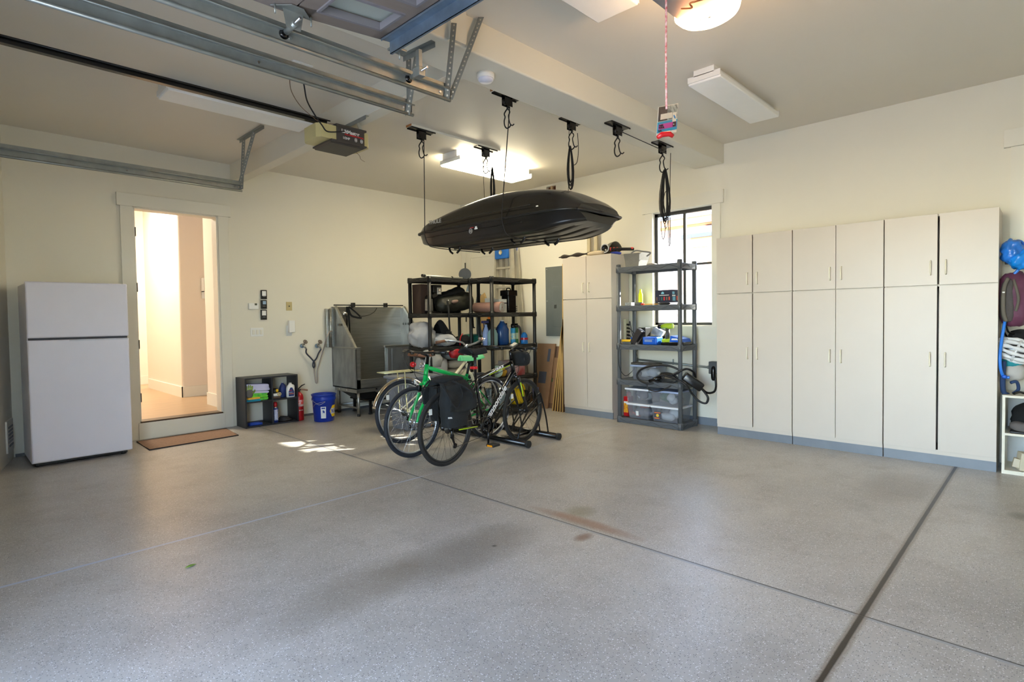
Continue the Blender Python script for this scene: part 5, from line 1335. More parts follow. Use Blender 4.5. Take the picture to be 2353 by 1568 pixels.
# jugs and cans on third shelf
tr = bpy.data.materials.new('blue_liquid'); 
bl_m = mat('washer_fluid_blue', (34, 78, 136), 0.25, var=0.03, trans=0.25); te_m = mat('fluid_teal', (150, 190, 190), 0.3, var=0.04, trans=0.2)
bpy.data.materials.remove(tr)
cap_m = mat('translucent_cap', (190, 196, 196), 0.4)
jug('fluid_jug', 'large blue washer fluid jug on the third shelf', -1.035, -2.02, z2, 0.175, 0.13, 0.335, bl_m, None, cap_m)
jug('fluid_jug', 'pale teal jug left of the large blue jug', -1.255, -2.06, z2, 0.13, 0.10, 0.25, te_m, None, cap_m)
jug('oil_jug', 'dark plastic jug standing behind the blue jug', -1.10, -1.82, z2, 0.15, 0.11, 0.35, black_m, None, blackg_m)
t = thing('spray_bottle', 'white spray bottle with dark blue trigger head', 'bottle', (-1.24, -1.92, z2))
B().lathe((-1.24, -1.92, z2), [(0.045, 0), (0.05, 0.01), (0.045, 0.17), (0.018, 0.25), (0.016, 0.28)], n=18).obj('body', mat('bottle_pale_blue', (150, 170, 214), 0.35), t)
b = B(); b.box((-1.31, -1.94, z2 + 0.295), (-1.20, -1.90, z2 + 0.33), 0.008); b.tube([(-1.28, -1.92, z2 + 0.30), (-1.275, -1.92, z2 + 0.25)], 0.007, 6); b.obj('trigger_head', mat('trigger_navy', (24, 34, 90), 0.4), t)
def can(label, x, y, z, r, h, bm__, capm, lm_=None, frac=0.78):
    t = thing('spray_can', label, 'spray can', (x, y, z), None)
    B().lathe((x, y, z), [(r * 0.96, 0), (r, 0.004), (r, h * frac), (r * 0.7, h * frac + 0.012)], n=18).obj('body', bm__, t)
    B().cyl((x, y, z + h * frac), (x, y, z + h), r * 0.88, r * 0.82, 16).obj('cap', capm, t)
    if lm_: B().cyl((x, y, z + h * 0.25), (x, y, z + h * 0.55), r * 1.01, n=18, caps=False).obj('printed_label', lm_, t)
    return t
can('grey spray can with black cap right of the blue jug', -0.905, -1.95, z2, 0.033, 0.29, mat('can_grey', (130, 132, 136), 0.35, 0.3), blackg_m)
can('blue and white spray can with black cap at the shelf front', -0.855, -2.05, z2, 0.035, 0.28, mat('can_cyan', (60, 150, 190), 0.35, 0.2), blackg_m, mat('can_white_yellow', (220, 216, 150), 0.4, scale=30, rgb2=(90, 160, 190)))
can('green spray can with black cap', -0.775, -2.03, z2, 0.032, 0.285, mat('can_green', (54, 120, 62), 0.35, 0.2), blackg_m, mat('can_label_pale', (176, 190, 150), 0.4))
can('lime topped spray can behind the green one', -0.725, -1.95, z2, 0.03, 0.24, mat('can_lime', (110, 150, 90), 0.35, 0.2), mat('can_lime_cap', (90, 130, 60), 0.4))
t = thing('wipes_pack', 'blue wipes pack with red stripe at the right end of the third shelf', 'bottle', (-0.655, -2.07, z2))
B().lathe((-0.655, -2.07, z2), [(0.05, 0), (0.052, 0.005), (0.046, 0.12), (0.02, 0.16)], n=18).obj('body', mat('pack_blue', (36, 120, 190), 0.4), t)
B().cyl((-0.655, -2.07, z2 + 0.055), (-0.655, -2.07, z2 + 0.085), 0.0535, n=18, caps=False).obj('red_stripe', red_m, t)
b = B()
for k in range(5): b.tube(bez([(-0.65 + 0.012 * k, -1.90, z2 + 0.01), (-0.65 + 0.012 * k, -1.905, z2 + 0.19), (-0.605 + 0.006 * k, -1.91, z2 + 0.255 - 0.005 * k), (-0.56 - 0.006 * k, -1.92, z2 + 0.19), (-0.55 - 0.006 * k, -1.92, z2 + 0.01)], 6), 0.007, 6)
o = b.obj('cable_coil', mat('cable_grey', (86, 84, 90), 0.6), loc=(-0.56, -1.91, z2)); tagm(o, 'upright coil of grey cable at the right end of the third shelf', 'cable')
# lower shelves of unit B: tape roll, yellow item, box, yellow-black tool
t = thing('paper_roll', 'pale mint paper roll standing on edge on the second shelf', 'roll', (-1.26, -2.12, z1))
pr_ = Vector((-1.245, -2.12, z1 + 0.082)); B().lathe(pr_, [(0.026, 0), (0.076, 0), (0.08, 0.004), (0.08, 0.05), (0.026, 0.05)], (0.65, 0.75, 0), 32, False).obj('roll', mat('roll_mint', (176, 200, 182), 0.8), t)
B().lathe(pr_ + Vector((0, -0.001, 0)), [(0.010, 0.0), (0.028, 0.0), (0.028, 0.05), (0.010, 0.05)], (0.65, 0.75, 0), 24, False).obj('core', mat('core_grey', (120, 128, 128), 0.7), t)
soft('rag', 'yellow rag beside the mint roll', 'cloth', (-1.10, -2.05, z1 + 0.06), (0.14, 0.14, 0.12), mat('rag_yellow', (196, 150, 40), 0.8), 3, 0.2, 2.6, None, z1 + 0.001)
o = B().box((-0.96, -2.12, z1), (-0.70, -1.85, z1 + 0.20), 0.004).obj('carton', mat('carton_white_red', (190, 186, 180), 0.6, scale=3, rgb2=(150, 60, 54)), loc=(-0.83, -1.98, z1)); tagm(o, 'white and red carton on the second shelf behind the black bike', 'box')
z0_ = TZ[0]
o = B().box((-1.22, -2.12, z0_), (-0.98, -1.85, z0_ + 0.26), 0.006).obj('storage_bin', mat('bin_blue_grey', (120, 146, 160), 0.5), loc=(-1.1, -1.98, z0_)); tagm(o, 'pale blue bin low on the shelving behind the spokes', 'bin')
t = thing('leaf_blower', 'yellow and black power tool on the bottom shelf', 'tool', (-0.75, -2.0, z0_))
B().blob((-0.80, -2.04, z0_ + 0.12), (0.26, 0.17, 0.22), 0.05, 2, 1, 3, 3, None, z0_).obj('body', mat('tool_yellow', (236, 206, 10), 0.4), t)
B().blob((-0.62, -2.02, z0_ + 0.10), (0.18, 0.15, 0.18), 0.05, 2, 4, 3, 3, None, z0_).obj('motor', black_m, t)
B().tube(bez([(-0.86, -2.06, z0_ + 0.22), (-0.80, -2.07, z0_ + 0.28), (-0.70, -2.06, z0_ + 0.28), (-0.64, -2.05, z0_ + 0.20)], 5), 0.014, 8).obj('handle', mat('tool_yellow', (236, 206, 10), 0.4), t)

# grey lidded tote behind the bikes
t = thing('grey_tote', 'large grey lidded tote standing behind the bicycle wheels', 'storage tote', (-2.40, -1.62, 0))
b = B(); x0, x1, y0, y1 = -2.62, -2.10, -2.02, -1.62
tote_m = mat('tote_grey', (112, 118, 128), 0.45, var=0.03); h = 0.60
def taper(b, x0, x1, y0, y1, z0, z1, ins, bev=0.0):
    P_ = [(x0 + ins, y0 + ins, z0), (x1 - ins, y0 + ins, z0), (x1 - ins, y1 - ins, z0), (x0 + ins, y1 - ins, z0), (x0, y0, z1), (x1, y0, z1), (x1, y1, z1), (x0, y1, z1)]
    v = [b.bm.verts.new(p) for p in P_]; fs = [b.face([v[i] for i in q]) for q in ((3, 2, 1, 0), (4, 5, 6, 7), (0, 1, 5, 4), (1, 2, 6, 5), (2, 3, 7, 6), (3, 0, 4, 7))]
    if bev:
        es = list({e for f in fs for e in f.edges}); r = bmesh.ops.bevel(b.bm, geom=es, offset=bev, segments=3, affect='EDGES', profile=0.5)
        for f in r['faces']: f.material_index = b.mi; f.smooth = True
    return b
taper(b, x0, x1, y0, y1, 0.002, h, 0.05, 0.02)
for k in range(1, 5): b.box((x0 + (x1 - x0) * k / 5 - 0.004, y0 + 0.005, 0.25), (x0 + (x1 - x0) * k / 5 + 0.004, y0 + 0.03, h - 0.02))
b.obj('body', tote_m, t); B().box((x0 - 0.02, y0 - 0.02, h), (x1 + 0.02, y1 + 0.02, h + 0.035), 0.01).obj('lid', tote_m, t)

# ================================================================== LADDER, DOOR HANGINGS, CARDBOARD, BOARDS
t = thing('step_ladder', 'folded aluminium step ladder with blue tray leaning by the white door', 'ladder', (-0.2, -1.25, 0))
alu2 = mat('ladder_aluminium', (186, 182, 168), 0.4, 0.5, var=0.08)
Lz = 2.5
def lrail(y0, x0, y1, x1, w, d, z1=Lz, nm='front_rail'):
    b = B(); b.prism([(x0 - d / 2, y0 - w / 2, 0.0), (x0 + d / 2, y0 - w / 2, 0.0), (x0 + d / 2, y0 + w / 2, 0), (x0 - d / 2, y0 + w / 2, 0)], (x1 - x0, y1 - y0, z1)); return b.obj(nm, alu2, t)
lrail(-1.11, -0.36, -1.04, -0.14, 0.035, 0.07); lrail(-1.66, -0.36, -1.34, -0.14, 0.035, 0.07)
lrail(-1.17, -0.22, -1.11, -0.06, 0.03, 0.03, 2.52, 'rear_rail'); lrail(-1.74, -0.22, -1.36, -0.05, 0.06, 0.03, 2.56, 'rear_rail')
b = B()
for k in range(7):
    z = 0.3 + k * 0.3; f = z / Lz; x = -0.36 + 0.24 * f; ya_, yb_ = -1.11 + 0.07 * f, -1.66 + 0.32 * f
    b.box((x - 0.04, yb_, z - 0.03), (x + 0.04, ya_, z), 0.002)
b.obj('tread', alu2, t)
b = B(); xt = -0.175
b.box((xt - 0.05, -1.34, 2.235), (xt + 0.02, -1.06, 2.43), 0.012); b.box((xt - 0.065, -1.37, 2.385), (xt + 0.03, -1.04, 2.445), 0.01); b.box((xt - 0.06, -1.33, 2.225), (xt + 0.0, -1.08, 2.265), 0.008)
b.obj('tool_tray', mat('ladder_blue', (24, 104, 190), 0.4), t)
B().lathe((xt - 0.056, -1.20, 2.325), [(0.0, 0), (0.036, 0.001), (0.036, 0.004)], (-1, 0, 0), 20, False).obj('tray_hole', mat('hole_cream', (206, 196, 160), 0.6), t)
b = B(); b.box((-0.077, -1.425, 2.22), (-0.074, -1.385, 2.52)); b.obj('sticker', white_m, t)
lettering('WERNER', 0.042, mat('sticker_blue', (40, 70, 160), 0.5), t, (-0.0785, -1.420, 2.50), (0, 0, -1), (0, 1, 0), bold=0.001)

# bags and apron hung on the white door
t = thing('hung_apron', 'grey blue cloth and tan glove hanging on the white door', 'cloth', (-0.05, -0.55, 1.2))
B().blob((-0.07, -0.52, 1.35), (0.06, 0.16, 0.75), 0.2, 2.6, 2, 2.6, 3).obj('blue_cloth', mat('cloth_bluegrey', (110, 122, 134), 0.9), t)
B().blob((-0.10, -0.66, 1.40), (0.06, 0.17, 0.62), 0.12, 2.0, 5, 3, 3).obj('tan_bag', mat('tan_canvas', (176, 150, 104), 0.9), t)
B().box((-0.12, -0.80, 0.85), (-0.09, -0.77, 1.55)).obj('orange_handle', mat('orange_wood', (190, 110, 40), 0.6), t)

# electrical panel
t = thing('electrical_panel', 'grey metal electrical panel on the right wall', 'electrical panel', (0, -2.2, 1.03))
ep_m = mat('panel_grey', (112, 118, 116), 0.45, 0.2, var=0.03)
B().box((-0.022, -2.36, 1.03), (0, -1.93, 2.05), 0.002).obj('cover', ep_m, t)
b = B(); b.box((-0.028, -2.34, 1.17), (-0.021, -2.07, 1.76), 0.002); o = b.obj('door', ep_m, t)
b = B(); b.box((-0.032, -2.10, 1.44), (-0.027, -2.14, 1.49), 0.002); b.obj('latch', mat('latch_dark', (60, 62, 60), 0.4), o)
b = B()
for y, z in ((-1.96, 2.02), (-1.96, 1.55), (-1.96, 1.06)): b.cyl((-0.022, y, z), (-0.027, y, z), 0.007, n=8)
b.obj('screw', chrome_m, t)

# flattened cardboard cartons leaning on the right wall
def carton_flat(label, yc, w, h, x_foot, x_top, th, m_=card_m, prints=(), z0=0.0, twist=0.0):
    t = thing('cardboard_carton', label, 'cardboard box', (x_foot, yc, z0), 'flattened cardboard cartons')
    dy = twist
    b = B(); b.prism([(x_foot, yc - w / 2, z0), (x_foot + dy, yc + w / 2, z0), (x_foot + dy + th, yc + w / 2, z0), (x_foot + th, yc - w / 2, z0)], (x_top - x_foot, 0, h)); b.obj('panel', m_, t)
    for (u0, u1, v0, v1, pm) in prints:
        f0, f1 = (x_top - x_foot) * v0, (x_top - x_foot) * v1
        e = -0.0025; s = lambda u: x_foot + dy * (1 - u)
        P_ = [(s(u0) + f0 + e, yc + w / 2 - w * u0, z0 + h * v0), (s(u1) + f0 + e, yc + w / 2 - w * u1, z0 + h * v0), (s(u1) + f1 + e, yc + w / 2 - w * u1, z0 + h * v1), (s(u0) + f1 + e, yc + w / 2 - w * u0, z0 + h * v1)]
        B().prism(P_, (0.002, 0, 0)).obj('printed_mark', pm, t)
    return t
green_p = mat('print_green', (44, 110, 60), 0.7); slate_p = mat('print_slate', (84, 88, 98), 0.7)
carton_flat('brown carton with slate blue print, leftmost of the leaning cartons', -2.00, 0.34, 0.92, -0.30, -0.10, 0.02, card_m, ((0.30, 0.72, 0.38, 0.56, slate_p), (0.66, 0.80, 0.72, 0.92, slate_p)))
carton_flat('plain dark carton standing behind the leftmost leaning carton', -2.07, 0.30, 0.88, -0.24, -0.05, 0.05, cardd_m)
lw = carton_flat('shorter upright carton with green tree stamp and two halves', -2.235, 0.28, 0.72, -0.235, -0.13, 0.05, card_m, ((0.55, 0.85, 0.80, 0.91, green_p), (0.05, 0.28, 0.52, 0.60, green_p), (0.45, 0.90, 0.455, 0.475, green_p), (0.50, 0.85, 0.475, 0.50, green_p), (0.56, 0.79, 0.50, 0.52, green_p), (0.02, 0.98, 0.583, 0.587, boardf_m)))
o = B().prism([(-0.30, -2.02, 0.0), (-0.30, -1.92, 0.0), (-0.34, -1.92, 0.30), (-0.34, -2.02, 0.30)], (0.03, 0, 0)).obj('plastic_bag', mat('bag_lilac', (120, 120, 150), 0.4), loc=(-0.3, -1.97, 0)); tagm(o, 'crumpled lilac plastic sleeve at the foot of the cartons', 'bag')
carton_flat('white printed sleeve peeking out beside the brown boards', -2.405, 0.06, 0.95, -0.20, -0.10, 0.02, mat('sleeve_white', (196, 200, 196), 0.6, scale=20, rgb2=(140, 150, 146)), ((0.0, 1.0, 0.40, 0.50, green_p),))

# brown boards leaning by the tall cabinet
for i in range(5):
    yf = -2.345 - 0.045 * i; yt = -2.535 - 0.006 * i
    h = 1.18 if i < 3 else 1.28
    if i == 4: h = 2.03; yt = -2.560
    x0, x1 = -0.40, -0.10
    t = thing('board', ['leftmost of the brown boards leaning against the tall cabinet', 'second brown board from the left, leaning by the tall cabinet', 'third brown board from the left, leaning by the tall cabinet', 'fourth brown board from the left, leaning by the tall cabinet', 'tallest brown board, right against the tall cabinet side'][i], 'board', (x0, yf, 0), 'brown boards leaning on the tall cabinet')
    b = B(); b.prism([(x0, yf, 0), (x0, yf - 0.017, 0), (x0, yt - 0.017, h), (x0, yt, h)], (x1 - x0, 0, 0)); b.obj('face', boardf_m, t)
    b = B(); b.prism([(x0 - 0.002, yf + 0.001, 0), (x0 - 0.002, yf - 0.018, 0), (x0 - 0.002, yt - 0.018, h + 0.001), (x0 - 0.002, yt + 0.001, h + 0.001)], (0.0022, 0, 0)); b.obj('edge', boarde_m, t)
# two long trim boards standing behind the tall cabinet
for i, (y, lab) in enumerate(((-2.72, 'left of two tall pale battens rising behind the tall cabinet'), (-2.84, 'right of two tall pale battens rising behind the tall cabinet'))):
    o = B().prism([(-0.06, y, 0), (-0.06, y - 0.05, 0), (-0.06, y - 0.055 - 0.0 * i, 2.75), (-0.06, y - 0.005, 2.75)], (0.02, 0.0, 0)).obj('batten', mat('pale_batten', (190, 178, 146), 0.7), loc=(-0.05, y, 0)); tagm(o, lab, 'board', 'battens behind the tall cabinet')
# ================================================================== WHITE CABINETS
def cabinet(label, y0, y1, H, gap, seam=1.533, h_low=0.80, group='white wall cabinets', foot=0.095, hz=None):
    """two-door-wide cabinet, y0 > y1 (far edge, near edge), doors top and bottom"""
    t = thing('tall_cabinet', label, 'cabinet', (-0.21, (y0 + y1) / 2, 0), group)
    xf = -0.418; ym = (y0 + y1) / 2
    b = B(); XB = -0.022; b.box((xf + 0.02, y0 - 0.003, 0.0), (XB, y0 - 0.02, H)); b.box((xf + 0.02, y1 + 0.003, 0.0), (XB, y1 + 0.02, H)); b.box((xf + 0.02, y0 - 0.01, H - 0.018), (XB, y1 + 0.01, H)); b.box((xf + 0.02, y0 - 0.01, foot), (XB, y1 + 0.01, foot + 0.02)); b.box((xf + 0.03, y0 - 0.01, seam - 0.01), (XB, y1 + 0.01, seam + 0.01)); b.box((-0.035, y0 - 0.01, foot), (-0.025, y1 + 0.01, H - 0.01))
    b.obj('carcass', cab_m, t)
    B().box((xf + 0.012, y0 - 0.002, 0.0), (xf + 0.03, y1 + 0.002, foot - 0.012)).obj('grey_plinth', kick_m, t)
    B().box((xf + 0.008, y0 - 0.002, foot - 0.012), (xf + 0.02, y1 + 0.002, foot + 0.03)).obj('white_toe_strip', cab_m, t)
    for (a, c, sgn) in ((y0 - 0.002, ym + gap / 2, -1), (ym - gap / 2, y1 + 0.002, 1)):
        for (z0, z1, hzz) in ((foot + 0.022, seam - 0.004, h_low), (seam + 0.004, H, seam + 0.09)):
            g2 = 0
            d = B().box((xf, a, z0), (xf + 0.018, c, z1), 0.0012).obj('door', cab_m, t)
            yh = (c if sgn < 0 else a) - sgn * 0.0 + (0.045 if sgn < 0 else -0.045)
            hb = B(); hb.tube([(xf, yh, hzz), (xf - 0.022, yh, hzz + 0.006), (xf - 0.026, yh, hzz + 0.03), (xf - 0.026, yh, hzz + 0.09), (xf - 0.022, yh, hzz + 0.114), (xf, yh, hzz + 0.12)], 0.0055, 8); hb.obj('handle', handle_m, d)
    return t
cabinet('white double cabinet nearest the window, leftmost of the long run of three', -4.722, -5.494, 2.137, 0.010, h_low=0.84)
cabinet('middle white double cabinet of the long run of three', -5.498, -6.264, 2.137, 0.004, h_low=0.84)
cabinet('white double cabinet with a wide dark gap between doors, beside the backpack', -6.268, -7.045, 2.137, 0.014, h_low=0.84)
cabinet('white double tall cabinet standing alone between the brown boards and the grey shelving', -2.578, -3.362, 2.10, 0.006, seam=1.54, h_low=0.85)

# ---- on top of the tall cabinet
TC = 2.102
dk_m = mat('dark_khaki_nylon', (64, 60, 48), 0.7, var=0.2, bump=0.3, bscale=30)
t = thing('folded_umbrella', 'long dark folded umbrella lying along the top of the tall cabinet', 'umbrella', (-0.35, -2.8, TC))
pu = [Vector((-0.40, -2.50, TC + 0.02)), Vector((-0.385, -2.62, TC + 0.026)), Vector((-0.36, -2.80, TC + 0.035)), Vector((-0.33, -2.98, TC + 0.038)), Vector((-0.31, -3.10, TC + 0.034))]
B().tube(bez(pu, 6), [0.006, 0.008, 0.010] + [0.02 + 0.010 * math.sin(k * 0.9) for k in range(21)] + [0.012], 10).obj('canopy', mat('umbrella_brown', (48, 40, 32), 0.8, var=0.2, bump=0.3, bscale=40), t)
t = thing('garment_bag', 'olive grey soft bag rising to the right on top of the tall cabinet', 'bag', (-0.25, -3.1, TC))
def gb(u, v):
    y = -2.93 - 0.37 * u; h = 0.025 + 0.15 * u ** 0.9
    return Vector((-0.36 + 0.30 * v, y, TC + 0.004 + h * (math.sin(PI * min(0.98, 0.06 + v * 0.9))) ** 0.5 + 0.006 * math.sin(15 * u + 5 * v)))
B().grid(gb, 18, 12, 0.004).obj('body', mat('olive_grey_bag', (104, 102, 88), 0.8, var=0.08, bump=0.2, bscale=20), t)
B().ring((-0.378, -3.24, TC + 0.075), (-1, -0.15, 0), 0.052, 0.008, 28, 8).obj('opening_rim', mat('rim_silver', (190, 190, 190), 0.4), t)
B().lathe((-0.372, -3.24, TC + 0.075), [(0.0, 0.0), (0.05, 0.002), (0.05, 0.01)], (-1, -0.15, 0), 24, False).obj('dark_opening', blackg_m, t)
soft('straw_bag', 'pale straw bundle under the olive bag on the cabinet', 'bag', (-0.37, -3.10, TC + 0.028), (0.08, 0.26, 0.055), mat('straw', (206, 188, 156), 0.9, bump=0.3, bscale=90), 8, 0.1, 3, None, TC + 0.001)
t = thing('ice_scraper', 'black and red handled tool overhanging the right end of the tall cabinet top', 'tool', (-0.2, -3.42, TC))
B().tube(bez([(-0.36, -3.29, TC + 0.06), (-0.30, -3.36, TC + 0.06), (-0.22, -3.44, TC + 0.06), (-0.12, -3.50, TC + 0.062)], 5), 0.02, 8).obj('handle', black_m, t)
for k in range(3): q = Vector((-0.35 + 0.03 * k, -3.31 - 0.03 * k, TC + 0.062)); B().blob(q, (0.035, 0.02, 0.045), 0, 1, k, 2.5).obj('red_grip', mat('tool_red', (222, 62, 44), 0.4), t)
B().blob((-0.14, -3.49, TC + 0.07), (0.05, 0.04, 0.03), 0, 1, 4, 2.5).obj('red_tip', mat('tool_red', (222, 62, 44), 0.4), t)
soft('blue_pouch', 'small royal blue pouch beneath the red handled tool', 'bag', (-0.26, -3.33, TC + 0.016), (0.16, 0.10, 0.035), mat('pouch_blue', (56, 74, 180), 0.7), 5, 0.1, 3, None, TC + 0.001)

# ================================================================== GREY SHELVING CONTENTS
G = GT
# tote bag on top
t = thing('tote_bag', 'grey canvas tote bag with folded top standing on the grey shelving', 'bag', (-0.33, -3.66, G[4]))
b = B(); z = G[4]
P_ = [(-0.40, -3.56), (-0.40, -3.74), (-0.24, -3.74), (-0.24, -3.56)]
top = [(-0.42, -3.545), (-0.40, -3.755), (-0.22, -3.80), (-0.22, -3.56)]
lv = []
for f in (0, 0.5, 0.95, 1.0):
    row = []
    for k in range(4):
        a, c = Vector(P_[k]), Vector(top[k]); p = a.lerp(c, f)
        row.append((p.x + (0.008 if f == 0.5 else 0), p.y, z + 0.17 * f + (0.02 if f == 1 and k > 1 else 0)))
    lv.append([b.bm.verts.new(q) for q in row])
for i in range(3):
    for k in range(4): b.face([lv[i][k], lv[i][(k + 1) % 4], lv[i + 1][(k + 1) % 4], lv[i + 1][k]])
b.face(lv[0][::-1]); b.face(lv[3]); b.obj('body', mat('tote_grey_canvas', (124, 122, 116), 0.9, var=0.05, bump=0.2, bscale=90), t)
B().tube(bez([(-0.40, -3.64, z + 0.17), (-0.39, -3.70, z + 0.20), (-0.36, -3.78, z + 0.185), (-0.32, -3.86, z + 0.165), (-0.30, -3.80, z + 0.13)], 5), 0.010, 6).obj('folded_flap', MATS['tote_grey_canvas'], t)
soft('work_cloth', 'small crumpled grey cloth beside the tote bag', 'cloth', (-0.36, -3.90, z + 0.016), (0.10, 0.12, 0.032), mat('cloth_taupe', (150, 142, 130), 0.9), 3, 0.2, 2.4, None, z + 0.001)
z = G[3]
t = thing('yellow_bottle', 'fluorescent yellow marker bottle in the window glare', 'bottle', (-0.20, -3.72, z))
B().lathe((-0.22, -3.66, z), [(0.026, 0), (0.028, 0.005), (0.028, 0.14), (0.016, 0.17), (0.014, 0.205)], n=16).obj('body', mat('neon_yellow', (230, 240, 20), 0.4), t)
t = thing('tape_roll', 'dark grey tape roll lying at the front of the shelf', 'tape', (-0.40, -3.74, z)); B().lathe((-0.40, -3.74, z), [(0.026, 0), (0.05, 0), (0.05, 0.038), (0.026, 0.038)], n=28, caps=False).obj('roll', mat('tape_grey', (96, 98, 96), 0.6), t)
o = B().box((-0.44, -3.66, z), (-0.34, -3.57, z + 0.04), 0.004).obj('parts_box', mat('parts_box', (190, 190, 180), 0.5, scale=40, rgb2=(120, 120, 118)), loc=(-0.39, -3.62, z)); tagm(o, 'small pale parts box left of the grey tape roll', 'box')
t = thing('screwdriver', 'orange handled screwdriver lying flat on the shelf', 'tool', (-0.42, -3.86, z)); B().tube([(-0.44, -3.80, z + 0.014), (-0.44, -3.84, z + 0.014)], 0.012, 8).obj('handle', mat('tool_red', (222, 62, 44), 0.4), t); B().tube([(-0.44, -3.84, z + 0.012), (-0.44, -4.02, z + 0.01)], 0.006, 6).obj('shaft', mat('tool_orange', (240, 170, 70), 0.4), t)
soft('dark_cap', 'flat dark object under the boxed set on the shelf', 'tool', (-0.43, -4.10, z + 0.013), (0.08, 0.15, 0.026), black_m, 2, 0.03, 3, None, z + 0.001)
t = thing('tool_set_box', 'dark navy boxed set with coloured icons in front of the window', 'box', (-0.36, -4.1, z + 0.028))
# turned box so that two sides show
from mathutils import Euler
BXc = Vector((-0.34, -4.10, z + 0.028 + 0.072)); ang = math.radians(-10)
mt = Matrix.Translation(BXc) @ Matrix.Rotation(ang, 4, 'Z')
nav = mat('box_navy', (36, 40, 62), 0.5, var=0.04)
B().box((-0.085, -0.12, -0.072), (0.085, 0.12, 0.072), 0.002, mt).obj('carton', nav, t)
cols = [(110, 84, 70), (60, 66, 90), (30, 110, 100), (214, 56, 56), (120, 104, 84), (214, 84, 60)]
for k in range(6):
    yy = 0.095 - k * 0.036; B().box((-0.0862, yy - 0.008, -0.048), (-0.0852, yy + 0.008, 0.0 - 0.008), 0, mt).obj('icon', mat('icon_%d' % k, cols[k], 0.5), t)
b = B(); b.box((-0.0862, -0.01, 0.026), (-0.0852, 0.03, 0.044), 0, mt); b.box((-0.0862, 0.0, 0.044), (-0.0852, 0.02, 0.052), 0, mt); b.obj('emblem', mat('emblem_cyan', (120, 190, 214), 0.5), t)
B().box((-0.0862, -0.08, 0.008), (-0.0852, 0.06, 0.014), 0, mt).obj('title_line', white_m, t)
def side(y0_, x0, x1, z0, z1, m_, nm):
    B().box((x0, -0.1212, z0), (x1, -0.1202, z1), 0, mt).obj(nm, m_, t)
side(0, -0.075, -0.035, 0.02, 0.05, MATS['emblem_cyan'], 'emblem'); side(0, -0.078, -0.02, -0.004, 0.012, white_m, 'title_line'); side(0, -0.07, -0.02, -0.055, -0.01, MATS['emblem_cyan'], 'icon'); side(0, 0.0, 0.03, -0.05, 0.0, MATS['icon_5'], 'icon')
# z2 shelf: power strip on cabinet side, cases, drill
z = G[2]
t = thing('power_strip', 'beige power strip with black plugs fixed upright beside the grey shelving', 'power strip', (-0.12, -3.42, 1.0))
B().box((-0.16, -3.405, 0.94), (-0.11, -3.366, 1.27), 0.004).obj('body', mat('strip_beige', (206, 202, 172), 0.5), t)
b = B()
for k in range(5): b.cyl((-0.135, -3.405, 1.02 + k * 0.045), (-0.15, -3.45, 1.015 + k * 0.045), 0.013, 0.010, 8)
b.obj('plug', blackg_m, t)
for k, (pts) in enumerate((
        [(-0.15, -3.45, 1.195), (-0.20, -3.49, 1.24), (-0.22, -3.53, 1.10), (-0.22, -3.56, 0.99)],
        [(-0.15, -3.45, 1.15), (-0.20, -3.52, 1.12), (-0.20, -3.58, 1.05), (-0.20, -3.62, 0.96)],
        [(-0.15, -3.45, 1.06), (-0.2, -3.5, 1.05), (-0.24, -3.55, 1.0), (-0.28, -3.6, 0.95)])):
    cordthing('charger_cord', ['highest charger cord arching from the power strip', 'middle charger cord looping from the power strip', 'lowest charger cord running from the power strip to the yellow charger'][k], 'cord', [Vector(p) for p in pts], 0.004, cord_m, 5, part_of=t)
t = thing('yellow_charger', 'yellow battery charger at the left front of the tool shelf', 'charger', (-0.42, -3.60, z))
B().box((-0.46, -3.67, z + 0.03), (-0.36, -3.53, z + 0.058), 0.008).obj('housing', yellow_m, t); B().box((-0.45, -3.66, z), (-0.37, -3.54, z + 0.032), 0.004).obj('base', mat('tape_grey', (96, 98, 96), 0.6), t)
t = thing('black_case', 'upright black box at the back of the tool shelf', 'box', (-0.22, -3.70, z)); B().box((-0.28, -3.76, z), (-0.16, -3.66, z + 0.20), 0.004).obj('carton', black_m, t)
t = thing('black_case', 'black box tilted against its neighbour at the shelf front', 'box', (-0.40, -3.74, z)); B().cbox((-0.42, -3.735, z + 0.095), (0.09, 0.075, 0.19), 0.006, (math.radians(32), 0, 0)).obj('carton', mat('case_charcoal', (44, 40, 40), 0.5), t)
o = B().box((-0.30, -3.67, z), (-0.20, -3.56, z + 0.08), 0.01).obj('small_blue_case', blue_m, loc=(-0.25, -3.6, z)); tagm(o, 'small blue case behind the tilted black box', 'case')
t = thing('blue_case', 'bright blue tool case with recessed emblem in the middle of the tool shelf', 'case', (-0.40, -3.92, z))
B().box((-0.47, -4.02, z), (-0.32, -3.83, z + 0.095), 0.016).obj('shell', blue_m, t); B().box((-0.473, -3.96, z + 0.035), (-0.468, -3.86, z + 0.06), 0.002).obj('emblem', mat('emblem_grey', (130, 150, 190), 0.4), t); B().box((-0.474, -3.98, z + 0.066), (-0.466, -3.85, z + 0.072), 0.002).obj('grip_ridge', mat('emblem_grey', (130, 150, 190), 0.4), t)
t = thing('caulk_box', 'white and grey folded box tipped over behind the blue case', 'box', (-0.28, -3.93, z + 0.1))
B().cbox((-0.27, -3.93, z + 0.145), (0.11, 0.13, 0.085), 0.003, (math.radians(28), 0, math.radians(14))).obj('carton', mat('carton_gunmetal', (70, 72, 76), 0.35, scale=5, rgb2=(190, 196, 200)), t)
B().box((-0.36, -3.98, z), (-0.20, -3.86, z + 0.10)).obj('support_box', black_m, t)
t = thing('cordless_drill', 'lime and grey cordless drill standing on its battery', 'drill', (-0.36, -4.10, z))
dc = Vector((-0.36, -4.10, z)); lime_m = mat('drill_lime', (176, 204, 40), 0.4); dgrey = mat('drill_grey', (70, 70, 66), 0.5)
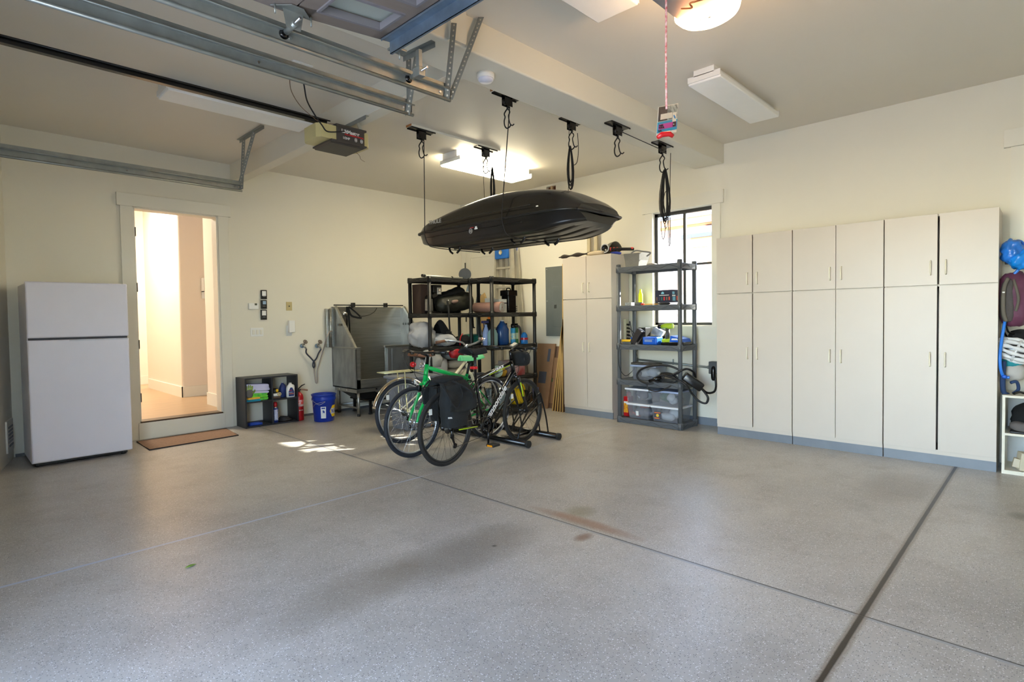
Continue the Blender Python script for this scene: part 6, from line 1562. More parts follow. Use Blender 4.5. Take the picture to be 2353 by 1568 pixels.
b = B(); b.tube([dc + Vector((0, 0.08, 0.215)), dc + Vector((0, 0.03, 0.22)), dc + Vector((0, -0.02, 0.222)), dc + Vector((0, -0.07, 0.222))], [0.022, 0.033, 0.036, 0.030], 12); b.obj('motor_body', lime_m, t)
B().lathe(dc + Vector((0, 0.125, 0.212)), [(0.012, 0), (0.024, 0.01), (0.026, 0.045), (0.02, 0.05)], (0, -1, 0.05), 16).obj('chuck', blackg_m, t)
B().cyl(dc + Vector((0, 0.19, 0.207)), dc + Vector((0, 0.12, 0.212)), 0.004, n=6).obj('bit', steel_m, t)
B().tube([dc + Vector((0, 0.0, 0.20)), dc + Vector((0, -0.01, 0.13)), dc + Vector((0, 0.0, 0.06))], [0.024, 0.022, 0.026], 10).obj('grip', dgrey, t)
b = B(); b.box(dc + Vector((-0.035, -0.05, 0.03)), dc + Vector((0.035, 0.06, 0.07)), 0.008); b.obj('battery', lime_m, t); B().box(dc + Vector((-0.04, -0.055, 0.0)), dc + Vector((0.04, 0.065, 0.032)), 0.006).obj('charger_dock', blackg_m, t)
t = thing('blue_toolbox', 'blue and black hard case at the right end of the tool shelf', 'case', (-0.32, -4.26, z))
B().prism([(-0.42, -4.16, z + 0.035), (-0.42, -4.33, z + 0.035), (-0.42, -4.31, z + 0.075), (-0.42, -4.22, z + 0.10), (-0.42, -4.17, z + 0.11)], (0.20, 0, 0)).obj('lid', blue_m, t)
B().box((-0.43, -4.335, z), (-0.21, -4.15, z + 0.038), 0.008).obj('base', blackg_m, t)
B().prism([(-0.4205, -4.18, z + 0.06), (-0.4205, -4.27, z + 0.06), (-0.4205, -4.25, z + 0.08), (-0.4205, -4.19, z + 0.08)], (-0.001, 0, 0)).obj('emblem', white_m, t)

# clear bins
clear = bpy.data.materials.new('clear_polypropylene'); clear.use_nodes = True
nt = clear.node_tree; nt.nodes.clear(); L = nt.links.new
oo = nt.nodes.new('ShaderNodeOutputMaterial'); m1 = nt.nodes.new('ShaderNodeMixShader'); m2 = nt.nodes.new('ShaderNodeMixShader'); tr = nt.nodes.new('ShaderNodeBsdfTransparent'); di = nt.nodes.new('ShaderNodeBsdfDiffuse'); gl = nt.nodes.new('ShaderNodeBsdfGlossy')
tr.inputs[0].default_value = (0.86, 0.89, 0.92, 1); di.inputs[0].default_value = srgb(186, 192, 204); gl.inputs['Roughness'].default_value = 0.2
m1.inputs[0].default_value = 0.22; m2.inputs[0].default_value = 0.12
L(tr.outputs[0], m1.inputs[1]); L(di.outputs[0], m1.inputs[2]); L(m1.outputs[0], m2.inputs[1]); L(gl.outputs[0], m2.inputs[2]); L(m2.outputs[0], oo.inputs[0])
lidw = mat('lid_white', (222, 226, 232), 0.4); lidb = mat('lid_blue_grey', (150, 166, 196), 0.4)
def shellbin(x0, x1, y0, y1, z0, z1, ins, th=0.003):
    b = B(); taper(b, x0, x1, y0, y1, z0, z1, ins, 0.012); return b
def bin_(label, x0, x1, y0, y1, z0, h, lid, cont, seed, lh=0.018):
    t = thing('clear_bin', label, 'storage bin', ((x0 + x1) / 2, (y0 + y1) / 2, z0), 'clear plastic storage bins')
    b = B(); i_ = 0.025
    # open tapered shell
    P0_ = [(x0 + i_, y0 + i_), (x1 - i_, y0 + i_), (x1 - i_, y1 - i_), (x0 + i_, y1 - i_)]; P1_ = [(x0 + .005, y0 + .005), (x1 - .005, y0 + .005), (x1 - .005, y1 - .005), (x0 + .005, y1 - .005)]
    v0 = [b.bm.verts.new((p[0], p[1], z0 + 0.001)) for p in P0_]; v1 = [b.bm.verts.new((p[0], p[1], z0 + h)) for p in P1_]
    b.face(v0[::-1])
    for k in range(4): b.face([v0[k], v0[(k + 1) % 4], v1[(k + 1) % 4], v1[k]])
    b.obj('tub', clear, t)
    b = B(); b.box((x0 - 0.006, y0 - 0.006, z0 + h - 0.004), (x1 + 0.006, y1 + 0.006, z0 + h + lh), 0.005); b.obj('lid', lid, t)
    random.seed(seed); 
    for k in range(cont[1]):
        cx = random.uniform(x0 + 0.09, x1 - 0.09); cy = random.uniform(y0 + 0.08, y1 - 0.08); s = random.uniform(0.06, 0.11)
        B().blob((cx, cy, z0 + 0.012 + h * random.uniform(0.25, 0.55)), (s * 1.2, s * 1.6, h * 0.6), 0.3, 2.5, seed + k, 2.2, 2, None, z0 + 0.008).obj('contents', cont[0][k % len(cont[0])], t)
    return t
cdark = [mat('contents_navy', (56, 60, 84), 0.8), mat('contents_rust', (170, 80, 66), 0.8), mat('contents_grey', (120, 120, 128), 0.8), mat('contents_green', (60, 110, 90), 0.8), mat('contents_white', (206, 208, 210), 0.8)]
xb0, xb1 = -0.49, -0.15; zb0 = G[0]
b1 = bin_('clear bin with white lid and dark contents, lower left beside the red jug', xb0, xb1, -3.925, -3.62, zb0, 0.165, lidw, (cdark[:3], 7), 1)
bin_('clear bin with white lid stacked on the lower left bin', xb0, xb1, -3.915, -3.60, zb0 + 0.184, 0.165, lidw, ([cdark[2], cdark[4]], 5), 5)
b2 = bin_('clear bin with white lid and printed label, lower right of the stack', xb0, xb1, -4.30, -3.95, zb0, 0.165, lidw, ([cdark[2], cdark[4], cdark[2]], 6), 9)
bin_('clear bin with blue-grey lid stacked on the lower right bin', xb0, xb1, -4.30, -3.94, zb0 + 0.184, 0.165, lidb, ([cdark[3], cdark[4], cdark[2]], 6), 13)
bin_('clear bin with blue-grey rim alone on the shelf behind the black charging cable', xb0 + 0.06, xb1, -3.98, -3.64, G[1], 0.165, lidb, ([cdark[4], cdark[2]], 6), 21)
b = B(); b.prism([(xb0 - 0.002 + 0.008, -3.745, zb0 + 0.04), (xb0 + 0.008 - 0.002, -3.78, zb0 + 0.04), (xb0 + 0.003 - 0.002, -3.78, zb0 + 0.095), (xb0 + 0.003 - 0.002, -3.745, zb0 + 0.095)], (-0.001, 0, 0)); b.obj('sticker', white_m, b1)
b = B(); b.prism([(xb0 + 0.010, -3.99, zb0 + 0.03), (xb0 + 0.010, -4.08, zb0 + 0.03), (xb0 + 0.003, -4.08, zb0 + 0.115), (xb0 + 0.003, -3.99, zb0 + 0.115)], (-0.001, 0, 0)); b.obj('printed_label', mat('label_slate', (70, 72, 84), 0.5), b2)
b = B(); b.cyl((xb0 + 0.005, -4.035, zb0 + 0.072), (xb0 + 0.002, -4.035, zb0 + 0.072), 0.018, n=16); b.obj('label_oval', mat('label_yellow', (230, 200, 60), 0.5), b2)
b = B(); b.box((xb0 + 0.002, -4.075, zb0 + 0.10), (xb0 + 0.0, -3.995, zb0 + 0.108)); b.box((xb0 + 0.004, -4.06, zb0 + 0.034), (xb0 + 0.002, -3.995, zb0 + 0.044)); b.obj('label_lines', mat('label_orange', (230, 120, 60), 0.5), b2)
# red jug
t = thing('gas_jug', 'red plastic jug with yellow label at the lower left of the grey shelving', 'jug', (-0.36, -3.56, zb0))
B().box((-0.43, -3.60, zb0), (-0.31, -3.53, zb0 + 0.25), 0.014).obj('body', red_m, t); B().lathe((-0.36, -3.57, zb0 + 0.245), [(0.03, 0), (0.03, 0.03), (0.022, 0.05), (0.01, 0.06)], n=14).obj('cap', red_m, t)
B().box((-0.433, -3.598, zb0 + 0.05), (-0.429, -3.54, zb0 + 0.19)).obj('printed_label', mat('label_amber', (244, 178, 40), 0.5, scale=40, rgb2=(200, 120, 30)), t); B().box((-0.4335, -3.596, zb0 + 0.165), (-0.4325, -3.542, zb0 + 0.188)).obj('label_header', white_m, t)

# conduit on wall, charger cable coil with its control box
t = thing('conduit', 'flexible steel conduit running along the wall behind the grey shelving', 'conduit', (-0.03, -4.2, 0.68))
B().cyl((-0.03, -3.50, 0.745), (-0.03, -4.48, 0.69), 0.013, n=10).obj('pipe', galv_m, t)
b = B(); b.cyl((-0.03, -3.50, 0.745), (-0.03, -3.47, 0.745), 0.02); b.cyl((-0.03, -4.44, 0.693), (-0.03, -4.48, 0.69), 0.019); b.box((-0.04, -4.0, 0.70), (-0.02, -3.99, 0.77), 0.002); b.obj('fitting', galv_m, t)
t = thing('wall_receptacle', 'dark high-power receptacle half behind the long white cabinets', 'outlet', (0, -4.55, 0.70))
B().box((-0.09, -4.60, 0.62), (0.0, -4.475, 0.765), 0.01).obj('box', mat('receptacle_grey', (88, 90, 92), 0.4, 0.3), t); B().blob((-0.10, -4.54, 0.63), (0.06, 0.05, 0.17), 0, 1, 0, 3).obj('plug', blackg_m, t)
ev = mat('charging_cable_black', (20, 20, 22), 0.5, var=0.1); z = G[1]
t = thing('car_charger', 'coiled black car charging cable with its long control box drooping off the shelf', 'charging cable', (-0.45, -4.2, z))
c0, c1 = at(1571, 863, x=-0.50), at(1613, 892, x=-0.40)
dd_ = (c1 - c0).normalized(); b = B(); s_, u_, _d = frame(dd_)
b.prism([c0 + s_ * 0.065 + u_ * 0.05, c0 - s_ * 0.065 + u_ * 0.05, c0 - s_ * 0.065 - u_ * 0.05, c0 + s_ * 0.065 - u_ * 0.05], c1 - c0)
bmesh.ops.bevel(b.bm, geom=b.bm.edges[:], offset=0.018, segments=3, affect='EDGES', profile=0.5)
for f in b.bm.faces: f.smooth = True
b.obj('control_box', blackg_m, t)
def E_(u, v, x=-0.53): return at(u, v, x=x)
b = B()
b.tube(bez([E_(1520, 878, -.45), E_(1490, 882), E_(1470, 874), E_(1464, 862), E_(1475, 848), E_(1500, 841), E_(1530, 840), E_(1556, 848, -.5), E_(1562, 856, -.5), E_(1545, 862)], 7), 0.0125, 8)
b.tube(bez([E_(1545, 862), E_(1570, 850, -.5), E_(1582, 849, -.4), E_(1594, 856, -.3), E_(1598, 868, -.25)], 7), 0.0125, 8)
b.tube(bez([E_(1525, 862), E_(1560, 875), E_(1580, 890, -.5), E_(1590, 905, -.42), E_(1606, 922, -.38), E_(1622, 927, -.35), E_(1627, 915, -.35), E_(1620, 903, -.36), E_(1613, 895, -.38)], 7), 0.0125, 8)
b.tube(bez([E_(1612, 893, -.38), E_(1625, 903, -.3), E_(1640, 901, -.2), E_(1645, 890, -.12), E_(1644, 872, -.1), E_(1642, 860, -.1)], 7), 0.0125, 8)
b.tube(bez([E_(1488, 880), E_(1487, 888), E_(1492, 896), E_(1510, 900), E_(1530, 893), E_(1545, 885, -.5)], 7), 0.007, 8)
for k in range(5): b.tube(bez([E_(1503 + k * 3, 870 + k * 2, -.5 + k * .04), E_(1520, 863 - k, -.5 + k * .04), E_(1545, 864 - k, -.45), E_(1558, 872, -.45), E_(1545, 879, -.47), E_(1515, 880, -.5), E_(1503, 874, -.5)], 6), 0.010, 8)
b.obj('cable', ev, t)
b = B(); b.tube([E_(1492, 876), E_(1506, 872), E_(1520, 868, -.5)], [0.018, 0.020, 0.014], 10); b.obj('connector', blackg_m, t)
cordthing('hanging_cord', 'thin black cord hanging down the left post of the grey shelving and back up', 'cord', [E_(1424, 793, -.52), E_(1421, 815, -.52), E_(1422, 838, -.52), E_(1428, 855, -.5), E_(1438, 864, -.45), E_(1450, 856, -.3), E_(1459, 846, -.25), E_(1466, 836, -.25), E_(1464, 820, -.25), E_(1462, 810, -.25), E_(1467, 801, -.25)], 0.0035, cord_m, 6)
t = thing('saw_guide', 'long black and brown tool lying on the bin lid', 'tool', (-0.4, -3.78, z + 0.19))
B().cbox((-0.33, -3.80, z + 0.197), (0.10, 0.36, 0.022), 0.004, (math.radians(0), 0, math.radians(10))).obj('body', mat('saw_brown', (72, 64, 52), 0.6, scale=20, var=0.4), t)

# ================================================================== RIGHT EDGE: PACKS, HELMET, WHITE CUBBY
yR = -7.095
t = thing('wall_hook_rail', 'hook rail on the wall beside the last white cabinet', 'hook', (-0.03, -7.10, 1.7))
b = B(); b.box((-0.02, -7.30, 1.70), (0.0, -7.06, 1.76), 0.003); b.box((-0.02, -7.30, 1.28), (0.0, -7.06, 1.32), 0.003)
for y in (-7.12, -7.22):
    for z in (1.73, 1.30): b.tube([(-0.02, y, z), (-0.10, y, z - 0.02), (-0.12, y, z + 0.02)], 0.005, 6)
b.obj('hooks', black_m, t)
def R2(u, v, x=-0.28): return at(u, v, x=x)
# hydration bladder, blue
t = thing('water_bladder', 'crumpled bright blue water bladder hung above the purple pack', 'water bladder', R2(2330, 585))
blue_t = mat('bladder_blue', (40, 120, 214), 0.25, var=0.2, scale=9, bump=0.5, bscale=12)
B().blob(R2(2325, 578), (0.16, 0.14, 0.19), 0.25, 2.3, 3, 2.2, 4).obj('bag', blue_t, t)
B().blob(R2(2345, 596), (0.15, 0.15, 0.16), 0.25, 2.3, 8, 2.2, 4).obj('bag_bottom', mat('bladder_azure', (10, 130, 220), 0.3, var=0.15), t)
B().ring(R2(2338, 563), (1, 0.4, 0.2), 0.035, 0.008, 22, 8).obj('cap_ring', mat('cap_blue', (20, 100, 200), 0.4), t)
cordthing('drinking_tube', 'thick blue drinking tube snaking down beside the cabinets', 'hose', [R2(2342, 618), R2(2330, 632), R2(2319, 655), R2(2313, 690), R2(2312, 720), R2(2308, 745, -.33), R2(2302, 780, -.36), R2(2298, 815, -.40), R2(2299, 845, -.40), R2(2306, 865, -.38), R2(2320, 868, -.38)], 0.011, mat('tube_blue', (44, 124, 220), 0.35), 8)
B().blob(R2(2308, 866, -.39), (0.035, 0.035, 0.03), 0, 1, 1, 2.4).obj('valve', blue_m, None, None, 'blue bite valve clipped on the tube end', None, 'valve')
t = thing('backpack', 'plum and grey daypack hanging below the blue bladder', 'backpack', R2(2328, 690))
B().blob(R2(2332, 688, -.22), (0.24, 0.22, 0.44), 0.10, 2, 5, 2.7, 4).obj('main_body', mat('plum_nylon', (98, 50, 74), 0.6, var=0.12, bump=0.3, bscale=24), t)
B().blob(R2(2316, 690, -.30), (0.10, 0.10, 0.36), 0.12, 2, 6, 2.6, 4).obj('side_pocket', mat('pack_dark_grey', (74, 68, 66), 0.7, bump=0.2, bscale=60), t)
b = B(); b.tube(bez([R2(2316, 640, -.34), R2(2308, 660, -.36), R2(2305, 690, -.37), R2(2306, 720, -.36), R2(2312, 738, -.34)], 6), 0.014, 8); b.tube(bez([R2(2328, 640, -.3), R2(2336, 665, -.36), R2(2340, 690, -.36), R2(2334, 715, -.34)], 6), 0.010, 8); b.obj('strap', mat('strap_grey', (104, 98, 88), 0.8), t)
B().tube([R2(2303, 672, -.38), R2(2309, 672, -.38)], 0.006, 6).obj('reflector', white_m, t)
soft('hat', 'black cap hanging behind the white helmet', 'hat', R2(2345, 778, -.12), (0.22, 0.16, 0.15), fabric_m, 4, 0.08, 2.4)
# helmet
t = thing('helmet', 'white slotted bicycle helmet hanging at the right edge', 'helmet', R2(2332, 805))
hc = R2(2336, 806, -.26)
def hel(u, v):
    a = u * 2 * PI; e = v * PI * 0.5
    p = Vector((math.cos(a) * math.cos(e) * 0.10, math.sin(a) * math.cos(e) * 0.14, math.sin(e) * 0.11))
    return hc + Euler((0.35, 1.3, 0)).to_matrix() @ Vector((p.x, p.y, -p.z)) * 1.0
B().blob(hc, (0.19, 0.28, 0.16), 0.0, 1, 0, 2.2, 4, (0.35, 0, 0)).obj('inner_shell', blackg_m, t)
b = B(); rm = Euler((0.35, 0, 0)).to_matrix()
for k in range(6):
    a = -1.25 + 0.5 * k; pts = []
    for j in range(13):
        e = -1.2 + 2.4 * j / 12
        p = Vector((-0.105 * math.cos(a) * math.cos(e), 0.148 * math.sin(e), 0.09 * math.sin(a) * math.cos(e)))
        pts.append(hc + rm @ p)
    b.tube(pts, [0.010 + 0.010 * abs(math.sin(j * 0.9 + k)) for j in range(13)], 8)
for s_ in (-0.62, 0.0, 0.62):
    b.tube([hc + rm @ Vector((-0.108 * math.cos(a) * math.cos(s_), 0.15 * math.sin(s_), 0.092 * math.sin(a) * math.cos(s_))) for a in [-1.5 + 3.0 * j / 10 for j in range(11)]], 0.010, 8)
b.obj('outer_shell', mat('helmet_white', (216, 216, 214), 0.3), t)
soft('teal_hat', 'teal hat under the white helmet', 'hat', R2(2322, 835, -.24), (0.14, 0.14, 0.08), mat('teal_knit', (30, 140, 150), 0.8), 2, 0.1)
t = thing('waist_pack', 'pale grey waist pack with navy straps low on the hooks', 'bag', R2(2325, 865))
B().blob(R2(2328, 855, -.24), (0.16, 0.16, 0.15), 0.1, 2, 4, 2.5, 3).obj('pouch', mat('pack_pale_grey', (182, 178, 170), 0.7), t)
b = B(); b.tube(bez([R2(2306, 830, -.34), R2(2304, 870, -.36), R2(2306, 900, -.34), R2(2316, 908, -.3)], 6), 0.018, 8); b.tube(bez([R2(2322, 880, -.32), R2(2336, 878, -.3), R2(2340, 895, -.28), R2(2328, 905, -.3)], 6), 0.012, 8); b.obj('strap', mat('strap_navy', (34, 58, 96), 0.8), t)
b = B(); b.tube(bez([R2(2314, 775, -.2), R2(2306, 760, -.3), R2(2312, 750, -.3), R2(2320, 765, -.25), R2(2353, 772, -.1)], 6), 0.007, 8); o = b.obj('cable_lock', blackg_m, loc=R2(2314, 768, -.25)); tagm(o, 'thin black cable lock looped above the helmet', 'lock')
# white cubby
wx0, wx1, wy0, wy1, wh = -0.415, -0.03, -7.95, -7.075, 0.632
cr_m = mat('cream_laminate', (226, 220, 200), 0.5)
t = thing('white_cubby', 'cream cubby shelf on the floor beside the last cabinet', 'shelf', (-0.2, -7.5, 0))
B().box((wx0, wy0, wh - 0.018), (wx1, wy1, wh)).obj('top_panel', cr_m, t); B().box((wx0, wy1 - 0.018, 0), (wx1, wy1, wh - 0.018)).obj('side_panel', cr_m, t); B().box((wx0, wy0, 0), (wx1, wy0 + 0.018, wh - 0.018)).obj('side_panel', cr_m, t)
B().box((wx0, wy0 + 0.018, 0.31), (wx1, wy1 - 0.018, 0.328)).obj('middle_shelf', cr_m, t); B().box((wx0, wy0 + 0.018, 0.0), (wx1, wy1 - 0.018, 0.03)).obj('bottom_panel', cr_m, t); B().box((wx1 - 0.01, wy0 + 0.018, 0.03), (wx1, wy1 - 0.018, wh - 0.018)).obj('back_panel', mat('back_grey_white', (206, 208, 208), 0.6), t)
soft('shoulder_bag', 'black and grey bag stuffed in the upper cubby', 'bag', (-0.22, -7.30, 0.328 + 0.12), (0.28, 0.36, 0.24), fabric_m, 6, 0.15, 2.6, None, 0.329)
t = thing('boot', 'grey and black shoe lying in the upper cubby front', 'shoe', (-0.35, -7.20, 0.33)); B().blob((-0.345, -7.215, 0.372), (0.11, 0.20, 0.08), 0.08, 2, 3, 2.8, 3, (0.2, 0, 0.1), 0.33).obj('upper', mat('shoe_grey', (104, 98, 94), 0.8), t); B().box((-0.40, -7.31, 0.329), (-0.29, -7.12, 0.345), 0.006).obj('sole', black_m, t)
o = B().cbox((-0.33, -7.235, 0.10), (0.10, 0.13, 0.14), 0.004, (0.1, 0, 0.3)).obj('paper_carton', mat('carton_cream', (206, 196, 170), 0.8), loc=(-0.33, -7.23, 0.03)); tagm(o, 'open cream carton in the lower cubby', 'box')
o = B().cbox((-0.36, -7.165, 0.09), (0.05, 0.05, 0.07), 0.003, (0.2, 0, 0.1)).obj('small_carton', mat('carton_cream', (206, 196, 170), 0.8), loc=(-0.36, -7.17, 0.03)); tagm(o, 'small cream carton flap left of the open carton', 'box')
b = B(); 
for k in range(2): b.tube(bez([(-0.34 + k * 0.05, -7.14 - k * 0.09, wh + 0.008), (-0.30, -7.17 - k * 0.09, wh + 0.02), (-0.26 + k * 0.04, -7.20 - k * 0.09, wh + 0.008)], 5), 0.010, 6)
o = b.obj('sunglasses', blackg_m, loc=(-0.3, -7.17, wh)); tagm(o, 'dark glasses lying on top of the cream cubby', 'glasses')
# ================================================================== BIKE RACK
t = thing('bike_rack', 'black tubular floor rack holding the three bicycles', 'bike rack', (-2.0, -2.95, 0))
for x in (-2.245, -1.765):
    q = B().cyl((x, -3.58, 0.035), (x, -2.25, 0.035), 0.030, n=16).obj('floor_tube', blackg_m, t)
    b = B(); b.cyl((x, -3.60, 0.035), (x, -3.57, 0.035), 0.036, n=16); b.cyl((x, -2.25, 0.035), (x, -2.22, 0.035), 0.036, n=16); b.obj('end_cap', rubber_m, q)
b = B(); b.cyl((-2.245, -3.18, 0.03), (-1.765, -3.18, 0.03), 0.018, n=10); b.cyl((-2.245, -2.68, 0.03), (-1.765, -2.68, 0.03), 0.018, n=10); b.obj('cross_tube', blackg_m, t)
for y in (-3.44, -3.32, -3.05, -2.93, -2.56, -2.44):
    b = B()
    b.tube(bez([(-2.245, y, 0.06), (-2.16, y, 0.24), (-1.99, y, 0.42), (-1.90, y, 0.50), (-1.865, y, 0.44), (-1.80, y, 0.24), (-1.765, y, 0.06)], 7), 0.0085, 8)
    b.tube(bez([(-2.245, y, 0.06), (-2.20, y, 0.16), (-2.02, y, 0.31), (-1.87, y, 0.40)], 6), 0.0075, 8)
    b.obj('wheel_hoop', blackg_m, t)

# ================================================================== BICYCLES
spoke_m = mat('spoke_steel', (196, 198, 200), 0.25, 0.9); spoked_m = mat('spoke_black', (40, 40, 42), 0.35, 0.5)
silver_m = mat('silver_alloy', (176, 180, 184), 0.28, 0.85)
def bicycle(label, group, rear, front, fr_m, tire_m, rim_m, sp_m, kind):
    rear, front = Vector(rear), Vector(front)
    fx = (front - rear); fx.z = 0; WB = fx.length; fx.normalize(); ly = Vector((0, 0, 1)).cross(fx)     # left of the rider
    def W(x, z, y=0.0): return Vector((rear.x, rear.y, 0)) + fx * x + ly * y + Vector((0, 0, z))
    t = thing('bicycle', label, 'bicycle', W(0.5, 0), group)
    RW = 0.335 if kind != 'city' else 0.335
    tr_ = 0.019
    def wheel(nm, x, z0=0.0):
        c = W(x, RW + 0.003 + z0)
        w = B().ring(c, ly, RW - tr_, tr_, 56, 10).obj(nm, tire_m, t)
        b = B(); b.ring(c, ly, RW - 2 * tr_ - 0.006, 0.0095, 56, 6); b.obj('rim', rim_m, w)
        b = B(); a, c2, d_ = frame(ly); R1 = RW - 2 * tr_ - 0.008
        for k in range(28):
            th = 2 * PI * k / 28; o = (1 if k % 2 else -1); th2 = th + o * 0.55 * (1 if (k // 2) % 2 else -1)
            p = c + R1 * (math.cos(th) * a + math.sin(th) * c2); q = c + 0.024 * (math.cos(th2) * a + math.sin(th2) * c2) + ly * 0.03 * o
            b.tube([q, p], 0.0013, 4, caps=False)
        b.obj('spokes', sp_m, w)
        b = B(); b.lathe(c - ly * 0.045, [(0.012, 0), (0.026, 0.012), (0.026, 0.017), (0.014, 0.022), (0.014, 0.068), (0.026, 0.073), (0.026, 0.078), (0.012, 0.09)], ly, 14); b.cyl(c - ly * 0.07, c + ly * 0.07, 0.006); b.obj('hub', silver_m if kind != 'hybrid' else blackg_m, w)
        b = B()
        for s in (1,): p = c + (RW - 0.085) * (math.cos(2.4) * a + math.sin(2.4) * c2); b.cbox(p, (0.03, 0.008, 0.05)); 
        b.obj('spoke_reflector', mat('reflector_clear', (222, 222, 214), 0.3), w)
        return c
    cr_, cf = wheel('rear_wheel', 0), wheel('front_wheel', WB)
    S = WB / 1.06
    ax = RW + 0.003
    BBp = (0.46 * S, 0.285)
    if kind == 'hybrid': st, hb, ht, tt = (0.375 * S, 0.765), (0.925 * S, 0.735), (0.885 * S, 0.88), (0.388 * S, 0.735)
    elif kind == 'green': st, hb, ht, tt = (0.33 * S, 0.73), (0.905 * S, 0.715), (0.875 * S, 0.87), (0.345 * S, 0.69)
    else: st, hb, ht, tt = (0.33 * S, 0.68), (0.905 * S, 0.70), (0.87 * S, 0.86), (0.43 * S, 0.42)
    b = B(); k = 0.017
    b.tube([W(*BBp), W(*st)], 0.016, 12)
    b.tube([W(*hb), W(*ht)], 0.022, 12)
    dt = 0.025 if kind == 'hybrid' else 0.019
    b.tube([W(*BBp), W(hb[0] - 0.012, hb[1] + 0.03)], dt, 12)
    if kind == 'city': b.tube([W(*tt), W(ht[0] - 0.005, ht[1] - 0.05)], 0.018, 12)
    else: b.tube([W(*tt), W(ht[0] - 0.003, ht[1] - 0.03)], 0.019, 12)
    for s in (-1, 1):
        b.tube([W(BBp[0], BBp[1], s * 0.02), W(BBp[0] * 0.75, BBp[1] + 0.01, s * 0.045), W(0.02, ax, s * 0.06)], 0.0095, 8)
        zt_ = tt[1] if kind != 'city' else 0.55; xt_ = tt[0] if kind != 'city' else 0.375 * S
        b.tube([W(xt_, zt_, s * 0.018), W(xt_ * 0.6, (zt_ + ax) / 2 + 0.05, s * 0.045), W(0.005, ax + 0.01, s * 0.06)], 0.008, 8)
    b.cyl(W(BBp[0], BBp[1], -0.04), W(BBp[0], BBp[1], 0.04), 0.022, n=14)
    b.obj('frame', fr_m, t)
    b = B(); fk = hb
    b.tube([W(fk[0], fk[1]), W(fk[0] + 0.008, fk[1] - 0.04)], 0.024, 12); b.tube([W(fk[0] + 0.008, fk[1] - 0.03, -0.045), W(fk[0] + 0.008, fk[1] - 0.03, 0.045)], 0.016, 8)
    for s in (-1, 1): b.tube(bez([W(fk[0] + 0.008, fk[1] - 0.03, s * 0.045), W(fk[0] + 0.045 * S, 0.56, s * 0.055), W(WB - 0.03, 0.42, s * 0.056), W(WB, ax, s * 0.056)], 5), [0.017] * 6 + [0.015] * 5 + [0.012] * 5, 10)
    b.obj('fork', fr_m, t)
    # seat
    sh = {'hybrid': 1.0, 'green': 0.90, 'city': 0.93}[kind]
    sx = st[0] - (sh - st[1]) * (0.297 if kind != 'hybrid' else 0.05)
    B().tube([W(*st), W(sx + 0.01, sh - 0.045)], 0.0135, 10).obj('seat_post', {'hybrid': black_m, 'green': black_m, 'city': silver_m}[kind], t)
    sc = {'hybrid': fabric_m, 'green': mat('saddle_mint', (112, 214, 140), 0.5), 'city': mat('saddle_brown', (112, 70, 44), 0.5)}[kind]
    def sad(u, v):
        x = 0.15 - 0.28 * u; w = (0.018 + 0.062 * max(0, (u - 0.25) / 0.75) ** 1.3) ; a = (v - 0.5) * PI
        return W(sx + 0.0 + x, sh + 0.012 * math.cos(a) - 0.03 * abs(math.sin(a)) ** 2 + 0.016 * (u - 0.4) ** 2 * 4 - 0.006, w * math.sin(a))
    s_ = B().grid(sad, 14, 10, 0.018).obj('saddle', sc, t)
    b = B()
    for s in (-1, 1): b.tube([W(sx + 0.10, sh - 0.012, s * 0.012), W(sx + 0.0, sh - 0.045, s * 0.02), W(sx - 0.10, sh - 0.02, s * 0.03)], 0.004, 6)
    b.cbox(W(sx + 0.01, sh - 0.045), (0.04, 0.04, 0.03), 0.004); b.obj('saddle_rails', blackg_m, s_)
    # handlebar
    hz = {'hybrid': 0.995, 'green': 0.985, 'city': 1.00}[kind]
    stx = {'hybrid': ht[0] + 0.05, 'green': ht[0] + 0.06, 'city': ht[0] + 0.03}[kind]
    hm = silver_m if kind == 'city' else blackg_m
    B().tube([W(*ht), W(ht[0] - 0.012, hz - 0.03), W(stx, hz)], [0.017, 0.017, 0.018], 10).obj('stem', hm, t)
    if kind == 'city': hp = [W(stx - 0.12, hz + 0.085, -0.36), W(stx - 0.05, hz + 0.08, -0.31), W(stx + 0.03, hz + 0.04, -0.16), W(stx, hz, -0.04), W(stx, hz, 0.04), W(stx + 0.03, hz + 0.03, 0.16), W(stx - 0.07, hz + 0.05, 0.29), W(stx - 0.22, hz + 0.03, 0.32)]
    else: hp = [W(stx - 0.035, hz + 0.01, -0.30), W(stx, hz + 0.005, -0.12), W(stx + 0.005, hz, 0), W(stx, hz + 0.005, 0.12), W(stx - 0.035, hz + 0.01, 0.30)]
    hb_ = B().tube(bez(hp, 6), 0.012, 10).obj('handlebar', hm, t)
    gm = mat('grip_brown_leather', (112, 76, 54), 0.6) if kind == 'city' else black_m
    for e, f in ((hp[0], hp[1]), (hp[-1], hp[-2])):
        d = (f - e).normalized(); B().tube([e, e + d * 0.12], [0.018, 0.016], 10).obj('grip', gm, hb_)
        q = e + d * 0.15; b = B(); b.cbox(q + Vector((0, 0, -0.012)), (0.03, 0.03, 0.03), 0.006); b.tube(bez([q + fx * 0.01, q + fx * 0.05 - d * 0.03, q + fx * 0.055 - d * 0.11], 4), 0.006, 6); b.obj('brake_lever', hm, hb_)
    # brakes, cables
    b = B(); 
    for (x, z) in ((hb[0] + 0.035, RW * 2 + 0.0),): b.cbox(W(x + 0.045, z - 0.02), (0.03, 0.05, 0.06), 0.006)
    b.cbox(W(0.14, RW * 2 - 0.03), (0.03, 0.05, 0.05), 0.006); b.obj('brake_calliper', hm, t)
    b = B()
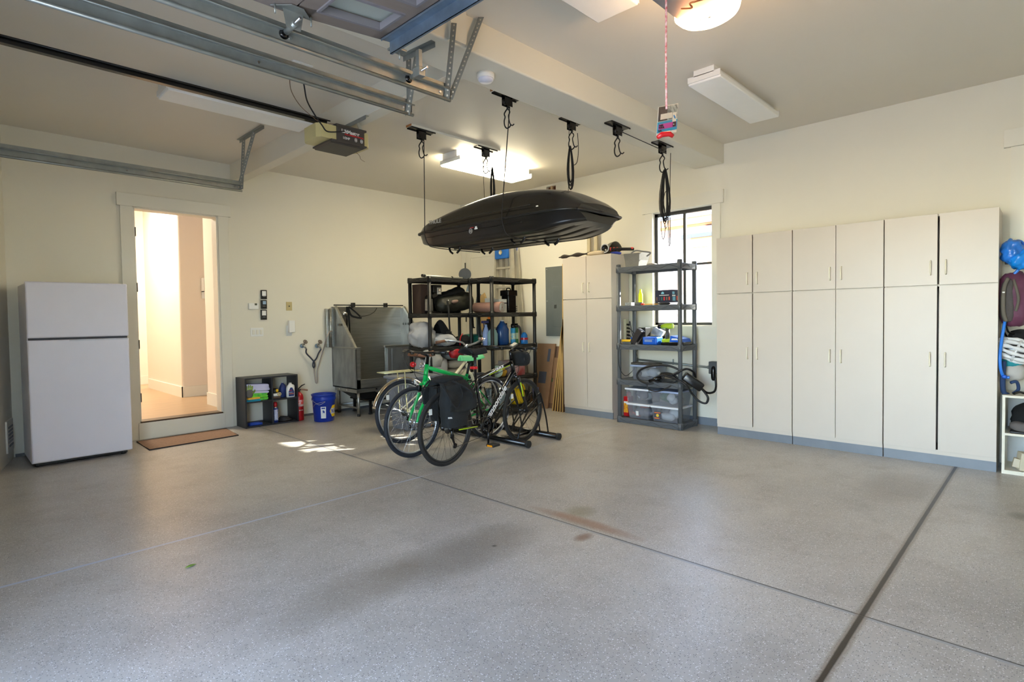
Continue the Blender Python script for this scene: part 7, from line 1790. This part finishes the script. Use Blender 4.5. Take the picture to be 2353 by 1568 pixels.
    b.tube(bez([hp[0] + (hp[1] - hp[0]) * 0.5, W(stx + 0.13, hz - 0.02, -0.12), W(stx + 0.11, hz - 0.16, -0.03), W(ht[0] + 0.03, ht[1] - 0.10, 0.03)], 6), 0.0028, 5)
    b.tube(bez([hp[-1] + (hp[-2] - hp[-1]) * 0.5, W(stx + 0.15, hz - 0.0, 0.12), W(stx + 0.12, hz - 0.18, 0.03), W(hb[0] + 0.06, hb[1] - 0.0, 0.0)], 6), 0.0028, 5)
    b.tube(bez([W(ht[0], ht[1] - 0.06, -0.022), W((ht[0] + tt[0]) / 2, (ht[1] + tt[1]) / 2 - 0.05, -0.022), W(tt[0], tt[1] - 0.03, -0.022), W(0.1, ax + 0.1, -0.05)], 6), 0.0028, 5); b.obj('cable', cord_m, t)
    # drivetrain on the right-hand side (-ly)
    rs = -1
    cw = W(BBp[0], BBp[1], rs * 0.055)
    b = B(); b.lathe(cw, [(0.05, -0.001), (0.084, -0.001), (0.084, 0.002), (0.05, 0.002)], ly, 40, False)
    a, c2, _ = frame(ly)
    for q in range(34):
        th = 2 * PI * q / 34; p = cw + 0.086 * (math.cos(th) * a + math.sin(th) * c2); b.cbox(p, (0.005, 0.003, 0.005))
    for q in range(5): th = 2 * PI * q / 5; b.tube([cw, cw + 0.066 * (math.cos(th) * a + math.sin(th) * c2)], 0.008, 6)
    if kind == 'hybrid': b.ring(cw - ly * 0.004, ly, 0.094, 0.004, 36, 6)
    cs = b.obj('chainring', blackg_m if kind == 'hybrid' else silver_m, t)
    ca_ = {'hybrid': 1.70, 'green': 0.4, 'city': 2.4}[kind]
    for s, th in ((rs, -ca_), (-rs, PI - ca_)):
        c0 = W(BBp[0], BBp[1], s * 0.07); c1 = W(BBp[0] + 0.17 * math.cos(th), BBp[1] + 0.17 * math.sin(th), s * 0.085)
        B().tube([c0, c1], [0.013, 0.010], 8).obj('crank', blackg_m if kind == 'hybrid' else silver_m, t)
        p = c1 + ly * s * 0.06; pd = B(); pd.box(Vector((-0.05, -0.045, -0.012)), Vector((0.05, 0.045, 0.012)), 0.006, Matrix.Translation(p) @ Matrix((fx, ly, Vector((0, 0, 1)))).transposed().to_4x4()); pq = pd.obj('pedal', black_m, t)
        pr = B(); pr.box(Vector((-0.054, -0.03, -0.008)), Vector((-0.050, 0.03, 0.008)), 0, Matrix.Translation(p) @ Matrix((fx, ly, Vector((0, 0, 1)))).transposed().to_4x4()); pr.obj('pedal_reflector', mat('reflector_amber', (236, 150, 20), 0.3), pq)
    b = B(); c = W(0, ax, rs * 0.045)
    for q in range(7): b.lathe(c + ly * (0.003 * q * 1.0), [(0.012, 0), (0.022 + 0.004 * q, 0), (0.022 + 0.004 * q, 0.0018), (0.012, 0.0018)], ly, 24, False)
    b.obj('cassette', mat('cassette_dark', (70, 68, 64), 0.35, 0.7), t)
    b = B(); dq = W(0.02, ax - 0.07, rs * 0.055); dr_ = W(0.055, ax - 0.16, rs * 0.055)
    b.tube([W(0, ax - 0.01, rs * 0.07), dq, dr_], [0.012, 0.014, 0.008], 8); b.lathe(dq - ly * 0.003, [(0.0, 0), (0.024, 0), (0.024, 0.006), (0, 0.006)], ly, 16, False); b.lathe(dr_ - ly * 0.003, [(0.0, 0), (0.024, 0), (0.024, 0.006), (0, 0.006)], ly, 16, False); b.obj('derailleur', blackg_m, t)
    b = B(); b.tube([W(0.0, ax + 0.034, rs * 0.05), W(BBp[0], BBp[1] + 0.085, rs * 0.052)], 0.0035, 4); b.tube([W(0.075, ax - 0.175, rs * 0.052), W(BBp[0] - 0.01, BBp[1] - 0.085, rs * 0.052)], 0.0035, 4); b.obj('chain', mat('chain_steel', (92, 84, 74), 0.4, 0.8), t)
    return t, W, dict(st=st, hb=hb, ht=ht, tt=tt, sh=sh, sx=sx, hz=hz, stx=stx, S=S, ax=ax, RW=RW, WB=WB, BB=BBp, ly=ly, fx=fx)

blkf = mat('bike_black_paint', (18, 18, 19), 0.25, coat=0.4)
grnf = mat('bike_green_paint', (0, 168, 76), 0.35, var=0.03)
crmf = mat('bike_cream_paint', (214, 208, 176), 0.35, var=0.03)
# black hybrid, nearest
hy, W, g = bicycle('black hybrid bicycle with white frame lettering and black saddle bags, nearest the camera', None, (-3.235, -3.51, 0), (-2.095, -3.38, 0), blkf, rubber_m, mat('rim_dark', (62, 62, 60), 0.4, 0.5), spoked_m, 'hybrid')
hy['label'] = 'black hybrid bicycle with white frame lettering and black saddle bags, nearest the camera'
lw_ = mat('decal_white', (236, 236, 236), 0.35); ll_ = mat('decal_lime', (170, 200, 20), 0.35)
o = W(g['BB'][0] + 0.055, g['BB'][1] + 0.045, -0.0262); e = W(g['hb'][0], g['hb'][1] + 0.03, -0.0262)
u = (e - o).normalized(); lettering('cannondale', 0.088, lw_, hy, o - Vector((0, 0, 0.012)), u, Vector((0, 0, 1)), bold=0.0022, shear=0.15, sx=1.02, ext=0.001)
o = W(g['tt'][0], g['tt'][1], -0.0205); e = W(g['ht'][0], g['ht'][1] - 0.03, -0.0205); u = (e - o).normalized(); n2 = u.cross(g['ly']); n2 = n2 if n2.z > 0 else -n2
B().prism([o + u * 0.05 - n2 * 0.004, o + u * 0.26 + n2 * 0.002, o + u * 0.26 + n2 * 0.014, o + u * 0.05 + n2 * 0.0], -g['ly'] * 0.001).obj('white_stripe', lw_, hy)
B().prism([o + u * 0.16 - n2 * 0.012, o + u * 0.50 - n2 * 0.012, o + u * 0.50 - n2 * 0.004, o + u * 0.16 - n2 * 0.006], -g['ly'] * 0.001).obj('lime_stripe', ll_, hy)
lettering('QUICK', 0.036, lw_, hy, o + u * 0.27 + n2 * 0.0, u, Vector((0, 0, 1)), bold=0.0012, sx=1.15, ext=0.001)
for s in (-1,):
    B().tube([W(g['hb'][0] + 0.022, g['hb'][1] - 0.09, s * 0.066), W(g['hb'][0] + 0.06, 0.50, s * 0.071)], 0.008, 6).obj('lime_fork_flash', ll_, hy)
    B().tube([W(0.10, 0.315, -0.066), W(0.36, 0.30, -0.054)], 0.006, 6).obj('stay_stripe', ll_, hy)
# red tail lamp, rack, handlebar bag and lamp
B().cbox(W(g['sx'] - 0.01, 0.845, 0), (0.05, 0.06, 0.026), 0.008).obj('tail_lamp', mat('lamp_red', (200, 24, 34), 0.3), hy)
b = B()
for s in (-1, 1):
    b.tube([W(g['st'][0] - 0.03, 0.725, s * 0.03), W(0.13, 0.72, s * 0.055), W(-0.20, 0.72, s * 0.055)], 0.006, 8); b.tube([W(0.0, 0.36, s * 0.075), W(-0.05, 0.72, s * 0.055)], 0.006, 8); b.tube([W(0.0, 0.36, s * 0.075), W(0.1, 0.72, s * 0.055)], 0.006, 8)
b.obj('rear_rack', blackg_m, hy)
pan_m = mat('pannier_nylon', (21, 24, 25), 0.85, var=0.2, scale=18, bump=0.35, bscale=30)
for s, lab in ((-1, 'near side saddle bag with silver reflective strip'), (1, 'far side saddle bag')):
    t = thing('saddle_bag', 'black %s on the black bicycle' % lab, 'bag', W(0.04, 0.40, s * 0.13), 'black saddle bags')
    xo = -0.045 if s < 0 else 0.13
    def pb(u, v, s=s, xo=xo):
        a = u * 2 * PI; z = 0.385 + 0.36 * v; w = 0.158 * (0.78 + 0.30 * v - 0.10 * v * v); d = 0.075 * (1.0 - 0.35 * v + 0.25 * math.sin(PI * v))
        ca_, sa = math.cos(a), math.sin(a); kk = (abs(ca_) ** 3 + abs(sa) ** 3) ** (-1 / 3)
        nn = 0.012 * noise.noise(Vector((ca_ * 2, sa * 2, v * 6 + s)))
        return W(xo + (w + nn) * ca_ * kk, z, s * (0.155 + (d + nn) * sa * kk))
    b = B(); b.grid(pb, 32, 16); b.grid(lambda u, v, pb=pb: pb(u, 0).lerp(W(xo, 0.375, s * 0.155), v), 32, 3); b.grid(lambda u, v, pb=pb: pb(u, 1).lerp(W(xo, 0.775, s * 0.12), v), 32, 3)
    b.obj('body', pan_m, t)
    b = B()
    def flap(u, v, s=s, xo=xo): return W(xo - 0.165 + 0.33 * u + 0.0 * v, 0.765 - 0.23 * v - 0.02 * math.sin(PI * u) * v, s * (0.135 + 0.115 * min(1, v * 1.8) + 0.012 * math.sin(6 * u + 3 * v)))
    b.grid(flap, 16, 12, 0.006); b.obj('lid_flap', mat('pannier_flap', (25, 28, 28), 0.85, var=0.2, scale=20, bump=0.4, bscale=26), t)
    b = B(); b.tube(bez([W(xo - 0.15, 0.76, s * 0.17), W(xo - 0.17, 0.66, s * 0.25), W(xo - 0.10, 0.56, s * 0.275), W(xo - 0.02, 0.66, s * 0.27), W(xo + 0.02, 0.77, s * 0.17)], 6), 0.007, 6); b.tube(bez([W(xo - 0.02, 0.775, s * 0.15), W(xo + 0.06, 0.70, s * 0.26), W(xo + 0.11, 0.62, s * 0.275)], 6), 0.010, 6); b.obj('carry_strap', fabric_m, t)
    if s < 0: B().cbox(W(-0.155, 0.475, -0.218), (0.075, 0.006, 0.014), 0.001, (0, 0.12, 0.16)).obj('reflective_strip', mat('reflective_silver', (206, 210, 210), 0.3), t)
soft('storage_bag', 'black bag sagging over the top of the black bicycle rack', 'bag', W(0.03, 0.77, 0.0), (0.26, 0.24, 0.06), fabric_m, 7, 0.1, 3, (0, 0, 0.11))
hb_c = W(g['stx'] + 0.10, 0.885, 0)
t = thing('handlebar_bag', 'round black bag hung under the black bicycle handlebar', 'bag', hb_c)
B().blob(hb_c, (0.15, 0.21, 0.155), 0.03, 2, 3, 3.2, 4, (0, 0, 0.11)).obj('body', fabric_m, t)
b = B(); b.ring(hb_c - g['ly'] * 0.090, g['ly'], 0.05, 0.006, 26, 6); b.tube([hb_c + Vector((0, 0, 0.07)) - g['ly'] * 0.05, W(g['stx'], 0.99, -0.05)], 0.01, 6); b.obj('piping', black_m, t)
b = B(); b.cbox(W(g['stx'] - 0.03, 1.03, -0.02), (0.08, 0.05, 0.02), 0.006, (0.3, -0.4, 0)); o = b.obj('phone_mount', mat('mount_grey', (96, 94, 84), 0.4), hy)

# green bicycle, facing the other way
gr, W2, g2 = bicycle('green bicycle with mint saddle facing left, between the black and cream bicycles', None, (-2.195, -2.97, 0), (-3.245, -3.035, 0), grnf, rubberb_m, silver_m, spoke_m, 'green')
# cream city bike at the back, front wheel in the rack
cr, W3, g3 = bicycle('cream city bicycle with brown grips and polished rear mudguard, farthest of the three', None, (-2.955, -2.46, 0), (-1.92, -2.50, 0), crmf, rubberb_m, silver_m, spoke_m, 'city')
# mudguard and carrier of the cream bicycle
def guard(Wf, x, a0, a1, m_):
    b = B(); rows = []
    for k in range(25):
        th = a0 + (a1 - a0) * k / 24; row = []
        for j in range(7):
            q = (j - 3) / 3; r = 0.335 + 0.030 - 0.012 * q * q
            row.append(Wf(x + r * math.cos(th), 0.338 + r * math.sin(th), q * 0.028))
        rows.append(row)
    b.grid(lambda u, v: rows[round(u * 24)][round(v * 6)], 24, 6, 0.0015); return b.obj('mudguard', m_, cr)
guard(W3, 0, math.radians(28), math.radians(168), mat('polished_mudguard', (206, 196, 176), 0.18, 0.95))
b = B()
for s in (-1, 1):
    b.tube([W3(0.24, 0.74, s * 0.05), W3(0.16, 0.765, s * 0.07), W3(-0.26, 0.765, s * 0.07)], 0.0055, 8); b.tube([W3(0.0, 0.34, s * 0.07), W3(-0.02, 0.765, s * 0.07)], 0.0055, 8)
b.tube([W3(-0.26, 0.765, -0.07), W3(-0.26, 0.765, 0.07)], 0.0055, 8); b.tube([W3(0.0, 0.765, -0.07), W3(0.0, 0.765, 0.07)], 0.0055, 8); b.tube([W3(-0.26, 0.765, 0), W3(0.2, 0.765, 0)], 0.0055, 8)
b.obj('carrier', mat('carrier_cream', (206, 200, 150), 0.3, 0.4), cr)
B().blob(at(949, 838, y=-2.47), (0.06, 0.07, 0.06), 0.0, 1, 1, 2.3).obj('tail_lamp', mat('lamp_red', (200, 24, 34), 0.3), cr)
B().ring(W3(0.24, 0.80, 0.0), g3['fx'], 0.03, 0.006, 16, 6).obj('bell', chrome_m, cr)
# child trailer / red-white ride item on shelf edge behind saddles: red handled tote of reflective cloth
soft('silver_pouch', 'grey and white quilted pouch behind the handlebar with brown grips', 'bag', (-1.93, -1.62, z1 + 0.44 - 0.16), (0.30, 0.16, 0.26), mat('silver_quilt', (176, 176, 170), 0.6, bump=0.4, bscale=20), 12, 0.2, 2.8, None, z1 + 0.16)
# ================================================================== ROOF BOX ON THE HOIST
bxm = mat('roof_box_black', (17, 16, 15), 0.30, var=0.1, coat=0.15)
bxl = mat('roof_box_lid', (24, 22, 20), 0.26, var=0.08, coat=0.3)
XA, XB_, YF, YN = -2.86, -2.02, -2.58, -4.62      # far (tail) end, near (nose) end
xc = (XA + XB_) / 2; hw = (XB_ - XA) / 2; Lb = YF - YN
box = thing('roof_box', 'black rooftop cargo box slung from the ceiling hoist', 'roof box', (xc, (YF + YN) / 2, 2.06))
def zseam(s): return 2.19 - 0.015 * s
def halfw(s):
    # s 0 tail .. 1 nose
    w = 1.0
    if s < 0.08: w = 0.84 + 0.16 * (s / 0.08) ** 0.5
    if s > 0.80: w = 1 - 0.06 * ((s - 0.80) / 0.20)
    if s > 0.88: w -= 0.20 * ((s - 0.88) / 0.12) ** 3
    return hw * w
def ctop(s): return zseam(s) + 0.085 + 0.04 * s + 0.16 * max(0.0, math.sin(PI * min(1, s ** 1.12 * 0.97 + 0.02))) ** 0.9
def cbot(s): return zseam(s) - 0.145 + (0.0 if s < 0.80 else 0.065 * ((s - 0.80) / 0.20) ** 1.3) + (0.05 * (1 - s / 0.12) if s < 0.12 else 0)
NS, NW = 48, 20
def prof(v, w, h, inset, rx, rz, n_=4.0):
    """half-box cross section from -w to w: near-vertical wall, rounded shoulder, flat span. returns x, dz (0..h)"""
    f = v * 2 if v <= 0.5 else (1 - v) * 2          # 0 at the seam, 1 in the middle
    if f < 0.22: k = f / 0.22; x, z = w - inset * k, (h - rz) * k
    elif f < 0.46: a = (f - 0.22) / 0.24 * PI / 2; x, z = w - inset - rx * (1 - math.cos(a)), (h - rz) + rz * math.sin(a)
    else: k = (f - 0.46) / 0.54; x, z = (w - inset - rx) * (1 - k), h
    return (-x if v <= 0.5 else x), z, f
def lid(u, v):
    s = u; y = YF - Lb * s; zs = zseam(s); h = ctop(s) - zs
    if s > 0.86: h *= 1 - ((s - 0.86) / 0.14) ** 2.2 * 0.5
    x, z, f = prof(v, halfw(s), h, 0.045, 0.13, h * 0.45)
    if f > 0.46: z += 0.03 * math.sin((f - 0.46) / 0.54 * PI / 2) * (1 - 0.7 * max(0, (s - 0.8) / 0.2))
    return Vector((xc + x, y, zs + z))
b = B(); b.grid(lid, NS, 40)
b.grid(lambda u, v: lid(0, v).lerp(Vector((xc, YF, zseam(0))), u), 2, 40); b.grid(lambda u, v: lid(1, v).lerp(Vector((xc, YN - 0.012, zseam(1) + 0.02)), u), 2, 40)
b.obj('lid', bxl, box)
def base(u, v):
    s = u; y = YF - Lb * s; zs = zseam(s) - 0.004; h = zs - cbot(s)
    x, z, f = prof(v, halfw(s) - 0.014, h, 0.03 + (0.07 * ((s - 0.8) / 0.2) ** 2 if s > 0.8 else 0), 0.035, h * 0.25)
    if f > 0.46 and 0.08 < s < 0.95:
        e = min(1, (s - 0.08) / 0.05, (0.95 - s) / 0.05); z -= 0.020 * e * max(0.0, math.cos(x / hw * 16)) ** 3
    return Vector((xc + x, y, zs - z))
b = B(); b.grid(base, NS, 110)
b.grid(lambda u, v: base(0, v).lerp(Vector((xc, YF, zseam(0))), u), 2, 110); b.grid(lambda u, v: base(1, v).lerp(Vector((xc, YN, zseam(1) - 0.02)), u), 2, 110)
b.obj('base_shell', bxm, box)
# seam lip and moulded side lines
def rim(off, dz, r, s0=0.0, s1=1.0, side=(-1, 1)):
    b = B()
    for sd in side: b.tube([Vector((xc + sd * (halfw(s0 + (s1 - s0) * k / 40) + off), YF - Lb * (s0 + (s1 - s0) * k / 40), zseam(s0 + (s1 - s0) * k / 40) + dz)) for k in range(41)], r, 6)
    return b
b = rim(0.006, 0.0, 0.011); b.tube([Vector((xc - halfw(1) - .006, YN, zseam(1))), Vector((xc - halfw(1) * .6, YN - .02, zseam(1))), Vector((xc + halfw(1) * .6, YN - .02, zseam(1))), Vector((xc + halfw(1) + .006, YN, zseam(1)))], 0.012, 6); b.tube([Vector((xc - halfw(0) - .006, YF, zseam(0))), Vector((xc + halfw(0) + .006, YF, zseam(0)))], 0.011, 6)
b.obj('closing_lip', black_m, box)
rim(0.0, 0.075, 0.004, 0.12, 0.8, (-1,)).obj('moulded_line', bxm, box)
rim(-0.006, -0.055, 0.004, 0.10, 0.75, (-1,)).obj('moulded_line', bxm, box)
def sidept(s, dz, off=0.0): return Vector((xc - halfw(s) - off, YF - Lb * s, zseam(s) + dz))
th_m = mat('box_lettering_silver', (150, 150, 148), 0.4)
pt = at(985, 512, x=XA - 0.006)
lettering('THULE', 0.052, th_m, box, Vector((XA - 0.004, pt.y, pt.z - 0.02)), (0, -1, 0), (0, 0, 1), bold=0.001, ext=0.0015, sx=1.25)
lk = Vector((XA - 0.004, at(1082, 520, x=XA).y, 2.12))
b = B(); b.ring(lk, (1, 0, 0), 0.022, 0.003, 20, 6); b.box(lk + Vector((-0.003, -0.012, -0.012)), lk + Vector((0.0, -0.004, 0.012))); b.box(lk + Vector((-0.003, 0.004, -0.012)), lk + Vector((0.0, 0.012, 0.012))); b.obj('lock_ring', th_m, box)
b = B(); b.tube([lk + Vector((-0.002, 0.01, 0.026)), lk + Vector((-0.002, -0.02, 0.03)), lk + Vector((-0.002, -0.04, 0.028))], 0.003, 5); b.obj('lock_red_mark', red_m, box)
b = B(); c = lk + Vector((0, -0.075, 0.02)); b.box(c + Vector((-0.002, -0.02, -0.012)), c + Vector((0, 0.02, 0.0))); b.box(c + Vector((-0.002, -0.012, 0.002)), c + Vector((0, 0.012, 0.014))); b.obj('lock_icon', white_m, box)
c = sidept(0.84, 0.05, -0.0); B().cbox(Vector((c.x - 0.01, c.y, c.z)), (0.004, 0.022, 0.008)).obj('small_sticker', white_m, box)
# roof rack foot hooks under the floor: two crescent claws at four places
def claw(px_, py_):
    b = B()
    for s in (-1, 1):
        b.tube(bez([(px_, py_ + s * 0.075, 2.075), (px_, py_ + s * 0.085, 2.045), (px_, py_ + s * 0.072, 2.01), (px_, py_ + s * 0.035, 1.985)], 5), 0.011, 8)
    b.box((px_ - 0.02, py_ - 0.09, 2.055), (px_ + 0.02, py_ + 0.09, 2.075), 0.004)
    return b
for (u, v) in ((1045, 572), (1119, 573), (1190, 548), (1268, 552)):
    p = at(u, v, z=2.03)
    claw(p.x, p.y).obj('mounting_claw', blackg_m, box)
q0, q1 = at(1045, 571, z=2.045), at(1100, 562, z=2.045); B().tube([q0, q1], 0.014, 8).obj('strap_bar', black_m, box)
# cords from the pulleys down round the box
def cradle(pA, s, label):
    y = YF - Lb * s; zt_ = pA.z - 0.09; x0 = pA.x + 0.028
    P0_, P1_ = Vector((x0, pA.y, zt_)), Vector((XA - 0.014, y, zseam(s) + 0.09))
    cordthing('hoist_rope', label, 'rope', [P0_, P0_.lerp(P1_, 0.3), P0_.lerp(P1_, 0.6), P0_.lerp(P1_, 0.92), P1_, Vector((XA - 0.018, y, zseam(s) - 0.02)), Vector((XA + 0.015, y - 0.01, cbot(s) + 0.02)), Vector((XA + 0.09, y - 0.02, cbot(s) - 0.012)), Vector((xc, y - 0.01, cbot(s) - 0.016)), Vector((XB_ - 0.1, y, cbot(s) - 0.012))], 0.0045, cord_m, 6, 'hoist ropes round the roof box')
cradle(PA[0], 0.10, 'hoist rope dropping round the lettered far end of the roof box')
cradle(PA[2], 0.645, 'hoist rope dropping round the middle of the roof box side')
ropeline('rope falling in front of the lit fixture to the far side of the box', [PA[1] + Vector((-0.05, 0, -0.09)), Vector((-1.98, -2.72, 2.6)), Vector((XB_ + 0.015, -2.75, 2.25)), Vector((XB_ - 0.02, -2.75, 2.06))])
ropeline('rope falling behind the nose of the roof box', [PA[3] + Vector((-0.04, 0, -0.09)), Vector((-1.97, -3.92, 2.6)), Vector((XB_ + 0.015, -3.90, 2.25)), Vector((XB_ - 0.02, -3.9, 2.06))])
ropeline('rope crossing under the beam between the two nearest pulleys', [PA[4] + Vector((0.05, 0, -0.045)), PA[5] + Vector((-0.05, 0, -0.06))], 0.004)
# bunched spare rope
def bundle(label, u, v0, v1, w, y, loops=9, seed=1, tail=None):
    random.seed(seed); b = B(); top = at(u, v0, y=y); bot = at(u, v1, y=y); H = top.z - bot.z
    for k in range(loops):
        ww = w * random.uniform(0.35, 1.0); hh = H * random.uniform(0.80, 1.0); ph = random.uniform(-1, 1)
        s = Vector((R_.x, R_.y, 0)); n = Vector((D.x, D.y, 0))
        o = n * random.uniform(-0.02, 0.02)
        pts = []
        for j in range(20):
            a = 2 * PI * j / 20; q = 0.5 - 0.5 * math.cos(a)        # 0 top .. 1 bottom
            wd = ww * (0.35 + 0.65 * q) * math.sin(a)
            pts.append(top - Vector((0, 0, hh * q)) + s * (wd + 0.004 * ph) + o)
        b.tube(pts, 0.0042, 6, closed=True)
    if tail: b.tube(bez([at(*q, y=y) for q in tail], 8), 0.0036, 6)
    ob = b.obj('rope_bundle', cord_m, loc=top); tagm(ob, label, 'rope', 'bunched spare hoist ropes'); return ob
bundle('tight bunch of rope hanging over the nose of the roof box', 1310, 336, 437, 0.045, -3.94, 14, 3, [(1327, 306), (1329, 340), (1327, 368), (1322, 378), (1314, 380)])
bundle('rope bunch in front of the lit fixture, dropping behind the roof box', 1131, 385, 470, 0.035, -2.71, 12, 5)
bundle('long rope bunch hanging in front of the window', 1528, 388, 515, 0.075, -4.50, 11, 8, [(1541, 352), (1540, 400), (1539, 480), (1538, 520), (1540, 562)])
b = B(); random.seed(4)
for u0, v0, v1, w in ((1524, 470, 550, 5), (1538, 470, 566, 2.5), (1530, 440, 525, 6)):
    pts = [at(u0 + w * math.sin(2 * PI * j / 16), v0 + (v1 - v0) * (0.5 - 0.5 * math.cos(2 * PI * j / 16)), y=-4.50) for j in range(16)]; b.tube(pts, 0.0036, 6, closed=True)
ob = b.obj('rope_bundle', cord_m, loc=at(1530, 470, y=-4.5)); tagm(ob, 'lowest loose rope loops dangling before the window panes', 'rope', 'bunched spare hoist ropes')
